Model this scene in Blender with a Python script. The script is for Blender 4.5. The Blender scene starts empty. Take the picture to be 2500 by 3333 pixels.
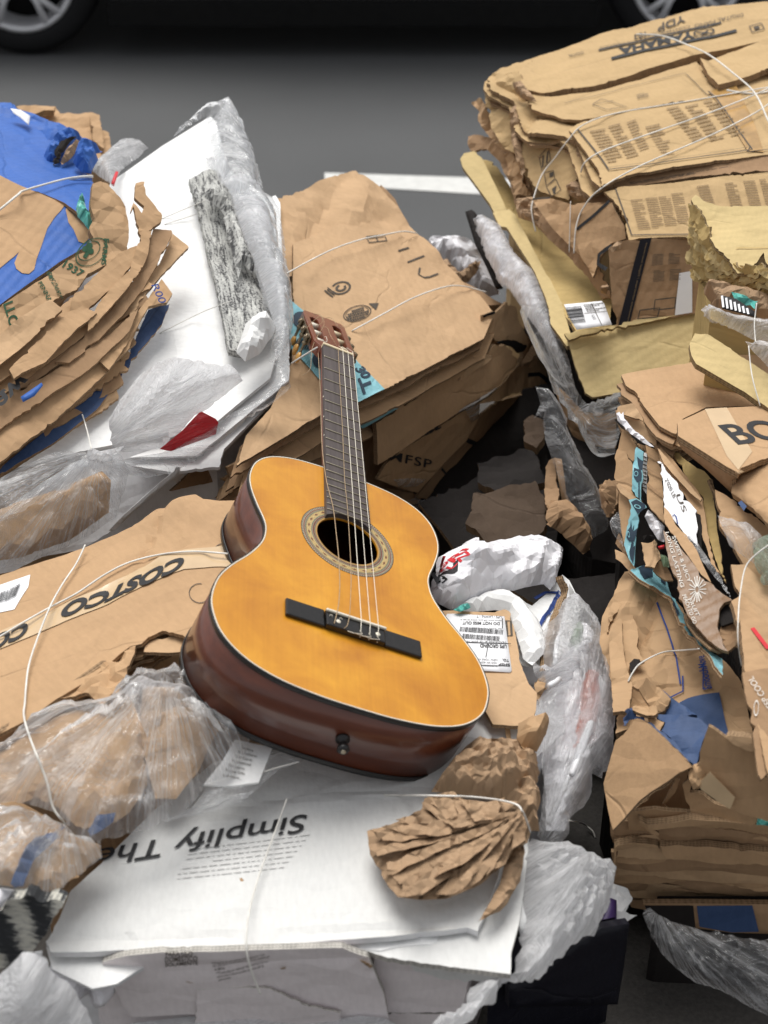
import bpy, bmesh, math, random
import numpy as np
from mathutils import Vector, Matrix, geometry
from math import sin, cos, pi, radians
sc = bpy.context.scene; C = sc.collection
# ------------------------------------------------------------------ camera, sky, sun, exposure
TH = radians(32); CH = 1.70; F = 4814.0
cam = bpy.data.objects.new('camera', bpy.data.cameras.new('camera')); C.objects.link(cam); sc.camera = cam
cam.location = (0, 0, CH); cam.rotation_euler = (pi/2-TH, 0, 0)
cam.data.sensor_fit = 'VERTICAL'; cam.data.sensor_height = 36; cam.data.lens = 52; cam.data.clip_start = .05; cam.data.clip_end = 500
cam.data.dof.use_dof = True; cam.data.dof.focus_distance = 2.15; cam.data.dof.aperture_fstop = 5.0
w = bpy.data.worlds.new("World"); sc.world = w; w.use_nodes = True
nt = w.node_tree; bg = nt.nodes['Background']; bg.inputs[1].default_value = .125
sky = nt.nodes.new('ShaderNodeTexSky'); sky.sky_type = 'NISHITA'; sky.sun_disc = False
sky.sun_elevation = radians(69); sky.sun_rotation = radians(-18); sky.dust_density = 3; sky.air_density = 1.0
hs = nt.nodes.new('ShaderNodeHueSaturation'); hs.inputs['Saturation'].default_value = .12
nt.links.new(sky.outputs[0], hs.inputs['Color']); nt.links.new(hs.outputs[0], bg.inputs[0])
sun = bpy.data.objects.new('sun', bpy.data.lights.new('sun', 'SUN')); C.objects.link(sun)
sun.data.energy = 2.3; sun.data.angle = radians(36); sun.data.color = (1, .975, .93)
_sd = Vector((sin(radians(-18))*cos(radians(69)), cos(radians(-18))*cos(radians(69)), sin(radians(69))))
sun.rotation_euler = _sd.to_track_quat('Z', 'Y').to_euler()
sc.view_settings.view_transform = 'Standard'; sc.view_settings.look = 'None'; sc.view_settings.exposure = 0.22; sc.view_settings.gamma = 1
sc.cycles.max_bounces = 10; sc.cycles.transparent_max_bounces = 24; sc.cycles.diffuse_bounces = 4
# ------------------------------------------------------------------ pixel helpers (source photo 2500 x 3333)
CR = np.array([1, 0, 0.]); CU = np.array([0, sin(TH), cos(TH)]); CB = np.array([0, -cos(TH), sin(TH)]); CO = np.array([0, 0, CH])
def rays(x, y):
    x = np.asarray(x, float); y = np.asarray(y, float)
    return ((x-1250)/F)[..., None]*CR + ((1666.5-y)/F)[..., None]*CU - CB
def P(x, y, d): return CO + rays(x, y)*d
OFF = [None, (0, 0), (1250, 0), (0, 1111), (1250, 1111), (0, 2222), (1250, 2222)]
OFF += [(1950, 1300), (1950, 1750), (1950, 2250), (1300, 1000), (0, 2150)]; ZSC = [1]+[.75347]*6+[.33153]*3+[.45208, .54249]
def q(z, s):
    o = (0, 0) if z == 0 else OFF[z]; k = 1 if z == 0 else ZSC[z]
    out = []
    for t in s.split():
        v = [float(a) for a in t.split(',')]
        out.append((o[0]+v[0]*k, o[1]+v[1]*k, *v[2:]))
    return out
def hsh(ix, iy, s):
    n = (ix.astype(np.int64)*374761393 + iy.astype(np.int64)*668265263 + int(s)*974634777) & 0x7fffffff
    n = ((n ^ (n >> 13))*1274126177) & 0x7fffffff
    return ((n ^ (n >> 16)) & 0xffffff)/float(0xffffff)
def vn(p, s):
    i = np.floor(p); f = p-i; f = f*f*(3-2*f)
    a = hsh(i[:, 0], i[:, 1], s); b = hsh(i[:, 0]+1, i[:, 1], s); c = hsh(i[:, 0], i[:, 1]+1, s); d = hsh(i[:, 0]+1, i[:, 1]+1, s)
    return ((a+(b-a)*f[:, 0])*(1-f[:, 1]) + (c+(d-c)*f[:, 0])*f[:, 1])*2-1
def f1(p, s):
    i = np.floor(p); m = np.full(len(p), 9.)
    for dx in (-1, 0, 1):
        for dy in (-1, 0, 1):
            cx = i[:, 0]+dx; cy = i[:, 1]+dy
            m = np.minimum(m, (cx+hsh(cx, cy, s)-p[:, 0])**2 + (cy+hsh(cx, cy, s+77)-p[:, 1])**2)
    return m
def crumple(p, s):   # piecewise flat facets
    return (f1(p, s)-f1(p+31.7, s+5))*.5
def seg_dist(p, poly):
    a = np.asarray(poly, float); b = np.roll(a, -1, 0); m = np.full(len(p), 1e9)
    for k in range(len(a)):
        d = b[k]-a[k]; L = d@d
        if L < 1e-14: continue
        t = np.clip(((p-a[k])@d)/L, 0, 1)[:, None]
        m = np.minimum(m, ((p-a[k]-t*d)**2).sum(1))
    return np.sqrt(m)
def inside(p, poly):
    a = np.asarray(poly, float); b = np.roll(a, -1, 0); r = np.zeros(len(p), bool)
    for k in range(len(a)):
        if a[k, 1] == b[k, 1]: continue
        c = ((a[k, 1] > p[:, 1]) != (b[k, 1] > p[:, 1])) & (p[:, 0] < (b[k, 0]-a[k, 0])*(p[:, 1]-a[k, 1])/(b[k, 1]-a[k, 1])+a[k, 0])
        r ^= c
    return r
def area2(p):
    a = np.asarray(p); b = np.roll(a, -1, 0); return (a[:, 0]*b[:, 1]-a[:, 1]*b[:, 0]).sum()
def resample(poly, res, closed=True):
    a = np.asarray(poly, float); out = []
    n = len(a) if closed else len(a)-1
    for k in range(n):
        b = a[(k+1) % len(a)]; L = np.linalg.norm(b-a[k]); m = max(1, int(round(L/res)))
        for j in range(m): out.append(a[k]+(b-a[k])*j/m)
    if not closed: out.append(a[-1])
    return np.array(out)
def smoothpoly(poly, n=5, closed=True):
    a = np.asarray(poly, float); N = len(a); out = []
    for i in range(N if closed else N-1):
        g = (lambda k: a[k % N]) if closed else (lambda k: a[min(max(k, 0), N-1)])
        p0, p1, p2, p3 = g(i-1), g(i), g(i+1), g(i+2)
        for k in range(n):
            t = k/n; out.append(.5*((2*p1)+(p2-p0)*t+(2*p0-5*p1+4*p2-p3)*t*t+(3*p1-p0-3*p2+p3)*t**3))
    if not closed: out.append(a[-1])
    return np.array(out)
_sd = [0]
def nxt(): _sd[0] += 1; return _sd[0]
class Surf:
    """a sheet's own frame in the world: plane through control points, smooth relief, creases, crumples"""
    def __init__(s, ctrl, **kw):
        W = np.array([P(*c[:3]) for c in ctrl]); s.c0 = W.mean(0); s.tps = None; s.terms = []; s.hard = []; s.seed = nxt()*13
        if len(W) == 3: n = np.cross(W[1]-W[0], W[2]-W[0])
        else: n = np.linalg.svd(W-s.c0)[2][2]
        n = n/np.linalg.norm(n)
        if n@(CO-s.c0) < 0: n = -n
        s.N = n; u = W[1]-W[0]; u -= n*(u@n); s.U = u/np.linalg.norm(u); s.V = np.cross(n, s.U)
        if len(W) > 3:
            uv = np.c_[(W-s.c0)@s.U, (W-s.c0)@s.V]; h = (W-s.c0)@n; s.tps = (uv, s._fit(uv, h))
        for k, v in kw.items(): getattr(s, k)(*v)
    def _k(s, a, b):
        r2 = ((a[:, None]-b[None])**2).sum(2)+1e-12; return r2*np.log(r2)*.5
    def _fit(s, uv, h):
        n = len(h); A = np.zeros((n+3, n+3)); A[:n, :n] = s._k(uv, uv)+np.eye(n)*1e-6; A[:n, n] = 1; A[:n, n+1:] = uv; A[n:, :n] = A[:n, n:].T
        return np.linalg.lstsq(A, np.r_[h, 0, 0, 0], rcond=None)[0]
    def base(s, uv):
        h = np.zeros(len(uv))
        if s.tps: c = s.tps[1]; n = len(c)-3; h = s._k(uv, s.tps[0])@c[:n]+c[n]+uv@c[n+1:]
        for f in s.hard: h = h+f(uv)
        return h
    def h(s, uv):
        h = s.base(uv)
        for f in s.terms: h = h+f(uv)
        return h
    def uv(s, pts):
        a = np.array([p[:2] for p in pts], float); D = rays(a[:, 0], a[:, 1]); h = np.zeros(len(a))
        for _ in range(6 if (s.tps or s.hard) else 1):
            t = ((s.c0-CO)@s.N+h)/(D@s.N); W = CO+D*t[:, None]; r = np.c_[(W-s.c0)@s.U, (W-s.c0)@s.V]
            if s.tps or s.hard: h = .5*h+.5*s.base(r)
        return r
    def w(s, uv, off=0):
        uv = np.asarray(uv, float).reshape(-1, 2); h = s.h(uv)+off
        return s.c0+uv[:, :1]*s.U+uv[:, 1:]*s.V+h[:, None]*s.N
    def bend(s, amp, scale, seed=None):
        k = seed or nxt()*7; s.terms.append(lambda p: amp*vn(p/scale, k)+amp*.4*vn(p/scale*2.3, k+3)); return s
    def crump(s, amp, scale, st=1.0, ang=0.):
        k = nxt()*11; c_, s_ = cos(ang), sin(ang)
        def f(p):
            r = np.c_[(p[:, 0]*c_+p[:, 1]*s_)/st, -p[:, 0]*s_+p[:, 1]*c_]
            r = r+np.c_[vn(r/scale*.7, k+1), vn(r/scale*.7, k+2)]*scale*.35
            return amp*(crumple(r/scale, k)+.45*crumple(r/scale*2.3, k+9)+.2*crumple(r/scale*5, k+19))
        s.terms.append(f); return s
    def flute(s, a, b, amp=.0004, per=.008):   # faint corrugation lines running a -> b
        u = s.uv([a, b]); d = u[1]-u[0]; d /= np.linalg.norm(d); n = np.array([-d[1], d[0]])
        s.terms.append(lambda p: amp*np.sin((p@n)/per*2*pi)); return s
    def crease(s, pts, dep, wid):              # a V-shaped groove (dep > 0) or ridge (dep < 0)
        u = s.uv(pts); k = nxt()
        def f(p):
            m = np.full(len(p), 9.)
            for i in range(len(u)-1):
                d = u[i+1]-u[i]; t = np.clip(((p-u[i])@d)/(d@d), 0, 1)[:, None]; m = np.minimum(m, np.sqrt(((p-u[i]-t*d)**2).sum(1)))
            m = m*(1+.3*vn(p/.02, k)); t = np.clip(1-m/wid, 0, 1); return -dep*t**1.5
        s.terms.append(f); return s
    def fold(s, a, b, deg, r=.006):            # everything on the right-hand side of a->b (in the picture) turns down by deg
        u = s.uv([a, b]); d = u[1]-u[0]; d /= np.linalg.norm(d); n = np.array([-d[1], d[0]])
        e = s.uv([(a[0]+(b[1]-a[1])*-.05, a[1]+(b[0]-a[0])*.05)])[0]-u[0]
        if e@n < 0: n = -n
        t = math.tan(radians(deg)); o = u[0].copy()
        s.hard.append(lambda p: -t*(np.sqrt(np.maximum((p-o)@n, 0)**2+r*r)-r)*((p-o)@n > 0)); return s
    def bump(s, pt, h, rad):
        u = s.uv([pt])[0]; s.terms.append(lambda p: h*np.exp(-((p-u)**2).sum(1)/rad**2)); return s
    def lower(s, dn, tilt=(0, 0)):
        o = object.__new__(Surf); o.__dict__.update(s.__dict__); o.c0 = s.c0-s.N*dn; o.terms = []; o.hard = list(s.hard)
        o.hard.append(lambda p: p@np.array(tilt)); return o
# ------------------------------------------------------------------ meshes
from mathutils.bvhtree import BVHTree
_bv = {}
def press(S, uv, off, parent):      # lay print, tape and labels on the real faces of the board that carries them
    W_ = S.w(uv, 0)
    if parent is None or parent.type != 'MESH': return W_+S.N*np.asarray(off).reshape(-1, 1)
    if parent.name not in _bv:
        me = parent.data; _bv[parent.name] = BVHTree.FromPolygons([v.co[:] for v in me.vertices], [p.vertices[:] for p in me.polygons])
    b = _bv[parent.name]; N = Vector(S.N); out = []; o_ = np.broadcast_to(np.asarray(off, float).ravel(), (len(W_),))
    for p, o in zip(W_, o_):
        h = b.ray_cast(Vector(p)+N*.03, -N, .06)[0]
        out.append(np.array(h)+S.N*o if h is not None else p+S.N*o)
    return np.array(out)
def link(name, me, mats, parent=None):
    o = bpy.data.objects.new(name, me); C.objects.link(o)
    for m in (mats if isinstance(mats, (list, tuple)) else [mats]): me.materials.append(m)
    if parent: o.parent = parent; o.matrix_parent_inverse = parent.matrix_world.inverted()
    return o
def mk(name, V, Fc, mats, parent=None, smooth=True, uv=None, mi=None):
    me = bpy.data.meshes.new(name); me.from_pydata([tuple(v) for v in V], [], [tuple(int(i) for i in f) for f in Fc])
    if uv is not None:
        l = me.uv_layers.new(name='UVMap'); l.data.foreach_set('uv', np.asarray(uv, np.float32).ravel())
    if mi is not None: me.polygons.foreach_set('material_index', np.asarray(mi, np.int32))
    s = np.full(len(me.polygons), bool(smooth)) if not isinstance(smooth, np.ndarray) else smooth
    me.polygons.foreach_set('use_smooth', s); me.update()
    return link(name, me, mats, parent)
def thing(name, label, cat, loc=(0, 0, 0), group=None):
    o = bpy.data.objects.new(name, None); C.objects.link(o); o.empty_display_size = .05
    o.location = loc; o['label'] = label; o['category'] = cat
    if group: o['group'] = group
    bpy.context.view_layer.update(); return o
def tag(o, label, cat, group=None, kind=None):
    if label: o['label'] = label
    if cat: o['category'] = cat
    if group: o['group'] = group
    if kind: o['kind'] = kind
    return o
def tri(poly, res, seed, interior=True):
    mn = poly.min(0); mx = poly.max(0); pts = np.zeros((0, 2))
    if interior:
        xs = np.arange(mn[0], mx[0], res); ys = np.arange(mn[1], mx[1], res*.87)
        if len(xs) and len(ys):
            gx, gy = np.meshgrid(xs, ys); gx = gx+(np.arange(len(ys)) % 2)[:, None]*res*.5
            g = np.c_[gx.ravel(), gy.ravel()]; rs = np.random.RandomState(seed); g = g+rs.uniform(-.12, .12, g.shape)*res
            g = g[inside(g, poly)]
            if len(g): g = g[seg_dist(g, poly) > res*.5]
            pts = g
    allp = np.r_[poly, pts]; n = len(poly)
    r = geometry.delaunay_2d_cdt([Vector(p) for p in allp], [], [list(range(n))], 1, 1e-7)
    V = np.array([tuple(v) for v in r[0]]); T = [f for f in r[2]]
    cen = np.array([V[f].mean(0) for f in T]); ok = inside(cen, poly)
    T = [f for f, o in zip(T, ok) if o]
    out = []
    for f in T:
        a, b, c = V[f[0]], V[f[1]], V[f[2]]
        out.append(f if (b[0]-a[0])*(c[1]-a[1])-(b[1]-a[1])*(c[0]-a[0]) > 0 else f[::-1])
    return V, out
def ragged(u, amp, scale, seed):
    n = np.roll(u, -1, 0)-np.roll(u, 1, 0); n = n/(np.linalg.norm(n, axis=1)[:, None]+1e-9); n = np.c_[n[:, 1], -n[:, 0]]
    if amp < .004:
        t = np.clip((vn(u/.045, seed)-.25)*3, 0, 1); k = vn(u/.006, seed+8)*(.25+1.3*t)+.4*t*vn(u/.015, seed+4)-.8*t
    else: k = vn(u/scale, seed)+.6*vn(u/scale*2.7, seed+4)+.4*vn(u/scale*6, seed+8)
    return u+n*(k*amp)[:, None]
def sheet(name, S, poly, th, mats, parent=None, res=.012, rag=None, uvp=False, off=0, seed=None, hfun=None, smooth=False, label=None, sharp=13, uvfun=None):
    """a board / sheet / film of thickness th whose top side is the surface S inside the outline"""
    seed = seed or nxt()
    u = np.asarray(poly, float)[:, :2] if uvp else S.uv(poly)
    if smooth: u = smoothpoly(u, 5)
    if area2(u) < 0: u = u[::-1]
    u = resample(u, res if not rag else min(res, .0045))
    if rag: u = ragged(u, rag[0], rag[1], seed)
    V, T = tri(u, res, seed); n = len(V)
    e = {}
    for f in T:
        for i in range(3):
            a, b = f[i], f[(i+1) % 3]; e[(a, b)] = 1
    bd = [(a, b) for (a, b) in e if (b, a) not in e]
    o1 = off+(hfun(V, u) if hfun else 0)
    top = S.w(V, o1) if th else press(S, V, o1, parent)
    VU = uvfun(V) if uvfun else V
    if not th:
        uvl = [VU[i] for f in T for i in f]; o = mk(name, top, T, mats, parent, True, uvl)
    else:
        tt = th if not callable(th) else th(V, u)
        bot = top-S.N*(np.asarray(tt).reshape(-1, 1) if np.ndim(tt) else tt)
        Fc = list(T)+[[i+n for i in f[::-1]] for f in T]+[[b, a, a+n, b+n] for a, b in bd]
        uvl = [VU[i] for f in T for i in f]+[VU[i] for f in T for i in f[::-1]]
        t0 = float(np.mean(tt))
        for a, b in bd:
            L = (V[b]+V[a]).sum()*.7; l = np.linalg.norm(V[b]-V[a]); uvl += [(L+l, 0), (L, 0), (L, t0), (L+l, t0)]
        mi = [0]*(2*len(T))+[1 if isinstance(mats, (list, tuple)) and len(mats) > 1 else 0]*len(bd)
        sm = np.array([True]*(2*len(T))+[False]*len(bd))
        o = mk(name, np.r_[top, bot], Fc, mats, parent, sm, uvl, mi)
    if (S.terms or hfun) and sharp < 50: o.data.set_sharp_from_angle(angle=radians(sharp))
    if label: o['label'] = label
    return o
def decal(name, S, poly, mat, parent, off=.0011, res=.007, **k): return sheet(name, S, poly, 0, mat, parent, res=res, off=off, **k)
def core(name, S, poly, mats, parent, dn=.03, z0=.13, shrink=.9, lean=(0, 0)):
    """the closed body of a bundle from just under its top surface down to the pavement"""
    u = S.uv(poly); c = u.mean(0); u = c+(u-c)*shrink
    if area2(u) < 0: u = u[::-1]
    u = resample(u, .05); V, T = tri(u, .06, 5)
    n = len(V); top = S.w(V, -dn); bot = top.copy(); bot[:, 2] = z0; bot[:, 0] += lean[0]; bot[:, 1] += lean[1]
    top[:, 2] = np.maximum(top[:, 2], z0+.02)
    e = {(f[i], f[(i+1) % 3]) for f in T for i in range(3)}; bd = [(a, b) for a, b in e if (b, a) not in e]
    Fc = list(T)+[[i+n for i in f[::-1]] for f in T]+[[b, a, a+n, b+n] for a, b in bd]
    W = np.r_[top, bot]; uvl = []
    for f in Fc:
        for i in f: uvl.append((W[i, 0]+W[i, 1], W[i, 2]) if len(f) == 4 else (W[i, 0], W[i, 1]))
    return mk(name, W, Fc, mats, parent, False, uvl)
def stack(name, S, poly, n, gap, mats, parent, dn0=.006, jit=.012, bend=.004, rag=(.0015, .03), res=.02, th=.005, spread=0., seed=0):
    rs = random.Random(seed+91); u0 = S.uv(poly); c = u0.mean(0)
    for k in range(n):
        s = S.lower(dn0+gap*k, (rs.uniform(-.01, .01), rs.uniform(-.01, .01))); s.bend(bend, .12); s.bend(bend*.5, .05)
        a = rs.uniform(-.02, .02); sc_ = 1+rs.uniform(-.03, .02)+spread*k
        r = np.array([[cos(a), -sin(a)], [sin(a), cos(a)]])
        u = c+((u0-c)*sc_)@r.T+np.array([rs.uniform(-jit, jit), rs.uniform(-jit, jit)])
        m = mats[k % len(mats)] if isinstance(mats[0], (list, tuple)) else mats
        sheet(name, s, u, th, m, parent, res=res, rag=rag, uvp=True)
def bag(name, S, poly, height, mats, parent=None, res=.012, R=.06, pleat=(), cr=(.01, .03), th=0, rag=None, smooth=False, low=0., st=1., ang=0., cr2=None):
    """an inflated, closed, crumpled shell over the outline"""
    seed = nxt()*3
    s = S.lower(0)
    s.terms = list(S.terms)
    kf = .5 if 'film' in mats[0].name else 1.
    crs = Surf.crump(s.lower(0), cr[0]*kf, cr[1], st, ang).terms[0]
    crs2 = Surf.crump(s.lower(0), cr2[0]*kf, cr2[1], cr2[2], cr2[3]).terms[0] if cr2 else None
    pl = [(S.uv([(p[0], p[1])])[0], p[2], p[3], p[4] if len(p) > 4 else .15) for p in pleat]
    def hf(V, u):
        d = seg_dist(V, u); t = np.clip(d/R, 0, 1); env = np.sqrt(np.maximum(0, 1-(1-t)**2)); h = height*env
        e2 = np.clip(d/.015, 0, 1)
        h = h+e2*crs(V)
        if crs2: h = h+e2*crs2(V)
        for c, amp, m, fall in pl:
            r = V-c; a = np.arctan2(r[:, 1], r[:, 0]); L = np.linalg.norm(r, axis=1)
            ph = a*m/(2*pi)+.5*vn(np.c_[a*3, L*8], seed)
            h = h+e2*amp*(1-2*np.abs((ph % 1)-.5)*2)*np.exp(-L/fall)*np.clip(L/.02, 0, 1)*(.6+.6*vn(np.c_[a*4, L*0], seed+3))
        return h
    isf = 'film' in mats[0].name
    def uvf(V):
        if pl:
            r = V-pl[0][0]; a = np.arctan2(r[:, 1], r[:, 0]); L = np.linalg.norm(r, axis=1); return np.c_[L, a*.22]
        return np.c_[V[:, 0]*cos(ang)+V[:, 1]*sin(ang), -V[:, 0]*sin(ang)+V[:, 1]*cos(ang)]
    if mats[0].name.startswith(('clear_film', 'milky_film')): return sheet(name, s, poly, 0, mats[0], None if parent is None else parent, res=res, rag=rag or (.0025, .018), hfun=hf, smooth=smooth, sharp=50, uvfun=uvf)
    return sheet(name, s, poly, lambda V, u: np.maximum(.0006, hf(V, u)+low*np.clip(seg_dist(V, u)/R, 0, 1)), mats, parent, res=res, rag=rag or (.0025, .018), hfun=hf, smooth=smooth, sharp=40 if isf else 14, uvfun=uvf if isf or pl else None)
def text(S, s, p0, p1, ptop, mat, parent, off=.0012, bold=0., spacing=1., name='printed_text', cell=.01):
    cu = bpy.data.curves.new('t', 'FONT'); cu.body = s; cu.offset = bold; cu.space_character = spacing; cu.resolution_u = 4
    ob = bpy.data.objects.new('t', cu); C.objects.link(ob); dg = bpy.context.evaluated_depsgraph_get(); dg.update()
    me = bpy.data.meshes.new_from_object(ob.evaluated_get(dg)); bpy.data.objects.remove(ob); bpy.data.curves.remove(cu)
    if not len(me.vertices): return
    v = np.array([tuple(x.co) for x in me.vertices])[:, :2]
    x0, x1 = v[:, 0].min(), v[:, 0].max(); cap = .70 if any(c.isupper() or c.isdigit() or c in 'dhkltbf' for c in s) else .52
    a, b, c = S.uv([p0, p1, ptop]); M = lambda p: a+((p[:, :1]-x0)/(x1-x0))*(b-a)+(p[:, 1:2]/cap)*(c-a)
    L = np.linalg.norm(b-a); bm = bmesh.new(); bm.from_mesh(me)
    for k, ax in ((int(L/cell), 0), (int(np.linalg.norm(c-a)/cell), 1)):
        lo, hi = (x0, x1) if ax == 0 else (0, cap)
        for j in range(1, k+1):
            t = lo+(hi-lo)*j/(k+1); co = (t, 0, 0) if ax == 0 else (0, t, 0); no = (1, 0, 0) if ax == 0 else (0, 1, 0)
            bmesh.ops.bisect_plane(bm, geom=bm.verts[:]+bm.edges[:]+bm.faces[:], plane_co=co, plane_no=no)
    p = np.array([tuple(x.co)[:2] for x in bm.verts]); W = press(S, M(p), off, parent)
    for x, y in zip(bm.verts, W): x.co = y
    bm.to_mesh(me); bm.free(); me.name = name
    if (b-a)[0]*(c-a)[1]-(b-a)[1]*(c-a)[0] < 0: me.flip_normals()
    return link(name, me, mat, parent)
def quads(S, name, rects, frame, mat, parent, off=.0013):
    """printed rectangles: frame = 3 px corners (origin, x end, y end); rects in 0..1"""
    a, b, c = S.uv(frame); V = []; Fc = []
    for x0, y0, x1, y1 in rects:
        m = max(1, int(np.linalg.norm(b-a)*(x1-x0)/.012))
        for j in range(m):
            xa = x0+(x1-x0)*j/m; xb = x0+(x1-x0)*(j+1)/m; n = len(V)
            V += [a+(b-a)*x+(c-a)*y for x, y in ((xa, y0), (xb, y0), (xb, y1), (xa, y1))]; Fc.append((n, n+1, n+2, n+3))
    V = np.array(V); W = press(S, V, off, parent)
    if (b-a)[0]*(c-a)[1]-(b-a)[1]*(c-a)[0] < 0: Fc = [f[::-1] for f in Fc]
    return mk(name, W, Fc, mat, parent, False)
def fine_print(S, frame, rows, mat, parent, seed=0, fill=.85, name='fine_print', off=.0013):
    rs = random.Random(seed); R = []
    for r in range(rows):
        y = r/rows; x = 0; end = 1 if rs.random() > .25 else rs.uniform(.4, .9)
        while x < end:
            wd = rs.uniform(.02, .1); R.append((x, y, min(x+wd, 1), y+fill/rows*.5)); x += wd+.018
    return quads(S, name, R, frame, mat, parent, off)
def barcode(S, frame, mat, parent, n=34, seed=1, off=.0014):
    rs = random.Random(seed); R = []; x = 0
    while x < 1:
        wd = rs.choice((1, 1, 2, 3))/(n*3.2); R.append((x, 0, min(1, x+wd), 1)); x += wd+rs.choice((1, 1, 2))/(n*3.2)
    return quads(S, 'barcode', R, frame, mat, parent, off)
def outline(S, pts, wd, mat, parent, closed=True, off=.0012, name='printed_line'):
    u = S.uv(pts); u = resample(u, .012, closed); N = len(u); V = []; Fc = []
    for i in range(N):
        a = u[(i-1) % N] if closed or i else u[0]; b = u[(i+1) % N] if closed or i < N-1 else u[-1]
        d = b-a; d = d/(np.linalg.norm(d)+1e-9); n = np.array([-d[1], d[0]])*wd/2; V += [u[i]+n, u[i]-n]
    for i in range(N if closed else N-1):
        j = (i+1) % N; Fc.append((2*i, 2*i+1, 2*j+1, 2*j))
    return mk(name, press(S, np.array(V), off, parent), Fc, mat, parent, False)
def tube(pts, r, n=6, caps=True):
    pts = np.asarray(pts, float); V = []; Fc = []; N = len(pts)
    t = np.gradient(pts, axis=0); t /= np.linalg.norm(t, axis=1)[:, None]+1e-12
    up = np.array([.3, .2, .9]); a = np.cross(t[0], up); a /= np.linalg.norm(a)
    for i in range(N):
        a = a-t[i]*(a@t[i]); a /= np.linalg.norm(a); b = np.cross(t[i], a); rr = r if np.isscalar(r) else r[i]
        for k in range(n): V.append(pts[i]+(a*cos(2*pi*k/n)+b*sin(2*pi*k/n))*rr)
    for i in range(N-1):
        for k in range(n): Fc.append((i*n+k, i*n+(k+1) % n, (i+1)*n+(k+1) % n, (i+1)*n+k))
    if caps: Fc.append(tuple(range(n))[::-1]); Fc.append(tuple((N-1)*n+k for k in range(n)))
    return V, Fc
def box(x0, x1, y0, y1, z0, z1):
    V = [(x, y, z) for z in (z0, z1) for y in (y0, y1) for x in (x0, x1)]
    return V, [(0, 2, 3, 1), (4, 5, 7, 6), (0, 1, 5, 4), (2, 6, 7, 3), (0, 4, 6, 2), (1, 3, 7, 5)]
def join(parts):
    V = []; Fc = []
    for v, f in parts:
        n = len(V); V += [tuple(x) for x in v]; Fc += [tuple(i+n for i in g) for g in f]
    return V, Fc
def bevel(o, w=.002, seg=2):
    m = o.modifiers.new('bevel', 'BEVEL'); m.width = w; m.segments = seg; m.limit_method = 'ANGLE'; return o
def lathe(prof, n=48, axis=(0, 0, 1), c=(0, 0, 0)):
    q_ = Vector((0, 0, 1)).rotation_difference(Vector(axis)); V = []; Fc = []
    for r, z in prof:
        for k in range(n): v = q_ @ Vector((r*cos(2*pi*k/n), r*sin(2*pi*k/n), z)); V.append((v.x+c[0], v.y+c[1], v.z+c[2]))
    for i in range(len(prof)-1):
        for k in range(n): Fc.append((i*n+k, i*n+(k+1) % n, (i+1)*n+(k+1) % n, (i+1)*n+k))
    return V, Fc
# ------------------------------------------------------------------ materials (all procedural)
class M_:
    def __init__(s, name):
        s.m = bpy.data.materials.new(name); s.m.use_nodes = True; s.t = s.m.node_tree; s.b = s.t.nodes['Principled BSDF']; s.out = s.t.nodes['Material Output']
    def n(s, t, **k):
        x = s.t.nodes.new(t)
        for a, v in k.items():
            if a.startswith('i_'): x.inputs[a[2:].replace('_', ' ')].default_value = v
            else: setattr(x, a, v)
        return x
    def l(s, a, b): s.t.links.new(a, b)
    def uvmap(s, sx=1, sy=1, rot=0, obj=False):
        tc = s.n('ShaderNodeTexCoord'); mp = s.n('ShaderNodeMapping'); mp.inputs['Scale'].default_value = (sx, sy, 1 if not obj else sx); mp.inputs['Rotation'].default_value = (0, 0, rot)
        s.l(tc.outputs['Object' if obj else 'UV'], mp.inputs[0]); return mp.outputs[0]
    def noise(s, vec, scale, detail=4, rough=.55, dist=0):
        x = s.n('ShaderNodeTexNoise', i_Scale=scale, i_Detail=detail, i_Roughness=rough, i_Distortion=dist); s.l(vec, x.inputs['Vector']); return x.outputs[0]
    def ramp(s, fac, stops, interp='LINEAR'):
        x = s.n('ShaderNodeValToRGB'); x.color_ramp.interpolation = interp; e = x.color_ramp.elements
        while len(e) > 1: e.remove(e[-1])
        e[0].position = stops[0][0]; e[0].color = (*stops[0][1], 1)
        for p, c in stops[1:]: k = e.new(p); k.color = (*c, 1)
        s.l(fac, x.inputs[0]); return x.outputs[0]
    def math(s, op, a, b=None, c=None):
        x = s.n('ShaderNodeMath', operation=op)
        for i, v in enumerate((a, b, c)):
            if v is None: continue
            if isinstance(v, (int, float)): x.inputs[i].default_value = v
            else: s.l(v, x.inputs[i])
        return x.outputs[0]
    def mix(s, f, a, b, mode='MIX'):
        x = s.n('ShaderNodeMix', data_type='RGBA', blend_type=mode)
        for i, v in ((0, f), (6, a), (7, b)):
            if isinstance(v, (int, float)): x.inputs[i].default_value = v
            elif isinstance(v, tuple): x.inputs[i].default_value = (*v, 1)
            else: s.l(v, x.inputs[i])
        return x.outputs[2]
    def facet(s, vec, scale, off=7.3):
        r = []
        for o in (0, off):
            ad = s.n('ShaderNodeVectorMath', operation='ADD'); ad.inputs[1].default_value = (o, o*1.7, o*.3); s.l(vec, ad.inputs[0]); v = s.n('ShaderNodeTexVoronoi', i_Scale=scale); v.voronoi_dimensions = '2D'; s.l(ad.outputs[0], v.inputs['Vector']); r.append(s.math('MULTIPLY', v.outputs[0], v.outputs[0]))
        return s.math('SUBTRACT', r[0], r[1])
    def bump(s, h, st=.3, dist=.002, to=None):
        x = s.n('ShaderNodeBump', i_Strength=st, i_Distance=dist); s.l(h, x.inputs['Height']); s.l(x.outputs[0], (to or s.b).inputs['Normal']); return x
def sc3(c, k): return tuple(min(1, a*k) for a in c)
_mc = {}
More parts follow.
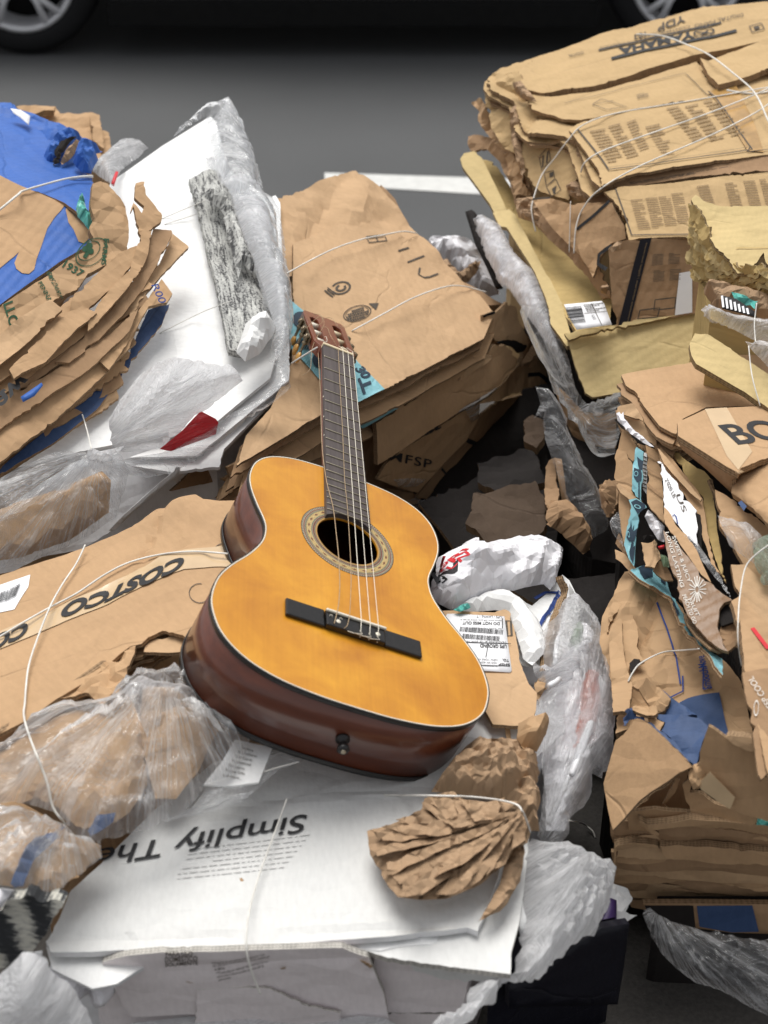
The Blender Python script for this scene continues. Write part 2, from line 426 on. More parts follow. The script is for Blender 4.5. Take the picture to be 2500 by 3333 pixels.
def card(name, col, rot=0., var=.16, rough=.85, stain=.5, flute=.25):
    """corrugated board face: fibre mottling, scuffs, faint flute lines"""
    a = M_(name); v = a.uvmap(rot=rot); big = a.noise(v, 7, 5, .6); fine = a.noise(a.uvmap(180, 60, rot), 1, 3)
    c = a.ramp(big, [(.25, sc3(col, 1-var)), (.5, col), (.75, sc3(col, 1+var*.7))])
    c = a.mix(.18, c, a.ramp(fine, [(.3, sc3(col, .75)), (.7, sc3(col, 1.2))]))
    sm = a.noise(a.uvmap(9, 26, rot+.3), 1, 6, .7, .5); c = a.mix(a.math('MULTIPLY', a.ramp(sm, [(.58, (0, 0, 0)), (.75, (1, 1, 1))]), stain*.35), c, sc3(col, .55))
    a.l(c, a.b.inputs['Base Color']); a.b.inputs['Roughness'].default_value = rough; a.b.inputs['Specular IOR Level'].default_value = .3
    wv = a.n('ShaderNodeTexWave', i_Scale=20.0, i_Distortion=.4); wv.bands_direction = 'X'; a.l(a.uvmap(rot=rot), wv.inputs['Vector'])
    h = a.math('ADD', a.math('MULTIPLY', wv.outputs[1], flute), a.math('MULTIPLY', a.noise(a.uvmap(40, 40), 1, 5, .65), 1.1))
    vo = a.n('ShaderNodeTexVoronoi', i_Scale=4.5); vo.feature = 'DISTANCE_TO_EDGE'; vo.voronoi_dimensions = '2D'
    wp = a.n('ShaderNodeVectorMath', operation='ADD'); nz = a.n('ShaderNodeTexNoise', i_Scale=5., i_Detail=3.); a.l(a.uvmap(), nz.inputs['Vector']); sc_ = a.n('ShaderNodeVectorMath', operation='SCALE'); sc_.inputs[3].default_value = .12; a.l(nz.outputs[1], sc_.inputs[0]); a.l(a.uvmap(1, 1.8, rot+.5), wp.inputs[0]); a.l(sc_.outputs[0], wp.inputs[1]); a.l(wp.outputs[0], vo.inputs['Vector'])
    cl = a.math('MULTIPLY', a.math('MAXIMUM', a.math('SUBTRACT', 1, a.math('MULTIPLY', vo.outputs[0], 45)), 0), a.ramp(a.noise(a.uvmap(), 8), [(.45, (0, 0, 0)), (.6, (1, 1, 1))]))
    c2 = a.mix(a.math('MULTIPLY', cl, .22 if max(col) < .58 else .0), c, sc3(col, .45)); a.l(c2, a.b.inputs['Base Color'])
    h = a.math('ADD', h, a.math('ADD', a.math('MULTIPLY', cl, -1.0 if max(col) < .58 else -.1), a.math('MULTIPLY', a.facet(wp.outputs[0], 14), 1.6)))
    a.bump(h, .45, .003); return a.m
def edge(name, col):
    """cut edge of corrugated board: liners and dark flute holes"""
    a = M_(name); v = a.uvmap(); sp = a.n('ShaderNodeSeparateXYZ'); a.l(v, sp.inputs[0])
    fl = a.math('SINE', a.math('ADD', a.math('MULTIPLY', sp.outputs[0], 900), a.math('MULTIPLY', a.noise(v, 40), 6)))
    hh = a.math('SINE', a.math('MULTIPLY', sp.outputs[1], 2*pi/.0035))
    f = a.math('ADD', a.math('MULTIPLY', fl, .17), a.math('ADD', a.math('MULTIPLY', hh, .25), .5))
    a.l(a.mix(.5, a.ramp(f, [(.2, sc3(col, .25)), (.55, sc3(col, .8)), (.9, sc3(col, 1.15))]), a.ramp(a.noise(v, 60), [(.3, sc3(col, .6)), (.7, col)])), a.b.inputs['Base Color'])
    a.b.inputs['Roughness'].default_value = .95; a.b.inputs['Specular IOR Level'].default_value = .1; a.bump(f, .8, .002); return a.m
def plain(name, col, rough=.6, spec=.4, nz=.1, bump=.0, metal=0, coat=0, scale=30):
    a = M_(name); v = a.uvmap(obj=True); a.l(a.ramp(a.noise(v, scale), [(.3, sc3(col, 1-nz)), (.7, sc3(col, 1+nz))]), a.b.inputs['Base Color'])
    a.b.inputs['Roughness'].default_value = rough; a.b.inputs['Specular IOR Level'].default_value = spec; a.b.inputs['Metallic'].default_value = metal; a.b.inputs['Coat Weight'].default_value = coat; a.b.inputs['Coat Roughness'].default_value = .08
    if bump: a.bump(a.noise(v, scale*3, 5), bump, .002)
    return a.m
def paper(name, col, cr=.5, scale=24, rough=.8, trans=0., st=1.):
    a = M_(name); v = a.uvmap(); wp = a.n('ShaderNodeVectorMath', operation='ADD'); nz = a.n('ShaderNodeTexNoise', i_Scale=9.); a.l(v, nz.inputs['Vector']); sc_ = a.n('ShaderNodeVectorMath', operation='SCALE'); sc_.inputs[3].default_value = .03; a.l(nz.outputs[1], sc_.inputs[0]); a.l(a.uvmap(1/st, 1), wp.inputs[0]); a.l(sc_.outputs[0], wp.inputs[1])
    h = a.math('ADD', a.facet(wp.outputs[0], scale), a.math('MULTIPLY', a.facet(wp.outputs[0], scale*2.6, 3.1), .4))
    a.l(a.ramp(a.noise(v, 12, 5), [(.3, sc3(col, .88)), (.7, sc3(col, 1.08))]), a.b.inputs['Base Color']); a.b.inputs['Roughness'].default_value = rough; a.b.inputs['Specular IOR Level'].default_value = .25
    a.bump(h, 1.0, cr*.45/scale); return a.m
def film(name, col=(.85, .87, .9), body=.25, rough=.2, st=(5, 60), rim=.5, bmp=.6):
    """thin plastic film: clear where flat to the eye, milky at folds and rims; UV x runs along the folds"""
    a = M_(name); v = a.uvmap(st[0], st[1]); n1 = a.noise(v, 1, 6, .62, .6); n3 = a.noise(a.uvmap(14, 22), 1, 5, .6, 1.0)
    rg = a.math('SUBTRACT', 1, a.math('MULTIPLY', a.math('ABSOLUTE', a.math('SUBTRACT', n1, .5)), 6)); rg = a.math('MAXIMUM', rg, 0)
    fc = a.facet(a.uvmap(st[0]*.35, st[1]*.22), 1.6)
    rg2 = a.math('MAXIMUM', a.math('SUBTRACT', 1, a.math('MULTIPLY', a.math('ABSOLUTE', a.math('SUBTRACT', n3, .5)), 9)), 0)
    h = a.math('ADD', a.math('ADD', a.math('MULTIPLY', rg, .5), n1), a.math('ADD', a.math('MULTIPLY', rg2, .3), a.math('MULTIPLY', fc, 2.2))); bp = a.n('ShaderNodeBump', i_Strength=bmp, i_Distance=.012); a.l(h, bp.inputs['Height'])
    a.b.inputs['Base Color'].default_value = (*col, 1); a.b.inputs['Roughness'].default_value = rough; a.b.inputs['Specular IOR Level'].default_value = .8
    a.l(bp.outputs[0], a.b.inputs['Normal'])
    tl = a.n('ShaderNodeBsdfTranslucent'); tl.inputs[0].default_value = (*col, 1); a.l(bp.outputs[0], tl.inputs['Normal'])
    ms = a.n('ShaderNodeMixShader'); ms.inputs[0].default_value = .55; a.l(a.b.outputs[0], ms.inputs[1]); a.l(tl.outputs[0], ms.inputs[2])
    gl = a.n('ShaderNodeBsdfGlossy'); gl.inputs['Roughness'].default_value = .14; gl.inputs[0].default_value = (1, 1, 1, 1); a.l(bp.outputs[0], gl.inputs['Normal'])
    tr = a.n('ShaderNodeBsdfTransparent'); tr.inputs[0].default_value = (.97, .98, .99, 1)
    fr = a.n('ShaderNodeFresnel', i_IOR=1.3); bq = a.n('ShaderNodeBump', i_Strength=bmp*.45, i_Distance=.012); a.l(h, bq.inputs['Height']); a.l(bq.outputs[0], fr.inputs['Normal'])
    lw = a.n('ShaderNodeLayerWeight', i_Blend=.3)
    tg = a.n('ShaderNodeMixShader'); a.l(a.math('MINIMUM', a.math('ADD', a.math('MULTIPLY', fr.outputs[0], 1.4), .02), .8), tg.inputs[0]); a.l(tr.outputs[0], tg.inputs[1]); a.l(gl.outputs[0], tg.inputs[2])
    f = a.math('ADD', a.math('MULTIPLY', lw.outputs[1], rim), a.math('ADD', body, a.math('MULTIPLY', a.math('ADD', a.math('POWER', rg, 5), a.math('MULTIPLY', a.math('POWER', rg2, 5), .6)), .32)))
    fm = a.n('ShaderNodeMixShader'); a.l(a.math('MINIMUM', a.math('MAXIMUM', f, .0), 1), fm.inputs[0]); a.l(tg.outputs[0], fm.inputs[1]); a.l(ms.outputs[0], fm.inputs[2])
    a.l(fm.outputs[0], a.out.inputs[0]); return a.m
KR = (.47, .30, .165)
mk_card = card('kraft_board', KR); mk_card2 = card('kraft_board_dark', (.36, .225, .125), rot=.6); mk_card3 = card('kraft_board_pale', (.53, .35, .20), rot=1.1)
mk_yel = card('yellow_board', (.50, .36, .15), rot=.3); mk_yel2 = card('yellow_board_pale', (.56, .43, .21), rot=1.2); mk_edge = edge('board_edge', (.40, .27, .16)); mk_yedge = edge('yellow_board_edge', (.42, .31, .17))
mk_pap = paper('kraft_paper', (.40, .265, .16), .8, 26); mk_bagp = paper('kraft_sack_paper', (.45, .29, .16), .35, 12)
mk_white = card('white_board', (.80, .80, .79), rot=.4, var=.04, rough=.5, stain=.25, flute=.1); mk_white2 = card('white_board_grey', (.70, .70, .71), var=.05, rough=.55, stain=.3, flute=.1); mk_white3 = card('dusty_white_board', (.67, .67, .655), rot=.4, var=.035, rough=.6, stain=.12, flute=.1); mk_wedge = edge('white_board_edge', (.62, .59, .54))
mk_lil = card('pale_lilac_board', (.78, .72, .72), var=.05, rough=.5, stain=.3, flute=.1)
mk_blue = card('blue_print', (.035, .12, .42), var=.2, rough=.55, stain=.1, flute=.35); mk_navy = card('navy_print', (.04, .075, .17), var=.2, rough=.6)
mk_dark = card('dark_shade_board', (.014, .011, .010), var=.3); mk_dim = card('shade_dim_brown_board', (.075, .05, .033), var=.3, stain=.8); mk_navyb = card('navy_box', (.008, .008, .014), var=.2, rough=.5, stain=.1)  # near-black and dim brown put gap, hole and core shade into colour
mk_ink = plain('black_ink', (.022, .022, .024), .6, .3); mk_ink2 = plain('grey_ink', (.09, .075, .06), .7, .2); mk_gink = plain('green_ink', (.03, .085, .045), .7, .2); mk_bink = plain('blue_ink', (.03, .06, .22), .7, .2); mk_red = plain('red_print', (.62, .03, .04), .45); mk_wink = plain('white_ink', (.7, .66, .6), .6)
mk_faint = plain('faint_print', (.26, .18, .10), .8, .2)
mk_lab = plain('white_label', (.82, .82, .84), .5, .4, .03); mk_teal = paper('teal_tape', (.24, .50, .56), .25, 22, .35); mk_tealp = paper('teal_plastic', (.12, .48, .42), .8, 30, .3)
mk_slate = plain('slate_print', (.025, .045, .07), .6, .3, .15); mk_tape = plain('clear_tape_on_board', (.58, .42, .25), .18, .7, .06); mk_twine = plain('white_twine', (.75, .73, .68), .7, .3, .15)
mk_clear = film('clear_film', (.92, .93, .95), body=.05, rim=.2, st=(3, 22), bmp=.5); mk_clear2 = film('clear_film_folded', (.92, .93, .95), body=.08, st=(1.5, 15), rim=.25, bmp=.55); mk_milk = film('milky_film', (.92, .92, .94), .20, .28, rim=.3, st=(4, 30)); mk_milk2 = film('white_film', (.93, .93, .94), .55, .35, st=(6, 40), rim=.3)
mk_wbag = paper('white_bag_plastic', (.84, .83, .86), .45, 12, .35)
mk_red2 = film('red_film', (.65, .02, .03), .8, .3); mk_orange = film('orange_film', (.8, .16, .02), .7, .3)
B = [mk_card, mk_edge]; B2 = [mk_card2, mk_edge]; B3 = [mk_card3, mk_edge]; Y = [mk_yel, mk_yedge]; Y2 = [mk_yel2, mk_yedge]; W = [mk_white, mk_white2]; W2 = [mk_white2, mk_wedge]; LL = [mk_lil, mk_wedge]
BW = [mk_card, mk_card2]
# ------------------------------------------------------------------ street
def asph(name, col, g=.3):
    a = M_(name); v = a.uvmap(obj=True); a.l(a.mix(.5, a.ramp(a.noise(v, 160, 3), [(.3, sc3(col, .55)), (.7, sc3(col, 1.5))]), a.ramp(a.noise(v, .9, 5), [(.3, sc3(col, .8)), (.7, sc3(col, 1.2))])), a.b.inputs['Base Color'])
    a.b.inputs['Roughness'].default_value = .8; a.bump(a.noise(v, 120, 4), .5, .004); return a.m
V, Fc = box(-60, 60, 3.3, 120, -.5, 0); tag(mk('road', V, Fc, asph('asphalt', (.075, .077, .079)), smooth=False), None, None, kind='structure')
V, Fc = box(-60, 60, -40, 3.12, -.5, .13); tag(mk('sidewalk', V, Fc, asph('pavement', (.05, .045, .04)), smooth=False), None, None, kind='structure')
V, Fc = box(-60, 60, 3.122, 3.298, -.5, .135); tag(bevel(mk('kerb', V, Fc, asph('kerb_stone', (.22, .21, .2)), smooth=False), .012), None, None, kind='structure')
# painted line end lying on the road
a, b, c, d = [tuple((P(x, y, 1)-CO)) for x, y in ((1056, 562), (1700, 583), (1700, 640), (1058, 600))]
V = [tuple(CO+np.array(p)*(CH-.004)/-p[2]) for p in (a, b, c, d)]
V = V+[(x, y, .0005) for x, y, z in V]
tag(mk('road_line', V, [(3, 2, 1, 0), (0, 1, 5, 4), (1, 2, 6, 5), (2, 3, 7, 6), (3, 0, 4, 7)], plain('road_paint', (.62, .62, .60), .7, .3, .08), smooth=False), None, None, kind='structure')
# ------------------------------------------------------------------ parked car (only its sill and wheels reach into the picture)
mk_carp = plain('black_car_paint', (.006, .006, .007), .25, .5, .05, coat=.6); mk_rub = plain('tyre_rubber', (.014, .014, .015), .85, .2, .1, .3); mk_rim = plain('alloy', (.72, .72, .74), .35, .5, .05, metal=.3); mk_glass = plain('dark_glass', (.01, .012, .014), .05, .8, 0); mk_und = plain('underbody', (.012, .012, .012), .9, .1)
CX0 = -1.53; WB = 2.80; CY = 6.40
car = thing('parked_car', 'black car with silver alloy wheels parked across the road, blurred', 'car', (CX0+WB/2, CY+.9, 0))
def arc(cx, cz, r, a0, a1, n=14): return [(cx+r*cos(a0+(a1-a0)*i/n), cz+r*sin(a0+(a1-a0)*i/n)) for i in range(n+1)]
x0, x1 = CX0, CX0+WB
prof = [(x0-.88, .32), (x0-.45, .20)]+arc(x0, .33, .38, pi+.35, -.35)+[(x0+.45, .19), (x1-.45, .19)]+arc(x1, .33, .38, pi+.35, -.35)+[(x1+.5, .22), (x1+.95, .4), (x1+1.0, .72), (x1+.92, 1.0), (x1+.35, 1.05), (x1-.35, 1.44), (x1-1.1, 1.5), (x0+.95, 1.46), (x0+.35, 1.02), (x0-.6, .86), (x0-.9, .66)]
def slab_y(prof, y0, y1):
    n = len(prof); V = [(x, y0, z) for x, z in prof]+[(x, y1, z) for x, z in prof]
    r = geometry.delaunay_2d_cdt([Vector(p) for p in prof], [], [list(range(n))], 1, 1e-6)[2]
    return V, [tuple(f) for f in r]+[tuple(i+n for i in f[::-1]) for f in r]+[(i, (i+1) % n, (i+1) % n+n, i+n) for i in range(n)]
V, Fc = slab_y(prof, CY+.02, CY+1.78); o = mk('body', V, Fc, mk_carp, car, smooth=False); bm = bmesh.new(); bm.from_mesh(o.data); bmesh.ops.recalc_face_normals(bm, faces=bm.faces); bm.to_mesh(o.data); bm.free(); bevel(o, .03)
V, Fc = box(x0+.37, x1-.37, CY-.02, CY+1.7, .13, .22); mk('underbody', V, Fc, mk_und, car, smooth=False)
for pr in ([(x0+.75, 1.06), (x0+1.2, 1.38), (x1-1.45, 1.42), (x1-1.45, 1.06)], [(x1-1.35, 1.06), (x1-1.35, 1.42), (x1-.75, 1.36), (x1-.2, 1.08)]):
    V, Fc = slab_y(pr, CY+.005, CY+.03); mk('window', V, Fc, mk_glass, car, smooth=False)
for pr in ([(x0+.62, .3), (x0+.62, .98), (x1-1.42, 1.0), (x1-1.42, .3)], [(x1-1.38, .3), (x1-1.38, 1.0), (x1-.5, .98), (x1-.55, .5), (x1-.68, .3)]):
    V, Fc = slab_y(pr, CY+.006, CY+.03); d = mk('door', V, Fc, mk_carp, car, smooth=False); bevel(d, .006)
    V, Fc = box(pr[2][0]-.25, pr[2][0]-.08, CY-.012, CY+.004, .86, .89); bevel(mk('door_handle', V, Fc, mk_rim, d, False), .004)
for xx in (x0-.86, x1+.9):
    V, Fc = box(xx-.04, xx+.06, CY+.1, CY+.5, .6, .72); bevel(mk('headlight' if xx < 0 else 'tail_light', V, Fc, mk_lab if xx < 0 else mk_red, car, False), .02)
for wx in (x0, x1):
    for wy, sd in ((CY, 1), (CY+1.8, -1)):
        t = [(.235, -.09), (.25, -.105), (.30, -.11), (.325, -.09), (.335, -.05), (.335, .05), (.325, .09), (.30, .11), (.25, .105), (.235, .09)]
        V, Fc = lathe(t, 48, (0, 1, 0), (wx, wy+.11*sd, .335)); wh = mk('wheel', V, Fc, mk_rub, car)
        V, Fc = lathe([(.20, .10), (.236, .10), (.24, -.10), (.222, -.105), (.215, -.08), (.20, .06), (.2, .1)], 48, (0, sd, 0), (wx, wy+.11*sd, .335)); pr = [(V, Fc)]
        for k in range(5):
            for dv in (-.16, .16):
                an = 2*pi*k/5+.31; a1 = an+dv*.5; a2 = an+dv
                yf = wy-.0*sd
                tb = tube([(wx+.03*cos(an), yf+.03*sd, .335+.03*sin(an)), (wx+.13*cos(a1), yf+.012*sd, .335+.13*sin(a1)), (wx+.222*cos(a2), yf+.02*sd, .335+.222*sin(a2))], [.02, .014, .017], 6); pr.append(tb)
        pr.append(lathe([(.0, .0), (.04, .0), (.05, .03), (.05, .06), (0, .06)], 24, (0, sd, 0), (wx, wy+.0*sd, .335)))
        V, Fc = join(pr); mk('rim', V, Fc, mk_rim, wh)
        V, Fc = lathe([(0, .06), (.2, .06), (.2, .07), (0, .07)], 32, (0, sd, 0), (wx, wy+.08*sd, .335)); mk('brake_disc', V, Fc, mk_und, wh)
# ------------------------------------------------------------------ guitar (local frame: nut at origin, +Y to the head, +Z out of the top)
rv = np.array([-.922945, .443702, -.156345]); tv = np.array([-.0751255, .248377, -2.32219])
th_ = np.linalg.norm(rv); k_ = rv/th_; K = np.array([[0, -k_[2], k_[1]], [k_[2], 0, -k_[0]], [-k_[1], k_[0], 0]]); RG = np.eye(3)+sin(th_)*K+(1-cos(th_))*K@K
WC = np.array([CR, CU, CB]).T
MG = Matrix.Identity(4); _r = WC@RG; _t = CO+WC@tv
for i in range(3):
    for j in range(3): MG[i][j] = _r[i, j]
    MG[i][3] = _t[i]
gui = thing('guitar', 'old honey coloured classical guitar with dark red sides lying on the rubbish', 'guitar')
gui.matrix_world = MG; bpy.context.view_layer.update()
def gm(name, V, Fc, mats, parent=None, smooth=True, uv=None, mi=None):
    me = bpy.data.meshes.new(name); me.from_pydata([tuple(v) for v in V], [], [tuple(f) for f in Fc])
    if uv is not None: l = me.uv_layers.new(name='UVMap'); l.data.foreach_set('uv', np.asarray(uv, np.float32).ravel())
    me.polygons.foreach_set('use_smooth', [smooth]*len(me.polygons)); me.update()
    o = bpy.data.objects.new(name, me); C.objects.link(o); me.materials.append(mats); o.parent = parent or gui; return o
def gl(x, y, z=0.):      # photo point -> guitar frame on the plane z
    o = _r.T@(CO-_t); d = _r.T@rays(x, y); t = (z-o[2])/d[2]; return o+d*t
def gtop():
    a = M_('varnished_spruce'); v = a.uvmap(obj=True); g = a.noise(a.uvmap(220, 3, obj=False), 1, 4); m1 = a.noise(v, 9, 5, .6, .4); m2 = a.noise(v, 30, 5)
    tc = a.n('ShaderNodeTexCoord'); mp = a.n('ShaderNodeMapping'); mp.inputs['Scale'].default_value = (260, 5, 1); a.l(tc.outputs['Object'], mp.inputs[0]); g = a.noise(mp.outputs[0], 1, 3)
    c = a.ramp(m1, [(.28, (.43, .155, .010)), (.5, (.58, .245, .016)), (.72, (.72, .345, .026))]); c = a.mix(.07, c, a.ramp(g, [(.35, (.36, .12, .01)), (.65, (.75, .34, .03))])); c = a.mix(a.math('MULTIPLY', a.ramp(m2, [(.62, (0, 0, 0)), (.8, (1, 1, 1))]), .3), c, (.40, .13, .02))
    a.l(c, a.b.inputs['Base Color']); a.b.inputs['Roughness'].default_value = .42; a.b.inputs['Coat Weight'].default_value = .35; a.b.inputs['Coat Roughness'].default_value = .18; a.b.inputs['Specular IOR Level'].default_value = .35; a.bump(g, .08, .0006); return a.m
def gwood(name, c1, c2, rough=.25, coat=.7, sx=(8, 60, 60)):
    a = M_(name); tc = a.n('ShaderNodeTexCoord'); mp = a.n('ShaderNodeMapping'); mp.inputs['Scale'].default_value = sx; a.l(tc.outputs['Object'], mp.inputs[0]); g = a.noise(mp.outputs[0], 1, 5, .6)
    a.l(a.ramp(g, [(.3, c1), (.7, c2)]), a.b.inputs['Base Color']); a.b.inputs['Roughness'].default_value = rough; a.b.inputs['Coat Weight'].default_value = coat; a.b.inputs['Coat Roughness'].default_value = .1; a.bump(g, .1, .0005); return a.m
m_top = gtop(); m_side = gwood('dark_red_side_wood', (.075, .017, .007), (.13, .031, .012), .35, .6); m_neck = gwood('red_brown_neck_wood', (.13, .032, .014), (.21, .058, .026), .4, .4, (60, 6, 60)); m_fb = gwood('fretboard_wood', (.05, .038, .036), (.10, .080, .076), .6, .05, (300, 14, 60)); m_brg = gwood('black_bridge_wood', (.006, .0055, .005), (.014, .012, .011), .22, .0, (200, 200, 40)); m_in = plain('bare_inner_wood', (.10, .055, .025), .9, .2, .2)
m_blk = plain('black_binding', (.012, .011, .011), .35, .5, .1); m_crm = plain('cream_plastic', (.72, .60, .40), .35, .5, .06); m_ivo = plain('ivory_plastic', (.78, .72, .60), .35, .5, .06); m_amb = plain('amber_plastic', (.68, .36, .09), .3, .5, .12, coat=.4); m_met = plain('tarnished_metal', (.30, .24, .16), .38, .5, .3, metal=.9, scale=200); m_fret = plain('fret_metal', (.42, .37, .28), .35, .5, .1, metal=.8); m_nyl = plain('nylon_string', (.80, .74, .62), .3, .5, .05); m_bass = plain('wound_string', (.42, .30, .18), .4, .5, .5, metal=.3, scale=900)
HB = [(0, 0), (40, 1), (80, 7), (112, 22), (132, 46), (140.5, 78), (139, 108), (130, 140), (120, 168), (117.5, 188), (122, 214), (138, 246), (160, 278), (176, 308), (184, 342), (183, 372), (170, 408), (142, 437), (102, 455), (50, 463.5), (0, 465)]
hb = smoothpoly(np.array(HB)*.001, 6, False)
OL = np.r_[np.c_[hb[:, 0], -.325-hb[:, 1]], np.c_[-hb[::-1, 0], -.325-hb[::-1, 1]][1:-1]]     # right side down, left side up
if area2(OL) < 0: OL = OL[::-1]
def inset(p, d):
    n = np.roll(p, -1, 0)-np.roll(p, 1, 0); n /= np.linalg.norm(n, axis=1)[:, None]+1e-12; return p+np.c_[-n[:, 1], n[:, 0]]*d
HC = np.array([0, -.325-.153]); NH = 64
hole = np.array([(HC[0]+.044*cos(2*pi*k/NH), HC[1]+.044*sin(2*pi*k/NH)) for k in range(NH)])
def plate(name, ol, holes, z0, z1, mat, parent=None, res=.02):
    allp = [Vector(p) for p in ol]; fs = [list(range(len(ol)))]
    for h in holes: fs.append(list(range(len(allp), len(allp)+len(h)))); allp += [Vector(p) for p in h]
    r = geometry.delaunay_2d_cdt(allp, [], fs, 1, 1e-7); V = np.array([tuple(v) for v in r[0]]); T = []
    for f in r[2]:
        c = V[f].mean(0)[None]
        if any(inside(c, h)[0] for h in holes): continue
        a_, b_, c_ = V[f[0]], V[f[1]], V[f[2]]; T.append(f if (b_[0]-a_[0])*(c_[1]-a_[1])-(b_[1]-a_[1])*(c_[0]-a_[0]) > 0 else f[::-1])
    n = len(V); e = {(f[i], f[(i+1) % 3]) for f in T for i in range(3)}; bd = [(a_, b_) for a_, b_ in e if (b_, a_) not in e]
    W_ = np.r_[np.c_[V, np.full(n, z1)], np.c_[V, np.full(n, z0)]]
    return gm(name, W_, list(T)+[[i+n for i in f[::-1]] for f in T]+[[b_, a_, a_+n, b_+n] for a_, b_ in bd], mat, parent, False)
def ring(ol_out, ol_in, z0, z1):
    n = len(ol_out); V = [(*p, z1) for p in ol_out]+[(*p, z1) for p in ol_in]+[(*p, z0) for p in ol_in]+[(*p, z0) for p in ol_out]
    Fc = []
    for i in range(n):
        j = (i+1) % n
        for a_, b_ in ((0, 3), (1, 0), (2, 1), (3, 2)): Fc.append((a_*n+j, a_*n+i, b_*n+i, b_*n+j))
    return V, [f[::-1] for f in Fc]
BD = .095
body = plate('top', inset(OL, .0008), [hole], -.0025, 0, m_top)
V, Fc = ring(inset(OL, .0006), inset(OL, .0035), -BD, -.0026); gm('side', V, Fc, m_side)
plate('back', inset(OL, .0008), [], -BD-.003, -BD-.0001, m_side)
V, Fc = ring(inset(OL, .004), inset(OL, .0055), -BD+.001, -.004); gm('inner_lining', V, Fc, m_in)
V, Fc = ring(inset(OL, -.0006), inset(OL, .0007), -.0065, .0003); gm('binding', V, Fc, m_blk)
V, Fc = ring(inset(OL, .0009), inset(OL, .0024), -.001, .00035); gm('purfling', V, Fc, m_ivo)
V, Fc = ring(inset(OL, -.0006), inset(OL, .0007), -BD-.0035, -BD+.004); gm('binding', V, Fc, m_blk)
# rosette
def ros():
    a = M_('rosette_inlay'); v = a.uvmap(); sp = a.n('ShaderNodeSeparateXYZ'); a.l(v, sp.inputs[0]); R_, A_ = sp.outputs[1], sp.outputs[0]
    st = [(0, (.42, .24, .07)), (.10, (.05, .035, .025)), (.12, (.40, .33, .2)), (.17, (.05, .035, .025)), (.20, (.16, .03, .02)), (.26, (.36, .30, .2)), (.29, (.08, .1, .06)), (.34, (.38, .32, .2)), (.37, (.34, .22, .08)), (.66, (.04, .03, .02)), (.68, (.34, .29, .18)), (.71, (.08, .1, .06)), (.75, (.36, .3, .2)), (.78, (.16, .03, .02)), (.84, (.36, .3, .2)), (.88, (.03, .025, .02)), (.97, (.01, .01, .01))]
    c = a.ramp(R_, st, 'CONSTANT')
    tri_ = a.math('ABSOLUTE', a.math('SUBTRACT', a.math('FRACT', a.math('MULTIPLY', A_, 24)), .5)); r2 = a.math('ABSOLUTE', a.math('SUBTRACT', a.math('MULTIPLY', R_, 1/.29), (.515/.29)))
    dm = a.math('LESS_THAN', a.math('ADD', a.math('MULTIPLY', tri_, 2), a.math('MULTIPLY', r2, 2)), .55)
    leaf = a.math('GREATER_THAN', a.math('SINE', a.math('ADD', a.math('MULTIPLY', tri_, 40), a.math('MULTIPLY', r2, 14))), .1)
    inb = a.math('MULTIPLY', a.math('GREATER_THAN', R_, .37), a.math('LESS_THAN', R_, .66))
    c = a.mix(a.math('MULTIPLY', inb, leaf), c, (.62, .47, .2)); c = a.mix(a.math('MULTIPLY', inb, dm), c, (.16, .05, .02))
    dash = a.math('GREATER_THAN', a.math('FRACT', a.math('MULTIPLY', A_, 130)), .5); ob = a.math('MULTIPLY', a.math('GREATER_THAN', R_, .885), a.math('LESS_THAN', R_, .97)); c = a.mix(a.math('MULTIPLY', ob, dash), c, (.42, .37, .25))
    ob = a.math('MULTIPLY', a.math('GREATER_THAN', R_, .105), a.math('LESS_THAN', R_, .17)); c = a.mix(a.math('MULTIPLY', ob, dash), c, (.05, .04, .03))
    a.l(c, a.b.inputs['Base Color']); a.b.inputs['Roughness'].default_value = .35; return a.m
V = []; Fc = []; uvl = []; NR = 128
for k in range(NR+1):
    for r in (.0442, .067): V.append((HC[0]+r*cos(2*pi*k/NR), HC[1]+r*sin(2*pi*k/NR), .0003))
for k in range(NR):
    Fc.append((2*k, 2*k+1, 2*k+3, 2*k+2)); uvl += [(k/NR, 0), (k/NR, 1), ((k+1)/NR, 1), ((k+1)/NR, 0)]
gm('rosette', V, Fc, ros(), None, False, uvl)
# fretboard with frets
def fbw(y): return (.0255+.0052*(-y/.325))
fo = [(-fbw(0), 0)]; 
for y in (-.1, -.2, -.3, -.4, -.4455): fo.append((-fbw(y), y))
for k in range(1, 16):
    x = -fbw(-.4455)+2*fbw(-.4455)*k/16; fo.append((x, HC[1]+math.sqrt(.0455**2-x*x)))
for y in (-.4455, -.4, -.3, -.2, -.1, 0): fo.append((fbw(y), y))
ZF = .0075
fb = plate('fretboard', np.array(fo), [], .0004, ZF, m_fb)
for n in range(1, 20):
    y = -.650*(1-2**(-n/12)); wd = fbw(y)-.0006
    V, Fc = tube([(-wd, y, ZF+.0002), (-wd+.001, y, ZF+.0007), (wd-.001, y, ZF+.0007), (wd, y, ZF+.0002)], .0009, 6); gm('fret', V, Fc, m_fret, fb)
for n in (5, 7, 9):
    y = -.650*(1-2**(-(n-.5)/12)); V, Fc = lathe([(.0, .0008), (.0014, .0004), (.0015, 0)], 12, (-1, 0, 0), (-fbw(y), y, ZF-.0035)); gm('side_dot', V, Fc, m_ivo, fb)
V, Fc = box(-.0262, .0262, -.001, .0045, .0, ZF+.0022); bevel(gm('nut', V, Fc, m_crm, None, False), .0012)
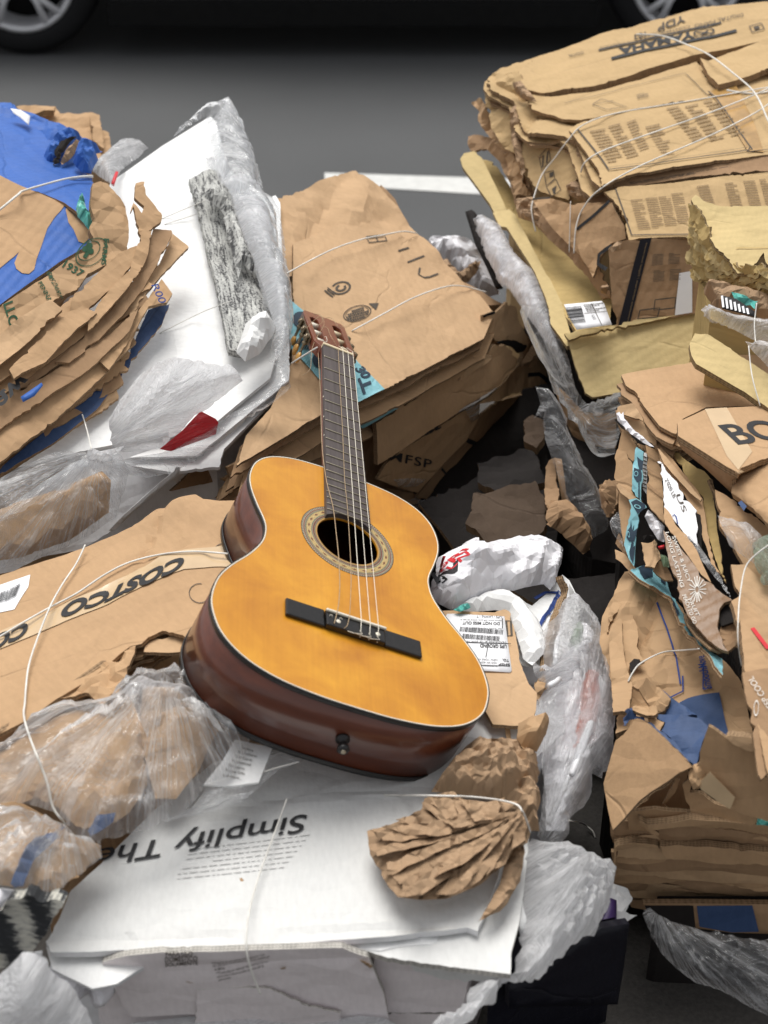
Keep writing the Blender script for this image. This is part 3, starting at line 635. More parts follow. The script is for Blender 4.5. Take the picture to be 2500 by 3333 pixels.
# neck and heel
V = []; Fc = []; ys = [0.002, -.03, -.1, -.2, -.27, -.295, -.31, -.32, -.3252]
dp = [.019, .0195, .0205, .022, .024, .034, .056, .078, .088]; NS = 14
for y, d in zip(ys, dp):
    hw = fbw(y) if y > -.28 else fbw(y)*(1-.25*max(0, (-.28-y)/.045))
    for k in range(NS+1):
        a_ = pi*k/NS; V.append((-hw*cos(a_), y, .0003-d*sin(a_)**.8))
for i in range(len(ys)-1):
    for k in range(NS+1):
        k2 = (k+1) % (NS+1); Fc.append((i*(NS+1)+k, (i+1)*(NS+1)+k, (i+1)*(NS+1)+k2, i*(NS+1)+k2))
Fc.append(tuple(range(NS+1))); Fc.append(tuple((len(ys)-1)*(NS+1)+k for k in range(NS+1))[::-1])
gm('neck', V, Fc, m_neck)
# head, pitched back
he = bpy.data.objects.new('headstock', bpy.data.meshes.new('headstock')); bpy.data.objects.remove(he)
hol = np.array([(-.026, -.002), (.026, -.002), (.031, .012), (.0355, .020), (.0385, .17), (.034, .182), (.012, .186), (0, .183), (-.012, .186), (-.034, .182), (-.0385, .17), (-.0355, .020), (-.031, .012)])
def slot(cx, s):
    return np.array([(cx-.0068, .032), (cx+.0068, .032), (cx+.0075, .150), (cx, .158), (cx-.0075, .150)])
sl = [slot(-.0205, 0), slot(.0205, 0)]
head = plate('headstock', hol, sl, -.019, 0, m_neck); head.matrix_local = Matrix.Translation((0, .003, .0015)) @ Matrix.Rotation(radians(-13), 4, 'X'); bevel(head, .0012)
for sx in (-1, 1):
    V, Fc = box(sx*.0392-.0008, sx*.0392+.0008, .034, .152, -.0155, -.0025); pl = gm('machine_plate', V, Fc, m_met, head, False)
    for k in range(3):
        y = .052+.041*k
        V, Fc = lathe([(.0, -.001), (.0048, -.001), (.0048, .016), (.0, .016)], 16, (sx, 0, 0), (sx*.0125, y, -.0075)); gm('string_roller', V, Fc, m_ivo if sx < 0 else m_crm, head)
        V, Fc = join([lathe([(0, 0), (.0066, 0), (.0066, .003), (.0058, .0045), (0, .0045)], 14, (sx, 0, 0), (sx*.040, y, -.009)), lathe([(0, 0), (.0035, 0), (.003, .002), (0, .002)], 10, (sx, 0, 0), (sx*.0446, y, -.009)),
            tube([(sx*.043, y-.009, -.002), (sx*.043, y-.009, -.016), (sx*.0432, y-.009, -.034)], .0022, 8), lathe([(.0034, -.001), (.0046, .002), (.0034, .005)], 12, (0, 0, 1), (sx*.043, y-.009, -.018)), box(sx*.0398-.001, sx*.0398+.004*sx, y-.013, y-.0045, -.005, -.002)])
        gr = gm('machine_head', V, Fc, m_met, head, False)
        bm = bmesh.new(); bmesh.ops.create_uvsphere(bm, u_segments=16, v_segments=10, radius=1)
        for v in bm.verts: v.co = Vector((sx*.043+v.co.x*.0045, y-.009+v.co.y*.0085*(1+.12*v.co.z), -.0425+v.co.z*.0105))
        me = bpy.data.meshes.new('tuner_button'); bm.to_mesh(me); bm.free(); me.polygons.foreach_set('use_smooth', [True]*len(me.polygons)); me.materials.append(m_amb); tb = bpy.data.objects.new('tuner_button', me); C.objects.link(tb); tb.parent = head
# bridge
YB = -.648
V, Fc = join([box(-.091, -.040, YB-.0215, YB+.0085, .0003, .0055), box(.040, .091, YB-.0215, YB+.0085, .0003, .0055), box(-.0395, .0395, YB-.0215, YB+.0085, .0003, .0095)])
br = bevel(gm('bridge', V, Fc, m_brg, None, False), .0018, 3)
V, Fc = box(-.0405, .0405, YB+.001, YB+.0046, .009, .0128); sad = bevel(gm('saddle', V, Fc, m_ivo, br, False), .0014, 3)
for x in (-.024, .029): V, Fc = lathe([(0, .0006), (.0030, .0005), (.0032, 0)], 16, (0, 0, 1), (x, YB-.0105, .0095)); gm('inlay_dot', V, Fc, m_ivo, br)
for x in (-.034, -.021):
    V, Fc = tube([(x-.0016, YB-.0065, .0096), (x-.0013, YB-.005, .0108), (x, YB-.0045, .0112), (x+.0013, YB-.005, .0108), (x+.0016, YB-.0065, .0096)], .0004, 5); gm('string_eyelet', V, Fc, m_ivo, br)
# strings: photo points on the string plane; lower two slack
def gstr(pts, z, r, mat):
    L = [gl(x, y, zz) for (x, y), zz in zip(pts, z)]; L = smoothpoly(np.array(L), 6, False) if len(L) > 2 else np.array(L)
    V, Fc = tube(L, r, 6); gm('string', V, Fc, mat)
z3 = [.0105, .0115, .0135]
def straight(x0, y0, x1, y1): a_ = gl(x0, y0, .0102); b_ = gl(x1, y1, .0135); return a_, b_
for (x0_, y0_, x1_, y1_, r, mt) in ((1116, 1138, 1176, 2014, .00052, m_nyl), (1132.5, 1143, 1205, 2028, .00048, m_nyl), (1148.5, 1147, 1232, 2038, .00045, m_nyl)):
    a_, b_ = straight(x0_, y0_, x1_, y1_); e_ = np.array([b_[0]+.0005, YB-.0225, .006]); sA = np.array([a_[0]*.9+.004, a_[1]+.05, -.012])
    V, Fc = tube([sA, a_+[0, .002, 0], b_+[0, .001, .0], b_+[0, -.003, 0], [b_[0], YB-.015, .0105], e_], r, 6); gm('string', V, Fc, mt)
    V, Fc = tube([[b_[0]+.001, YB-.013, .0102], [b_[0]-.0015, YB-.017, .0112], [b_[0]+.002, YB-.021, .0104], [b_[0]-.009, YB-.0225, .009], [b_[0]-.017, YB-.0215, .0085]], r*.9, 5); gm('string_knot', V, Fc, mt)
gstr([(1101, 1134), (1107, 1260), (1115, 1400), (1122, 1560), (1130, 1640), (1138, 1760), (1143, 1870), (1141, 1950), (1138, 2000), (1131, 2034), (1120, 2045)], [.0105, .011, .011, .0112, .0113, .012, .012, .0125, .0133, .010, .0102], .00052, m_bass)
gstr([(1036, 1150), (1043, 1280), (1046, 1400), (1051, 1480), (1064, 1570), (1084, 1650), (1095, 1740), (1103, 1820), (1106, 1900), (1103, 1960), (1098, 1990), (1088, 2030)], [-.004, 0, .004, .009, .011, .012, .012, .012, .012, .013, .0133, .010], .00058, m_bass)
for pts in ([(1000, 1066), (1040, 1030), (1055, 1055), (1030, 1100), (1015, 1140), (1010, 1200), (985, 1222)], [(1050, 1037), (1080, 1036), (1100, 1062), (1120, 1062), (1115, 1050)], [(1045, 1066), (1065, 1066), (1075, 1090), (1090, 1115), (1101, 1134)], [(1020, 1022), (1045, 1026), (1048, 1050), (1030, 1060)], [(1055, 1098), (1062, 1096), (1064, 1112), (1052, 1112)]):
    gstr(pts, [-.006, -.003, -.002, -.004, -.008, -.012, -.014][:len(pts)], .0004, m_bass if pts[0][0] < 1052 else m_nyl)
V, Fc = join([lathe([(0, 0), (.0085, 0), (.0085, .003), (.0045, .005), (.004, .011), (.007, .014), (.0075, .018), (.005, .021), (0, .0215)], 20, (0, -1, 0), (.004, -.790, -.050))]); gm('strap_pin', V, Fc, m_blk)
V, Fc = lathe([(0, .0225), (.0028, .0225), (.0034, .021), (0, .021)], 14, (0, -1, 0), (.004, -.790, -.050)); gm('pin_screw', V, Fc, m_fret)
# ================================================================== bundles
def rpoly(S, name, s, mats, par, z=0, th=.004, rag=(.002, .02), res=.012, **k): return sheet(name, S, q(z, s), th, mats, par, res=res, rag=rag, **k)
# ---- centre bundle -------------------------------------------------
SC = Surf([(1060, 1100, 2.50), (1180, 570, 2.93), (1600, 1010, 2.76)])
cb = thing('cardboard_bundle', 'large tied bundle of flattened brown cartons behind the guitar headstock with teal tape across it', 'cardboard bundle', tuple(P(1250, 1000, 2.8)*[1, 1, 0]+[0, 0, .13]), 'tied cardboard bundles')
s0 = SC.lower(.0); s0.terms = []; s0.bend(.008, .25).crump(.02, .14).crease([(1000, 770), (1060, 680), (1115, 590)], .008, .05).crease([(1010, 770), (1120, 740), (1250, 700)], .007, .05).crease([(1190, 620), (1180, 700), (1110, 745)], -.008, .05).bump((1130, 660), .012, .06)
MAINO = q(0, "770,1518 900,1441 1054,1345 1270,1262 1574,1103 1608,1020 1560,962 1430,880 1330,790 1290,752 1220,745 1105,727 955,792 950,1180 880,1330 800,1420")
core('inner_boxes', SC, MAINO, [mk_card2, mk_card2], cb, dn=.12, shrink=.72)
stack('flattened_box', SC, MAINO, 7, .017, [B2, B, B3], cb, dn0=.012, jit=.014, bend=.006, spread=.004, seed=3, res=.022)
S = s0.lower(.004); S.terms = s0.terms; rpoly(S, 'folded_box_end', "890,650 1000,612 1080,580 1155,560 1165,572 1185,572 1240,605 1300,680 1350,745 1400,790 1450,850 1500,900 1560,962 1420,960 1100,900 905,900", B3, cb, th=.006)
S = s0.lower(.018); S.terms = []; S.bend(.01, .1); rpoly(S, 'folded_box_end', "1240,600 1290,640 1330,710 1370,790 1420,850 1470,862 1500,905 1590,960 1640,985 1560,1000 1300,800", B2, cb, th=.02)
SM = SC.lower(-.006); SM.bend(.003, .3).crease([(930, 960), (1290, 830), (1420, 790)], .0016, .01).crease([(1250, 830), (1400, 930), (1570, 1075)], .0012, .006).crease([(1000, 1250), (1200, 1180), (1600, 1010)], .001, .02).flute((930, 960), (1290, 830), .0003)
mb = sheet('top_board', SM, MAINO, .006, B3, cb, res=.012, rag=(.0012, .03))
for fr in ((q(1, "1395,1262 1440,1290"),), ):
    pass
# recycling ring and seals
def ringmark(S, cx, cy, ux, uy, vx, vy, r0, r1, mat, par, a0=0, a1=2*pi, n=28, name='printed_ring', off=.0012):
    V = []; Fc = []
    for i in range(n+1):
        a = a0+(a1-a0)*i/n
        for r in (r0, r1): V.append((cx+r*(ux*cos(a)+vx*sin(a)), cy+r*(uy*cos(a)+vy*sin(a))))
    u = S.uv(V); W_ = press(S, u, off, par)
    for i in range(n): Fc.append((2*i, 2*i+1, 2*i+3, 2*i+2))
    return mk(name, W_, Fc, mat, par, False)
ringmark(SM, 1108, 940, 32, -10, 8, 20, .78, 1, mk_ink2, mb, -2.4, 3.0); ringmark(SM, 1108, 940, 32, -10, 8, 20, .3, .55, mk_ink2, mb, -.4, 4.6)
quads(SM, 'fine_print', [(0, .0, 1, .25), (.1, .45, 1, .65), (0, .8, .9, 1)], [(1053, 950), (1080, 972), (1066, 938)], mk_ink2, mb)
ringmark(SM, 1161, 1024, 45, -14, 9, 24, .93, 1, mk_ink2, mb); ringmark(SM, 1161, 1024, 45, -14, 9, 24, .80, .84, mk_ink2, mb)
for i, wd in enumerate((.5, .8, .9, .85, .6)): fine_print(SM, [(1161-40*wd, 1024+12*wd+(i-2)*7.5), (1161+40*wd, 1024-12*wd+(i-2)*7.5), (1161-40*wd+3, 1024+12*wd+(i-2)*7.5+6)], 1, mk_ink2, mb, 20+i, 1.9)
decal('recycling_mark', SM, [(1198, 991), (1231, 990), (1222, 1013)], mk_ink2, mb)
quads(SM, 'handling_mark', [(0, 0, 1, .12), (0, .88, 1, 1), (0, .12, .05, .88), (.95, .12, 1, .88), (.47, .12, .53, .88), (.1, .3, .9, .4)], [(1190, 770), (1250, 765), (1200, 792)], mk_ink2, mb)
for L in ([(1296, 818), (1330, 808)], [(1326, 855), (1380, 835)], [(1366, 873), (1362, 895), (1380, 905), (1400, 903), (1425, 893)]): outline(SM, L, .004, mk_ink2, mb, False)
# teal branded tape across the corner
TP = q(0, "948,980 1010,1035 1100,1100 1160,1180 1225,1245 1298,1330 1180,1395 1120,1330 1040,1240 948,1140 930,1050")
ST = SM.lower(-.0014); ST.crump(.002, .03).terms.append(SM.terms[0])
tp = decal('teal_tape', ST, q(0, "940,975 1010,1035 1100,1100 1160,1180 1225,1245 1250,1270 1140,1325 1040,1240 948,1140 930,1050"), mk_teal, cb, off=.0008)
S2 = None
# ---- its side layers
SS = Surf([(1300, 1245, 2.575), (1610, 1050, 2.76), (1500, 1330, 2.735)])
def shin(s, m, dn, z=0, th=.005, par=None, name='side_flap', S=None, tilt=(0, 0), bend=.004, rag=(.002, .025), crn=None, res=.011):
    x = (S or SS).lower(dn, tilt); x.terms = []; x.bend(bend, .09)
    if crn: x.crump(*crn)
    return sheet(name, x, q(z, s), th, m, par or cb, res=res, rag=rag), x
shin("560,1600 740,1440 1050,1300 1298,1180 1500,1060 1660,1100 1560,1300 1350,1420 1100,1500 740,1560", B2, .06)
shin("-60,570 0,535 300,365 600,185 640,60 690,45 650,170 560,290 400,420 290,545 50,610 -60,650", B, -.002, z=10, crn=(.005, .08)); shin("598,60 680,30 692,45 655,130 640,190 600,172", B3, -.014, z=10, crn=(.006, .03), th=.003); bag('torn_edge', SS.lower(-.016), q(10, "600,62 640,42 690,30 690,48 650,60 610,75"), .004, [mk_dark], cb, res=.005, R=.01, cr=(.006, .01))
shin("-40,660 100,600 290,540 200,615 120,665 -40,730", [mk_slate, mk_edge], -.006, z=10); bag('torn_edge', SS.lower(-.010), q(10, "35,545 60,560 80,610 105,650 100,690 70,660 60,600"), .004, [mk_pap], cb, res=.005, R=.01, cr=(.008, .01))
lg, x = shin("-160,840 0,720 120,660 300,540 430,450 480,400 560,335 640,345 700,270 740,285 770,272 800,300 830,320 825,350 862,370 850,430 820,455 720,560 560,660 300,850 120,960 0,1040 -160,1140", B, -.022, z=10, crn=(.007, .09), th=.009)
shin("540,350 600,340 690,345 640,400 560,450 480,520 430,530 500,440", B3, -.028, z=10, crn=(.006, .04), th=.003)
_, x4 = shin("560,700 720,560 850,430 900,400 1000,350 1060,400 1062,480 1112,520 1085,552 1000,560 800,640 640,682", B, -.006, z=10, crn=(.014, .06)); outline(x4, q(10, "935,490 1000,480 1080,540"), .008, mk_ink, cb, False)
shin("690,40 760,-40 850,0 880,120 940,256 930,285 860,250 780,232 700,250 650,180", B3, -.004, z=10, crn=(.014, .06)); shin("700,262 780,228 932,262 900,320 860,330 820,290 760,268", [mk_dark, mk_dark], -.001, z=10); shin("850,120 880,130 940,200 1000,270 1060,370 1112,470 1105,520 1050,550 1040,480 960,420 860,410 880,330 940,280 900,200", B2, .012, z=10, crn=(.03, .04), th=.01)  # the near-black sheet paints the shade of an open hole
bag('crushed_paper', SS.lower(-.008), q(10, "860,420 930,320 960,260 1000,300 1010,350 960,380 920,410 870,430"), .015, [mk_pap], cb, res=.006, R=.02, cr=(.025, .02))
S = Surf([(1250, 1500, 2.585), (1530, 1310, 2.76), (1378, 1623, 2.755)]).bend(.003, .2)
sp = sheet('lettered_panel', S, q(10, "-160,1240 -100,1140 0,1045 300,850 470,740 575,690 560,800 480,960 300,1150 130,1335 0,1300 -120,1260"), .005, B, cb, rag=(.001, .03), res=.01)
text(S, "MFSP", (1268, 1497), (1402, 1524), (1272, 1468), mk_ink, sp, bold=.01, spacing=1.15); text(S, "at", (1378, 1418), (1434, 1392), (1382, 1390), mk_ink, sp, bold=.04)
bag('clear_film_scrap', S.lower(-.006), q(10, "-40,1240 100,1230 200,1240 120,1290 0,1300"), .004, [mk_clear], cb, res=.006, R=.01, cr=(.006, .015)); bag('clear_film_scrap', S.lower(-.008), q(10, "450,740 520,700 580,700 570,800 520,830 500,780"), .004, [mk_clear], cb, res=.006, R=.01, cr=(.008, .015)); bag('clear_film_scrap', S.lower(-.004), q(10, "60,1390 120,1370 190,1390 180,1440 130,1460 90,1420"), .008, [mk_clear], cb, res=.006, R=.01, cr=(.012, .015))
_, x = shin("560,800 700,680 980,600 1018,700 980,800 800,900 560,1040 350,1230 200,1380 110,1365 300,1150 480,960", B2, .022, z=10, S=S, crn=(.008, .1)); outline(x, q(10, "482,955 530,975 575,1010 568,1035"), .009, mk_ink, cb, False); outline(x, q(10, "365,1200 560,1045"), .010, mk_slate, cb, False); outline(x, q(10, "300,1160 355,1225"), .005, mk_ink, cb, False)
shin("400,1200 600,1080 860,900 892,950 880,1010 740,1060 580,1110 440,1180", B, .04, z=10, S=S); shin("-100,1300 100,1340 200,1390 100,1420 -60,1400", B, .03, z=10, S=S)
shin("700,1620 760,1540 1010,1440 1060,1400 1070,1560 900,1640 760,1660", B2, .02, crn=(.01, .06)); shin("720,1560 900,1450 1060,1370 1060,1420 900,1500 760,1580", B, .0, crn=(.006, .08)); shin("735,1520 900,1445 1058,1352 1058,1385 900,1480 745,1550", B3, -.006, crn=(.004, .08))
lte = sheet('loose_tape_end', SS.lower(-.030).crump(.004, .04), q(0, "1215,1235 1262,1285 1298,1330 1240,1362 1180,1395 1150,1365 1110,1320"), .0006, mk_teal, cb, res=.006); ringmark(SS.lower(-.0304), 1205, 1305, 30, 20, -24, 28, 0, 1, mk_slate, lte); text(SS.lower(-.031), 'securely', (1195, 1322), (1245, 1290), (1190, 1314), mk_wink, lte, cell=.3)
# teal tape printing
ringmark(ST, 1040, 1180, 22, 16, -14, 20, 0, 1, mk_slate, tp); ringmark(ST, 975, 1045, 20, 16, -16, 20, 0, 1, mk_slate, tp); None
text(ST, "prime", (955, 1130), (1010, 1148), (968, 1105), mk_slate, tp, bold=.03); text(ST, "30", (1152, 1205), (1182, 1240), (1178, 1195), mk_slate, tp, bold=.04)
quads(ST, 'printed_arrow', [(0, 0, 1, .25), (.4, .25, .6, 1)], [(1160, 1240), (1180, 1290), (1195, 1225)], mk_slate, tp)
# ---- white boards in a torn clear sack (left of centre) ---------------------
SD = Surf([(680, 400, 2.86), (300, 1450, 2.24), (930, 1180, 2.37)])
wb = thing('bagged_boards', 'tall white boards packed in torn clear plastic sack leaning left of the guitar neck', 'bagged boards', tuple(P(500, 1200, 2.6)*[1, 1, 0]+[0, 0, .13]))
core('inner_boards', SD, q(0, "380,640 685,420 790,700 900,1150 860,1260 700,1400 320,1440 150,1440"), [mk_white2, mk_white2], wb, dn=.05, shrink=.9)
S = SD.lower(.03); S.terms = []; S.bend(.006, .2); sheet('white_board', S, q(0, "640,480 880,640 897,633 912,660 920,860 932,1100 943,1260 928,1290 890,1300 730,1465 716,1525 560,1540 300,1500"), .006, W, wb, rag=(.0015, .03))
S = SD.lower(.015); S.terms = []; S.bend(.004, .2); sheet('white_board', S, q(0, "660,500 760,560 870,840 940,1080 946,1240 900,1280 640,1480 300,1490"), .004, W, wb, rag=(.0015, .03))
S = SD.lower(0).bend(.006, .35).crease([(330, 1180), (700, 960), (860, 860)], .0015, .008).crease([(300, 1380), (440, 1330), (640, 1240), (800, 1210)], .002, .02)
bd = sheet('white_board', S, q(0, "360,590 530,470 685,378 705,398 735,520 790,700 870,1000 900,1150 880,1230 700,1380 300,1462 40,1530 -20,1600 60,1300 250,900"), .006, W, wb, rag=(.0008, .04))
SD2 = Surf([(300, 1500, 2.22), (728, 1480, 2.30), (200, 1820, 2.20)]).bend(.006, .15)
sheet('lower_board', SD2, q(0, "-60,1700 250,1500 500,1440 728,1470 716,1525 660,1527 580,1530 500,1600 352,1735 260,1790 140,1811 40,1860 -60,1880"), .01, W2, wb, rag=(.002, .02))
S = Surf([(352, 1735, 2.15), (580, 1530, 2.24), (200, 1900, 2.14)]); bag('torn_edge', S, q(3, "755,560 760,545 785,545 800,555 790,570 780,580 790,600 760,608 745,595 700,620 560,745 480,820 470,818 540,745 680,620 735,575"), .004, [mk_white], wb, res=.006, R=.01, cr=(.006, .01))
# coloured scrap and black-and-white cloth strip in the sack
S = SD.lower(-.012); S.terms = []; S.crump(.008, .05)
def strp():
    a = M_('grey_streaked_cloth'); v = a.uvmap(obj=True); mp = a.uvmap(14, 120, .2); n_ = a.noise(a.uvmap(3, 22, 0), 6, 8, .75, 1.0); n2 = a.noise(a.uvmap(120, 120), 2, 3)
    f = a.math('ADD', a.math('MULTIPLY', n_, .75), a.math('MULTIPLY', n2, .28)); a.l(a.ramp(f, [(.38, (.02, .02, .022)), (.47, (.10, .10, .10)), (.52, (.42, .42, .40)), (.66, (.66, .66, .62))]), a.b.inputs['Base Color']); a.b.inputs['Roughness'].default_value = .8; a.bump(n2, .6, .003); return a.m
def bands():
    a = M_('banded_cloth'); v = a.uvmap(); sp = a.n('ShaderNodeSeparateXYZ'); a.l(v, sp.inputs[0]); n_ = a.noise(v, 60, 4, .7); w_ = a.math('SINE', a.math('ADD', a.math('MULTIPLY', a.math('ADD', a.math('MULTIPLY', sp.outputs[0], .9), a.math('MULTIPLY', sp.outputs[1], .35)), 150), a.math('MULTIPLY', a.noise(v, 14, 6, .7), 4)))
    f = a.math('ADD', a.math('MULTIPLY', w_, .17), a.noise(a.uvmap(60, 200), 1, 5, .7)); wv = a.n('ShaderNodeTexWave', i_Scale=160.); a.l(v, wv.inputs['Vector']); a.l(a.ramp(f, [(.40, (.03, .032, .035)), (.48, (.09, .092, .095)), (.54, (.42, .41, .37)), (.66, (.68, .66, .58))]), a.b.inputs['Base Color']); a.b.inputs['Roughness'].default_value = .9; a.bump(a.math('ADD', wv.outputs[1], n_), .7, .002); return a.m
mk_band = bands()
mk_cloth = strp()
SCL = Surf([(660, 640, 2.64), (760, 1090, 2.36), (870, 1050, 2.40)]).crump(.012, .07, 3, 1.2).bend(.012, .08)
sheet('streaked_cloth_strip', SCL, q(1, "815,785 870,760 930,740 945,760 985,830 1010,900 1030,1000 1060,1100 1110,1180 1150,1300 1190,1425 1150,1460 1060,1500 990,1510 960,1360 925,1200 880,1010 850,900"), .012, mk_cloth, wb, res=.008, rag=(.002, .02))
S = Surf([(700, 640, 2.59), (800, 1030, 2.37), (860, 1030, 2.39)]); bag('rolled_cloth_edge', S, q(1, "880,850 905,800 935,775 960,800 1000,880 1040,1010 1100,1160 1090,1180 1050,1140 1030,1200 990,1040 950,900 910,870"), .025, [mk_cloth], wb, res=.008, R=.03, cr=(.008, .03))
S = Surf([(800, 1060, 2.33), (890, 1050, 2.35), (830, 1150, 2.30)]); bag('crumpled_paper', S, q(1, "1060,1400 1100,1370 1150,1365 1190,1420 1180,1450 1120,1530 1060,1560 1020,1520 1045,1450"), .03, [mk_white], wb, res=.007, R=.03, cr=(.02, .03))
S = Surf([(420, 560, 2.70), (600, 460, 2.82), (340, 600, 2.66)]); bag('coloured_film', S, q(1, "400,745 440,700 500,650 560,622 620,625 640,640 600,680 520,740 490,800 440,770"), .02, [mk_milk], wb, res=.008, R=.03, cr=(.02, .025))
S = Surf([(360, 570, 2.66), (380, 590, 2.65), (360, 620, 2.63)]); sheet('red_strip', S, q(1, "480,790 500,740 512,742 492,800"), .003, mk_red, wb)
# film
SF = Surf([(700, 330, 2.86), (780, 1100, 2.33), (930, 1180, 2.33)]); SF2 = SF.lower(-.02)
bag('clear_sack', SF2, q(1, "750,590 790,530 880,465 985,438 1010,480 1050,565 1100,690 1120,750 1108,800 1150,870 1190,940 1210,1100 1250,1200 1270,1390 1240,1500 1190,1560 1180,1400 1120,1150 1040,1000 990,850 940,720 905,600 890,500"), .03, [mk_clear], wb, res=.008, R=.05, cr=(.035, .04), st=2.5, ang=.9, cr2=(.02, .02, 2, .5))
bag('clear_sack', SF2.lower(-.006), q(1, "1010,870 1080,860 1150,900 1180,990 1200,1150 1240,1250 1260,1400 1230,1480 1190,1430 1150,1280 1110,1150 1060,1050"), .03, [mk_milk], wb, res=.008, R=.04, cr=(.04, .04), st=2, ang=1.2, cr2=(.02, .02, 2, .5))
bag('clear_sheet', SD.lower(-.03), q(1, "930,500 985,440 1010,480 1050,565 1110,700 1140,830 1175,850 1205,900 1235,1080 1245,1200 1265,1300 1265,1480 1225,1600 1160,1560 1180,1440 1130,1300 1110,1180 1050,1060 1010,880 960,720"), .012, [mk_clear2], wb, res=.009, R=.04, cr=(.02, .09), st=3, ang=.9, cr2=(.010, .03, 4, .9))
bag('torn_plastic', SF2.lower(-.012), q(1, "890,680 920,700 970,670 990,740 960,790 1010,760 1100,790 1120,830 1060,860 1000,820 960,800 930,740 900,720"), .02, [mk_milk], wb, res=.008, R=.03, cr=(.03, .03))
SK = Surf([(300, 1440, 2.17), (930, 1240, 2.28), (560, 1180, 2.22)])
bag('white_film_bag', SK, q(3, "465,430 470,340 520,250 600,150 680,90 750,68 900,85 1000,100 1050,170 980,225 900,290 840,320 780,390 700,460 600,475 520,478 480,460"), .07, [mk_milk2], wb, res=.008, R=.12, cr=(.05, .06), st=2.2, ang=.5, cr2=(.02, .025, 3, .4), pleat=[(300, 1470, .012, 22, .3)])
sheet('red_packet', SK.lower(-.006).bend(.01, .06), q(3, "690,465 790,385 870,300 930,335 942,350 935,400 900,415 740,475"), .006, mk_red2, wb, res=.01)
bag('clear_sack', SK.lower(-.004), q(3, "-60,620 60,560 200,490 290,470 385,480 420,470 470,490 500,520 580,500 700,480 880,400 1000,310 1100,260 1180,180 1245,60 1258,200 1230,225 1180,265 1050,350 960,430 850,520 760,560 640,590 480,560 420,560 330,620 240,690 100,760 -20,800 -80,820"), .045, [mk_clear2], wb, res=.009, R=.07, cr=(.03, .05), st=3, ang=.4, pleat=[(300, 1470, .022, 26, .25)], cr2=(.018, .025, 2.5, .4))
SK3 = Surf([(300, 1480, 2.15), (0, 1750, 2.07), (500, 1600, 2.17)])
bag('clear_sack', SK3, q(3, "-80,640 100,560 330,480 400,490 520,480 560,560 540,640 500,760 400,830 200,930 0,985 -80,1000"), .02, [mk_clear], wb, res=.01, R=.06, cr=(.03, .06), st=4, ang=-.6, pleat=[(300, 1470, .018, 24, .35)])
S = SK3.lower(-.01); bag('tied_knot', S, q(3, "380,470 400,460 430,475 500,462 540,450 520,470 480,490 500,520 440,535 400,520 375,500"), .02, [mk_milk2], wb, res=.006, R=.02, cr=(.02, .015))
bag('brown_contents', SK3.lower(.03), q(3, "-80,760 60,700 250,640 440,560 480,600 470,740 300,860 100,930 -80,960"), .02, [mk_card], wb, res=.015, R=.04, cr=(.02, .1))
# ---- blue carton bundle, left -------------------------------------------------
be = thing('cardboard_bundle', 'tied bundle with a torn bright blue carton on top at the left edge', 'cardboard bundle', tuple(P(100, 900, 2.5)*[1, 1, 0]+[0, 0, .13]), 'tied cardboard bundles')
S = Surf([(-40, 360, 2.80), (305, 650, 2.54), (0, 590, 2.53)]).bend(.006, .15).crump(.004, .1)
S.crease([(0, 640), (120, 600), (260, 580)], .002, .01)
blt = sheet('blue_box_top', S, q(1, "-80,440 0,450 60,457 75,480 130,495 190,520 330,580 352,600 345,640 335,700 350,735 400,765 410,820 380,960 280,890 90,810 -80,740"), .006, [mk_blue, mk_edge], be, res=.01, rag=(.0018, .02))
ftop = S
sb = S.lower(-.01); sb.terms = []; sb.crump(.02, .04)
bag('crushed_blue_edge', Surf([(0, 400, 2.80), (250, 440, 2.78), (250, 520, 2.72)]).lower(-.0), q(1, "-80,450 10,450 65,457 80,480 130,500 240,540 330,582 345,620 300,640 250,680 220,700 180,670 110,610 40,600 -20,620 -80,620"), .018, [mk_blue], be, res=.008, R=.03, cr=(.022, .05))
for s_, sf, dp_ in (("185,690 215,640 235,600 300,580 355,590 340,640 290,690 268,715 225,735 195,730", 2.70, .012), ("315,700 330,650 350,640 400,640 445,655 410,665 425,690 400,730 395,750 355,745 330,720", 2.64, .016)):
    S = Surf([(200, 480, sf), (330, 470, sf+.02), (260, 560, sf-.03)]); o = bag('torn_blue_flap', S, q(1, s_), .03, [mk_blue], be, res=.006, R=.02, cr=(.03, .025), rag=(.002, .01))
S = Surf([(200, 480, 2.66), (330, 470, 2.68), (260, 560, 2.63)]); bag('torn_hole_shade', S, q(1, "228,720 235,650 262,610 300,592 330,590 300,615 280,650 262,700"), .006, [mk_dark], be, res=.006, R=.01, cr=(.006, .01)); bag('torn_edge', S, q(1, "262,700 285,650 330,610 350,615 352,640 330,655 300,690 268,712"), .015, [mk_pap], be, res=.006, R=.015, cr=(.02, .012))  # the hole is a near-black patch painting its inner shade
sheet('white_sticker', Surf([(40, 350, 2.80), (100, 380, 2.79), (80, 400, 2.77)]).lower(-.022), q(1, "45,468 90,475 130,500 125,540 85,505 60,490"), .0005, mk_lab, be)
SE1 = Surf([(0, 570, 2.50), (215, 663, 2.50), (0, 990, 2.28)]).bend(.003, .2).flute((0, 880), (200, 700), .0002)
fr = sheet('blue_box_front', SE1, q(1, "-80,720 0,755 90,800 285,880 300,878 335,905 388,1030 365,1065 255,1130 120,1230 0,1322 -80,1380"), .006, [mk_blue, mk_edge], be, res=.01)
decal('brown_print_area', SE1, q(1, "-80,724 0,757 90,802 284,881 262,910 238,935 205,985 180,1060 158,1120 148,1165 125,1186 95,1184 70,1165 62,1140 75,1105 82,1090 60,1112 0,1163 -80,1225"), mk_card, fr); decal('brown_print_area', SE1, q(1, "284,905 296,882 320,900 384,998 384,1030 365,1050 340,1042 318,990 296,960"), mk_card, fr)
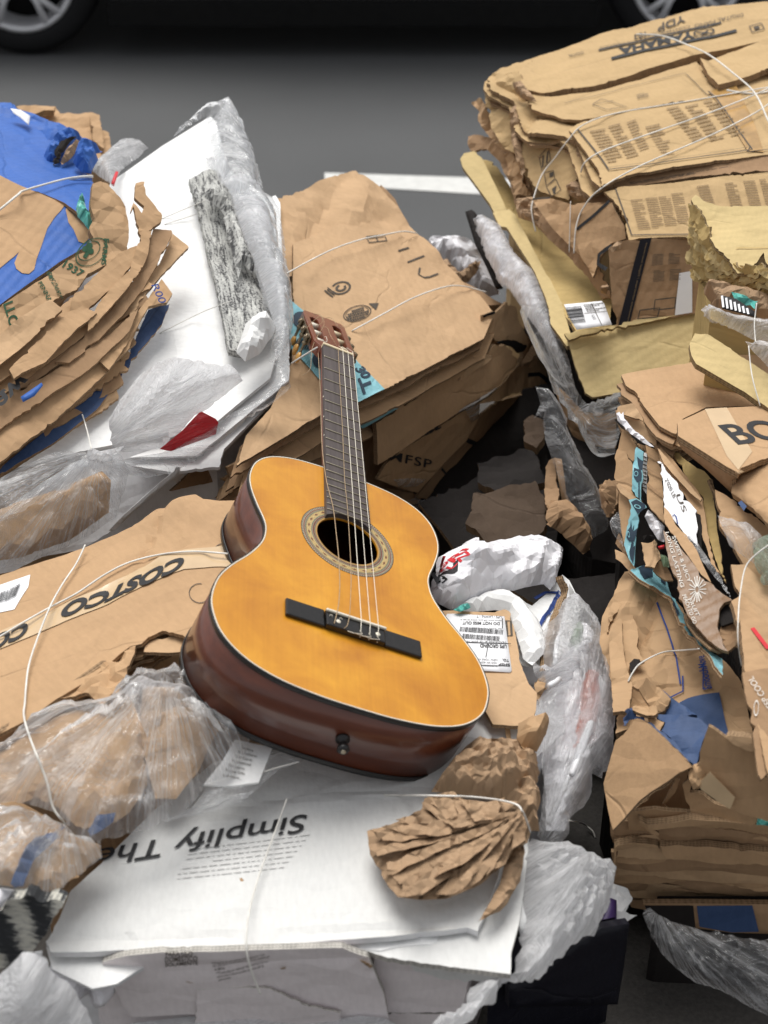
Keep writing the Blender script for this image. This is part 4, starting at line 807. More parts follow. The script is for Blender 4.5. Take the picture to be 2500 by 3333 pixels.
core('inner_boxes', SE1, q(0, "-200,600 215,670 290,780 0,990 -200,1050"), BW, be, dn=.06, shrink=.9)
bag('green_film', Surf([(250, 680, 2.44), (310, 700, 2.44), (290, 750, 2.42)]), q(1, "328,900 345,845 362,850 372,900 400,940 405,980 385,995 360,960 335,935"), .02, [mk_tealp], be, res=.006, R=.02, cr=(.02, .02))
SE2 = Surf([(0, 1050, 2.22), (390, 780, 2.40), (0, 1160, 2.19)]).crump(.014, .06, 3, .7).bend(.006, .1)
ks = sheet('kraft_sack', SE2, q(1, "-80,1390 0,1330 130,1240 260,1150 370,1080 400,1030 385,980 410,940 395,880 405,780 440,770 470,785 510,830 545,885 557,950 555,1030 545,1105 440,1150 380,1180 330,1260 230,1310 130,1390 40,1460 -80,1560"), .012, [mk_bagp, mk_edge], be, res=.009, rag=(.0015, .03))
ringmark(SE2, 298, 820, 45, -40, 28, 26, .94, 1, mk_gink, ks); ringmark(SE2, 290, 815, 32, -28, 20, 18, .93, 1, mk_gink, ks); 
for dx, dy in ((-10, 0), (4, -12), (8, 6)): ringmark(SE2, 288+dx, 810+dy, 9, -6, 6, 8, 0, 1, mk_gink, ks, n=14)
outline(SE2, [(290, 815), (275, 838)], .006, mk_gink, ks, False)
text(SE2, "FARMS", (340, 775), (330, 860), (355, 778), mk_gink, ks, bold=.02); text(SE2, "1937", (200, 872), (262, 905), (215, 850), mk_gink, ks, bold=.02); text(SE2, "RMS DAIRY", (150, 880), (185, 975), (168, 888), mk_gink, ks, bold=.01); text(SE2, "PENNA.", (122, 925), (155, 1000), (135, 916), mk_gink, ks, bold=.01); text(SE2, "LLON", (8, 998), (40, 1110), (38, 985), mk_gink, ks, bold=.02)
SES = Surf([(-60, 1160, 2.18), (520, 720, 2.44), (0, 1500, 2.09)])
for i, (s_, m_, dn) in enumerate((
    ("-80,1560 180,1400 420,1180 520,1100 640,1040 650,1060 500,1230 300,1400 120,1560 -80,1700", B, .0),
    ("-80,1500 60,1400 215,1300 272,1345 180,1430 40,1550 -80,1640", B3, -.012), ("150,1480 305,1330 310,1290 420,1330 430,1345 330,1420 200,1560 60,1640 40,1600", B, -.01),
    ("380,1380 440,1290 560,1160 600,1040 575,900 560,930 575,880 610,930 620,900 580,860 582,790 622,795 630,850 700,940 695,960 640,1000 655,1000 640,1100 600,1190 480,1330 380,1430", B, -.004),
    ("240,1560 480,1340 600,1180 660,1000 740,995 745,1010 700,1110 620,1240 540,1350 420,1470 300,1560", B2, .008),
    ("560,1330 640,1200 700,1110 748,1000 812,1050 818,1060 700,1180 640,1260 560,1380", B3, .018),
    ("430,1560 640,1290 700,1200 745,1270 720,1310 640,1330 560,1470 470,1600", B, .020),
    ("-80,1780 200,1620 480,1430 560,1370 600,1330 560,1430 420,1560 200,1720 -80,1900", B2, .012),
    ("-80,1900 140,1680 420,1540 560,1440 600,1400 560,1500 420,1640 240,1810 60,1960 -80,2050", B, .024),
    )):
    shin(s_, m_, dn, z=1, S=SES, par=be, name='flattened_box', crn=(.012, .07), bend=.006, rag=(.002, .03), th=.007)
for i in range(9):    # lower layers seen edge-on: from the left margin up to the right
    a0 = 1290+i*32; x = SES.lower(.012+.006*i); x.terms = []; x.bend(.006, .08)
    pl_ = [(-60, a0), (470-12*i, a0-400+i*14), (500-14*i, a0-360+i*14), (-60, a0+46)]
    sheet('flattened_box', x, pl_, .006, (B, B2, B3)[i % 3], be, res=.014, rag=(.003, .02))
x = SES.lower(.05); x.terms = []; x.bend(.006, .1); sheet('flattened_box', x, q(1, "-80,2100 300,1760 560,1520 640,1340 735,1310 700,1400 570,1560 420,1760 240,1900 0,2060"), .006, [mk_navy, mk_edge], be, rag=(.002, .03))
x = SES.lower(-.001); x.terms = []; 
text(x, "R00", (492, 930), (520, 990), (515, 925), mk_bink, be, bold=.01); text(x, "PAPER", (-10, 1190), (22, 1182), (-8, 1174), mk_ink2, be); text(x, "aw", (-20, 1300), (70, 1210), (5, 1330), mk_ink, be, bold=.03)
sheet('blue_print', x.lower(-.012), q(3, "90,240 180,178 186,190 150,235 100,262"), .0006, mk_blue, be)
S = Surf([(140, 380, 3.1), (340, 480, 3.05), (300, 520, 3.0)]); bb = thing('box_pile', 'small pile of crushed brown boxes behind the blue carton at the upper left', 'box pile', tuple(P(250, 450, 3.1)*[1, 1, 0]+[0, 0, .13]))
core('inner_boxes', S, q(1, "80,480 400,500 480,620 450,680 200,600"), BW, bb, dn=.02)
for s_, dn in (("80,470 240,458 260,490 390,492 430,500 432,560 470,570 482,650 440,720 380,660 200,560", .0), ("70,462 140,455 240,458 235,480 120,490 80,480", -.02), ("390,495 425,500 440,560 450,640 400,600", -.015)):
    x = S.lower(dn); x.terms = []; x.crump(.02, .06); sheet('crushed_box', x, q(1, s_), .012, B, bb, rag=(.002, .02))
# ---- lettered carton bundle under the guitar's left side ----------------------
SFc = Surf([(0, 2400, 1.72), (600, 2100, 1.82), (500, 1700, 2.07)]).bend(.004, .3)
SFc.crease([(470, 1835), (420, 1855), (370, 1900), (330, 1935)], .006, .03).crease([(405, 2010), (380, 2070), (345, 2150)], .002, .008).crease([(540, 1650), (500, 1740), (460, 1810)], .006, .01).bump((600, 1660), .012, .05).crease([(600, 1655), (620, 1690), (600, 1760)], -.006, .02).crump(.006, .12)
bc = thing('cardboard_bundle', 'flat brown carton bundle with black lettered tape lying under the guitar at the left', 'cardboard bundle', tuple(P(300, 2000, 2.0)*[1, 1, 0]+[0, 0, .13]), 'tied cardboard bundles')
CO_ = q(0, "-80,1895 0,1862 200,1800 380,1733 520,1665 590,1635 640,1622 665,1640 720,1636 800,1630 900,1700 860,1900 760,2050 640,2110 595,2064 560,2056 527,2049 482,2068 460,2090 422,2098 362,2143 340,2166 250,2230 180,2275 100,2335 0,2385 -80,2430")
core('inner_boxes', SFc, CO_, BW, bc, dn=.03, shrink=.8)
stack('flattened_box', SFc, CO_, 4, .012, [B2, B], bc, dn0=.008, jit=.01, seed=5, res=.03)
ct = sheet('top_board', SFc, CO_, .005, B, bc, res=.009, rag=(.0012, .02))
decal('clear_tape', SFc, q(0, "760,1775 690,1782 600,1790 520,1810 450,1838 330,1905 230,1950 160,1985 -40,2070 -40,2125 80,2075 230,2010 350,1962 480,1898 600,1856 700,1850 770,1850"), mk_tape, ct, off=.0014)
text(SFc, "COSTCO", (608, 1812), (212, 1965), (590, 1858), mk_ink, ct, bold=.045, off=.0028); text(SFc, "CO", (98, 2022), (-28, 2078), (82, 2068), mk_ink, ct, bold=.045, off=.0028)
lb = decal('paper_label', SFc, q(3, "-60,1060 0,1040 128,998 118,1050 60,1150 0,1165 -60,1190"), mk_lab, ct, off=.0009); barcode(SFc, [(0, 1925), (28, 1915), (-8, 1960)], mk_ink, lb, 18, off=.002); barcode(SFc, [(32, 1912), (66, 1893), (16, 1955)], mk_ink, lb, 26, 3, off=.002)
for c_ in ((730, 1800), (650, 1930)): ringmark(SFc, *c_, 34, -8, 10, 30, .93, 1, mk_ink2, ct, 1.2, 5.2)
shin("340,2166 362,2143 420,2100 450,2090 430,2150 400,2240 340,2290 270,2272 180,2280", B, .006, S=SFc, par=bc, name='torn_flap', crn=(.03, .04)); shin("470,2085 600,2060 650,2090 640,2110 560,2120 468,2122", B3, .010, S=SFc, par=bc, name='torn_flap', crn=(.004, .05)); 
SFf = Surf([(0, 2390, 1.73), (340, 2170, 1.82), (0, 2600, 1.80)]); sheet('side_panel', SFf, q(0, "-80,2425 100,2330 340,2160 500,2130 700,2200 560,2400 100,2700 -80,2700"), .006, B2, bc)
# ---- white box bundle carrying the guitar ------------------------------------------
SG = Surf([(170, 3090, 1.60), (870, 3085, 1.61), (1560, 3040, 1.61), (1180, 2540, 1.79), (400, 2700, 1.73), (1620, 2500, 1.82)])
bg_ = thing('white_box_bundle', 'flattened white carton bundle lettered in black, lying under the tail of the guitar', 'cardboard bundle', tuple(P(900, 2900, 1.7)*[1, 1, 0]+[0, 0, .13]), 'tied cardboard bundles')
GO = q(0, "165,3098 150,3060 190,2995 230,2900 330,2810 500,2640 700,2480 1000,2440 1400,2380 1650,2420 1720,2480 1700,2620 1650,2760 1625,2850 1575,2985 1560,3015 1555,3035 1520,3020 1450,3032 1250,3055 1000,3076 860,3090 800,3097 430,3092 300,3098")
SG2 = SG.lower(.012); SG2.terms = []; SG2.bend(.006, .2)
sheet('white_board', SG2, q(0, "1100,3070 1250,3118 1440,3150 1662,3176 1664,3100 1690,3000 1705,2900 1720,2760 1725,2690 1600,2600 1300,2600 1000,2900"), .008, [mk_white3, mk_wedge], bg_, rag=(.0008, .03))
SG.bend(.004, .3).crease([(150, 3050), (430, 3052), (860, 3065), (1250, 3030), (1560, 3000)], .0035, .012).crease([(420, 3060), (425, 3092)], .003, .008).crease([(370, 2820), (380, 2990)], .0012, .006).crease([(800, 2985), (1050, 2965), (1300, 2975)], .0025, .03).crease([(980, 2610), (1150, 2600), (1300, 2590)], -.004, .025).crease([(700, 2640), (900, 2600), (1240, 2570), (1560, 2560)], .004, .02).bump((1000, 2900), .006, .12)
wt = sheet('white_board', SG, GO, .009, [mk_white3, mk_white2], bg_, res=.010, rag=(.0012, .03)); 
core('inner_boxes', SG, GO, [mk_lil, mk_lil], bg_, dn=.03, shrink=.86)
x = SG.lower(.014); x.terms = []; x.bend(.006, .1); sheet('white_board', x, q(0, "150,3080 300,3110 500,3125 380,3200 300,3215 170,3150"), .005, W, bg_)
x = SG.lower(.010); x.terms = []; x.crump(.01, .05); sheet('board_fold', x, q(0, "1100,3060 1500,3030 1420,3065 1400,3075 1300,3080 1240,3095 1160,3088"), .004, W, bg_)
text(SG, "Simplify The", (1002, 2657), (322, 2768), (986, 2717), mk_ink, wt, bold=.008, off=.0022, name='printed_text')
for i in range(7): fine_print(SG, [(1010-14*i, 2720+18*i), (620-8*i, 2768+16*i), (1008-14*i, 2727+18*i)], 1, plain('ghost_print', (.66, .65, .64), .7) if i == 0 else bpy.data.materials['ghost_print'], wt, 40+i, 1.1, off=.0016)
sheet('brown_crumb', SG.lower(-.004), q(5, "1035,845 1045,843 1055,855 1050,862 1038,856"), .002, mk_card, bg_, res=.004)
SH = Surf([(330, 3140, 1.60), (1280, 3110, 1.60), (600, 3330, 1.66)]).bend(.003, .15).crease([(330, 3165), (700, 3140), (1250, 3128)], .003, .01).crease([(1180, 3150), (1440, 3270)], .002, .006).crump(.002, .08)
hb_ = sheet('lilac_box', SH, q(5, "440,1215 500,1195 560,1180 700,1160 1100,1150 1480,1150 1510,1165 1590,1195 1620,1260 1659,1350 1680,1460 1500,1450 1480,1475 1485,1560 830,1560 840,1480 845,1430 700,1440 578,1448 560,1440 500,1340 450,1240"), .008, LL, bg_, rag=(.001, .03))
text(SH, "PARA USO", (540, 3108), (628, 3104), (540, 3092), mk_ink2, hb_, bold=.012); text(SH, "DOMÉSTICO", (538, 3126), (643, 3120), (538, 3110), mk_ink2, hb_, bold=.012); text(SH, "SOLAMENTE", (538, 3146), (645, 3138), (538, 3130), mk_ink2, hb_, bold=.012)
for i, t in enumerate(("*Ninguna de las piezas en contacto con", "los alimentos/líquidos contiene bisfenol", "A (BPA).", "**Consulte el manual de instrucciones", "para más información acerca de la", "garantía.")):
    L = len(t)*4.9; y = 3136+i*9.5; text(SH, t, (688+i*5, y), (688+i*5+L*.93, y-L*.17), (688+i*5, y-7), mk_ink2, hb_, cell=.2)
barcode(SH, [(850, 3255), (920, 3245), (880, 3295)], mk_ink2, hb_, 24); barcode(SH, [(798, 3272), (812, 3270), (812, 3297)], mk_ink2, hb_, 8, 4)
shin("1300,3092 1420,3150 1560,3165 1655,3172 1640,3200 1500,3200 1350,3160", [mk_white3, mk_wedge], .012, S=SH, par=bg_, name='side_board', crn=(.008, .06)); shin("430,3318 640,3300 640,3333 1130,3333 1290,3290 1480,3300 1480,3450 430,3450", LL, .02, S=SH, par=bg_, name='side_board', crn=(.006, .08)); shin("640,3260 640,3230 860,3215 940,3245 1110,3300 1100,3400 625,3400", LL, -.006, S=SH, par=bg_, name='side_flap', crn=(.003, .08), th=.003)
for c_ in ("795,1290 830,1290 838,1297 820,1302 800,1298", "1210,1235 1235,1228 1240,1240 1215,1243", "1555,1200 1575,1205 1610,1225 1600,1235 1570,1212"): bag('scuff', SH.lower(-.002), q(5, c_), .003, [mk_edge], bg_, res=.004, R=.005, cr=(.004, .008))
SH2 = Surf([(1250, 3130, 1.64), (1528, 3160, 1.64), (1250, 3300, 1.69)]).bend(.003, .15); sheet('lilac_box', SH2, q(6, "-40,1170 0,1195 370,1245 355,1340 335,1425 150,1420 0,1420 -60,1350"), .008, LL, bg_, rag=(.0008, .03))
for s_ in ("385,1215 430,1220 500,1260 500,1330 470,1360 400,1365 380,1320", "230,1215 300,1205 385,1220 375,1290 380,1350 300,1330 240,1300 200,1280"): bag('foam_roll', Surf([(300, 3150, 1.62), (380, 3150, 1.62), (340, 3240, 1.64)]), q(5, s_), .03, [mk_wbag], bg_, res=.008, R=.03, cr=(.01, .03), smooth=True)
shin("170,3120 300,3180 380,3250 420,3310 470,3333 470,3400 200,3400 150,3200", W2, .03, S=SH, par=bg_, name='side_board', crn=(.01, .06))
bag('milky_film', Surf([(560, 3333, 1.66), (1000, 3333, 1.66), (800, 3400, 1.68)]), q(5, "560,1475 800,1445 1100,1440 1180,1450 1300,1480 1560,1440 1659,1450 1760,1500 1659,1600 560,1600"), .02, [mk_milk2], bg_, res=.01, R=.03, cr=(.02, .03))
# ---- streaked cloth and milky bag, bottom left ------------------------------------
t_ = Surf([(0, 2930, 1.53), (200, 2960, 1.53), (60, 3130, 1.55)]).crump(.014, .06, 2.5, 1.0).bend(.01, .06)
o = sheet('streaked_cloth', t_, q(5, "-80,1080 -20,1000 20,960 55,898 90,905 120,892 190,925 240,930 280,945 275,965 235,1010 205,1080 150,1150 110,1210 40,1235 0,1245 -80,1260"), .02, mk_band, None, res=.007, rag=(.002, .015)); tag(o, 'black and white streaked cloth at the lower left corner of the white bundle', 'cloth')
o = bag('plastic_bag', Surf([(0, 3100, 1.50), (260, 3200, 1.52), (0, 3333, 1.54)]), q(5, "-100,1230 0,1262 50,1215 95,1165 140,1160 185,1152 208,1190 212,1240 255,1275 290,1290 330,1340 350,1390 375,1410 400,1475 420,1600 -100,1600"), .05, [mk_milk2], None, res=.008, R=.08, cr=(.05, .05), st=2, ang=1.1, cr2=(.03, .025, 2, .4)); tag(o, 'milky crumpled plastic bag in the bottom left corner under the streaked cloth', 'plastic bag')
o = bag('white_bag', Surf([(0, 2880, 1.50), (40, 2900, 1.50), (0, 2950, 1.52)]), q(5, "-80,890 0,890 60,897 30,940 0,985 -80,1020"), .02, [mk_wbag], None, res=.01, R=.03, cr=(.01, .04)); tag(o, 'smooth white bag corner at the left edge above the streaked cloth', 'bag')
# ---- clear sack of brown paper, left ------------------------------------------------
SL = Surf([(0, 2420, 1.74), (500, 2260, 1.79), (850, 2350, 1.78), (60, 2880, 1.56), (320, 2820, 1.62), (640, 2650, 1.69)])
cs = thing('clear_sack_of_paper', 'knotted clear plastic sack stuffed with brown paper at the left, tied with white twine', 'plastic sack', tuple(P(300, 2500, 1.75)*[1, 1, 0]+[0, 0, .13]))
x = SL.lower(.012); 
bag('brown_paper', x, q(5, "-60,300 0,290 200,150 420,100 560,70 600,130 620,260 640,430 560,560 430,640 330,620 270,560 150,500 -60,560"), .02, [mk_bagp], cs, res=.01, R=.08, cr=(.03, .08))
bag('brown_paper', x, q(5, "-60,520 100,520 240,600 320,660 430,700 438,750 350,830 240,905 100,890 -60,870"), .02, [mk_bagp], cs, res=.01, R=.08, cr=(.03, .08))
bag('brown_paper', x, q(5, "620,20 760,20 860,90 960,180 900,280 860,380 760,500 670,500 640,380 600,200"), .012, [mk_bagp], cs, res=.01, R=.08, cr=(.03, .06))
bag('dark_roll', x.lower(-.03), q(5, "45,870 80,780 110,710 180,650 280,620 230,690 150,760 100,880 65,885"), .02, [mk_navy], cs, res=.01, R=.03, cr=(.008, .04)); bag('dark_patch', x.lower(-.03), q(5, "380,640 420,570 500,560 490,600 430,640 390,660"), .008, [mk_navy], cs, res=.01, R=.02, cr=(.005, .04))
pc = sheet('printed_card', SL.lower(-.012).bend(.004, .1), q(5, "1015,245 1176,272 1150,350 1118,432 1010,445 880,435 960,340"), .003, mk_white, cs); Sx = SL.lower(-.0125)
for i, t in enumerate(("Banners", "& Brochures", "Gift Cards", "Promotional", "Brochures", "Promo Gifts", "and more...")):
    text(SL.lower(-.016), t, (785-i*10, 2430+i*15), (785-i*10+len(t)*5.6, 2434+i*15+len(t)*.9), (786-i*10, 2421+i*15), mk_ink2, pc, cell=.3)
film1 = bag('clear_film', SL.lower(-.022), q(5, "-80,290 0,268 60,220 130,150 240,100 340,92 420,85 480,60 520,20 540,-20 600,-40 760,-60 830,-20 860,40 880,95 960,130 1010,190 1090,215 1060,300 1000,400 900,440 850,500 760,590 700,602 650,638 560,650 430,690 370,685 330,660 285,612 240,560 100,520 -80,540"), .045, [mk_clear2], cs, res=.008, R=.10, cr=(.022, .05), st=3.5, ang=-.9, pleat=[(540, 2245, .026, 22, .45), (215, 2680, .012, 20, .12)], cr2=(.008, .03, 5, -.8))
bag('clear_film', SL.lower(-.016), q(5, "-80,545 0,540 100,540 230,600 290,615 330,665 435,700 440,755 380,800 300,870 240,912 100,900 0,885 -80,880"), .03, [mk_clear2], cs, res=.008, R=.08, cr=(.03, .05), st=3, ang=-.9, pleat=[(215, 2680, .018, 30, .3)], cr2=(.016, .025, 2, .4))
bag('film_knot', SL.lower(-.05), q(5, "530,40 560,0 600,-30 640,-20 700,0 780,10 840,30 860,60 860,130 820,110 760,100 700,130 690,200 650,160 640,240 600,160 570,80"), .02, [mk_milk], cs, res=.006, R=.04, cr=(.04, .035), st=2.5, ang=.7, cr2=(.02, .015, 2, .4))
bag('film_corner', SL.lower(-.008), q(5, "830,540 900,440 1010,445 1115,430 1180,275 1230,300 1350,320 1200,380 1120,450 1040,520 900,560 700,600"), .008, [mk_clear], cs, res=.01, R=.04, cr=(.01, .04))
# ---- brown crumpled packing paper ----------------------------------------------------
SM1 = Surf([(1200, 2790, 1.665), (1450, 2580, 1.735), (1700, 2650, 1.71)])
pp = thing('crumpled_packing_paper', 'wad of brown kraft packing paper crumpled over the front right of the white bundle', 'packing paper', tuple(P(1450, 2750, 1.7)))
bag('paper_wad', SM1.lower(-.01), q(6, "-75,640 0,620 90,590 165,545 175,500 250,475 290,470 330,500 440,515 560,515 592,540 610,600 633,650 620,690 560,720 520,790 470,820 420,870 350,900 280,930 200,937 130,935 60,925 20,880 -5,840 -40,780 -60,740"), .003, [mk_pap], pp, res=.006, R=.035, cr=(.008, .06), st=2.4, ang=.62, pleat=[(1690, 2640, .006, 15, .5)], rag=(.003, .02))
bag('paper_wad', Surf([(1420, 2560, 1.76), (1740, 2420, 1.82), (1740, 2650, 1.74)]), q(6, "205,470 230,430 270,380 330,300 350,280 390,270 440,280 480,285 520,265 560,272 600,285 640,300 640,330 670,340 685,400 668,440 680,500 660,560 670,640 620,640 590,560 520,510 400,500 300,475"), .05, [mk_pap], pp, res=.006, R=.06, cr=(.045, .035), cr2=(.02, .015, 1, 0))
_o = q(6, "-75,640 -62,700 -50,750 -25,800 -5,840 30,890 60,925 130,937 200,939 260,932 330,908 390,885 430,862 470,822 520,790 550,735 605,700")
rs = random.Random(21); apx = q(6, "585,560")[0]; SMw = SM1.lower(-.020)
for k in range(len(_o)-1):
    a_, b_ = np.array(_o[k]), np.array(_o[k+1]); e_ = (b_-a_); t0_, t1_ = rs.uniform(.0, .12), rs.uniform(.0, .12); ap = np.array(apx)+np.array([rs.uniform(-22, 12), rs.uniform(-16, 22)])
    w_ = e_/np.linalg.norm(e_)*rs.uniform(7, 14)
    mid1 = a_*.5+ap*.5-w_*1.4+rs.uniform(-5, 5); mid2 = b_*.5+ap*.5+w_*1.6+rs.uniform(-5, 5)
    x = SMw.lower(.0025*((k*7) % 5)); uvd = SMw.uv([a_, b_]); dd = uvd[1]-uvd[0]; dd /= np.linalg.norm(dd); c0 = SMw.uv([(a_+b_)/2*.5+ap*.5])[0]; sl = (1 if k % 3 else -1)*rs.uniform(.35, .7)
    x.hard = list(SMw.hard)+[lambda p, c0=c0, dd=dd, sl=sl: sl*np.abs((p-c0)@dd)*np.sign(sl)*.55+sl*((p-c0)@dd)*.6]; x.terms = []; x.crump(.010, .03, 3, .6)
    sheet('paper_fold', x, [tuple(a_+(ap-a_)*t0_-w_*.3), tuple(mid1), tuple(ap-w_*.4), tuple(ap+w_*.4), tuple(mid2), tuple(b_+(ap-b_)*t1_+w_*.4)], .0008, [mk_pap, mk_pap], pp, res=.006, rag=(.0015, .02))
_o = q(6, "0,620 60,598 110,580 165,545 170,515 180,492 250,475 290,470 330,497 440,515 520,512 570,522")
for k in range(0, len(_o)-1):
    a_, b_ = np.array(_o[k]), np.array(_o[k+1]); c_ = np.array(q(6, "%d,%d" % (260+22*k, 660-8*k))[0]); x = SMw.lower(.003*((k*5) % 4)-.004); x.terms = []; x.crump(.018, .03, 2, rs.uniform(0, 3))
    sheet('paper_fold', x, [tuple(a_+(-6, 4)), tuple(b_+(8, 2)), tuple(c_+(26, -10)), tuple(c_), tuple(c_+(-34, 6))], .0008, [mk_pap, mk_pap], pp, res=.006, rag=(.002, .02))
bag('paper_tail', Surf([(1640, 2740, 1.67), (1700, 2780, 1.68), (1600, 2970, 1.62)]), q(6, "590,690 605,700 600,760 590,860 560,900 530,960 500,990 460,1005 430,1020 410,1030 440,980 470,930 500,870 520,790 550,720"), .015, [mk_pap], pp, res=.006, R=.03, cr=(.02, .03), st=3, ang=1.3)
bag('paper_roll', Surf([(1690, 2330, 1.82), (1780, 2340, 1.83), (1700, 2450, 1.78)]), q(6, "580,175 640,150 660,140 715,160 700,220 660,300 640,290 600,285 575,240"), .03, [mk_bagp], pp, res=.008, R=.03, cr=(.012, .04))
# ---- clutter bundle right of the guitar ----------------------------------------------
SN = Surf([(1440, 2150, 1.96), (1700, 1930, 2.09), (1750, 2150, 1.98)])
wn = thing('mixed_rubbish_bundle', 'bundle of white cartons and plastic with a shipping label, right of the guitar', 'rubbish bundle', tuple(P(1650, 2200, 2.0)*[1, 1, 0]+[0, 0, .13]))
core('inner_boxes', SN, q(0, "1440,2050 1750,1900 1860,1990 1880,2300 1750,2420 1600,2500 1400,2480"), [mk_white2, mk_white2], wn, dn=.05, shrink=.9)
x = SN.lower(.02); x.terms = []; x.bend(.006, .1); sheet('white_box', x, q(4, "560,1100 640,1140 720,1075 770,1010 800,1035 830,1090 845,1165 835,1220 790,1330 740,1400 690,1430 600,1400 500,1300"), .03, W, wn, rag=(.001, .03)); 
xx = x.lower(-.001); outline(xx, [(1740, 1950), (1775, 1930), (1812, 1930), (1822, 1945), (1800, 1975), (1770, 2010), (1755, 2040)], .005, mk_bink, wn, False)
for i in range(4): outline(xx, [(1770+12*i, 2020-22*i), (1782+12*i, 1990-22*i), (1792+12*i, 2002-22*i)], .003, mk_bink, wn, False)
sheet('box_edge', Surf([(1810, 1950, 2.04), (1850, 1950, 2.07), (1790, 2150, 1.98)]).bend(.004, .05), q(4, "770,1010 800,1040 805,1070 770,1180 745,1300 735,1390 705,1420 722,1300 745,1180 790,1080"), .01, [mk_edge], wn, rag=(.003, .015)); 
sheet('box_side', Surf([(1830, 1960, 2.05), (1880, 1980, 2.08), (1830, 2100, 2.0)]).bend(.004, .05), q(4, "800,1045 830,1090 848,1165 835,1215 790,1320 745,1390 760,1270 790,1190"), .006, W, wn)
bag('white_sheet', SN.lower(-.004), q(4, "290,1160 360,1120 440,1090 500,1078 570,1095 625,1140 670,1210 705,1290 690,1350 640,1400 600,1370 590,1320 560,1240 540,1170 480,1160 380,1170"), .02, [mk_white], wn, res=.009, R=.05, cr=(.01, .07)); bag('teal_scrap', SN.lower(-.02), q(4, "300,1160 340,1135 370,1135 375,1150 330,1168"), .006, [mk_tealp], wn, res=.006, R=.01, cr=(.006, .01))
SNL = SN.lower(-.012); SNL.terms = []; SNL.bend(.002, .1)
lbx = sheet('brown_panel', SNL, q(4, "200,1170 300,1165 480,1168 520,1150 545,1165 560,1215 580,1330 600,1420 625,1480 660,1520 655,1600 628,1660 560,1662 470,1655 440,1600 300,1500 200,1300"), .006, B3, wn, rag=(.0012, .02))
lab = sheet('shipping_label', SNL.lower(-.0012), q(4, "200,1180 300,1176 520,1188 552,1422 545,1430 380,1420 300,1400"), .0005, mk_lab, lbx); SLb = SNL.lower(-.002); SLb.terms = SNL.terms
def ltx(t, x1, x0, y, hh, b=0.): text(SLb, t, (1250+x1*.7535, 1111+y*.7535), (1250+x0*.7535, 1111+(y-4)*.7535), (1250+x1*.7535, 1111+(y+hh)*.7535), mk_ink, lab, bold=b, cell=.3, off=.0006)
ltx("UPS - LAWNJ - T", 508, 400, 1186, 10); ltx("DO NOT MISS OUT", 500, 340, 1213, 12, .02); ltx("UPS GROUND", 530, 415, 1310, 15, .03); ltx("TRACKING #: 1Z 35W 745 03", 530, 330, 1295, 7); ltx("SHIP", 545, 495, 1392, 12, .03); ltx("TO:", 540, 512, 1374, 10, .03); ltx("NEW YORK NY", 490, 400, 1372, 8); ltx("450 W 42ND", 488, 400, 1385, 8); ltx("SUBOCONO", 490, 410, 1398, 8); ltx("please enter OR scan online to opt in", 508, 330, 1203, 6); ltx("for more information", 508, 380, 1238, 6)
barcode(SLb, [(1250+515*.7535, 1111+1246*.7535), (1250+330*.7535, 1111+1232*.7535), (1250+512*.7535, 1111+1266*.7535)], mk_ink, lab, 40, 5, off=.0006); barcode(SLb, [(1250+500*.7535, 1111+1274*.7535), (1250+340*.7535, 1111+1262*.7535), (1250+498*.7535, 1111+1294*.7535)], mk_ink, lab, 44, 6, off=.0006)
outline(SLb, q(4, "512,1195 512,1240"), .0012, mk_ink, lab, False, off=.0006); outline(SLb, q(4, "548,1305 300,1298"), .0015, mk_ink, lab, False, off=.0006); outline(SLb, q(4, "545,1402 300,1396"), .001, mk_ink, lab, False, off=.0006); outline(SLb, q(4, "450,1310 440,1365"), .001, mk_ink, lab, False, off=.0006)
outline(SNL, q(4, "528,1205 548,1205 552,1268 534,1270"), .003, mk_ink2, lbx, True)
wbag = bag('white_carrier_bag', Surf([(1420, 1950, 2.04), (1820, 1780, 2.18), (1800, 1920, 2.12)]), q(4, "205,1040 225,1000 225,940 260,920 330,880 400,852 410,875 408,892 480,870 560,850 640,840 690,855 735,885 773,912 765,965 750,1000 740,1050 718,1075 690,1050 640,1055 560,1078 500,1072 460,1082 380,1130 290,1160 230,1130 200,1100"), .05, [mk_wbag], None, res=.006, R=.10, cr=(.045, .10), st=1.8, ang=.4, cr2=(.012, .03, 2.5, .4)); tag(wbag, 'crumpled white carrier bag with red and black lettering beside the guitar waist', 'carrier bag')
SWB = Surf([(1420, 1950, 1.985), (1820, 1780, 2.125), (1800, 1920, 2.065)])
text(SWB.lower(.005), "NA", (1402, 1872), (1492, 1822), (1418, 1898), mk_ink, wbag, bold=.05); text(SWB.lower(.003), "PRI", (1450, 1832), (1522, 1795), (1440, 1812), mk_red, wbag, bold=.03); text(SWB.lower(.003), "UN", (1470, 1845), (1520, 1822), (1463, 1825), mk_red, wbag, bold=.03)
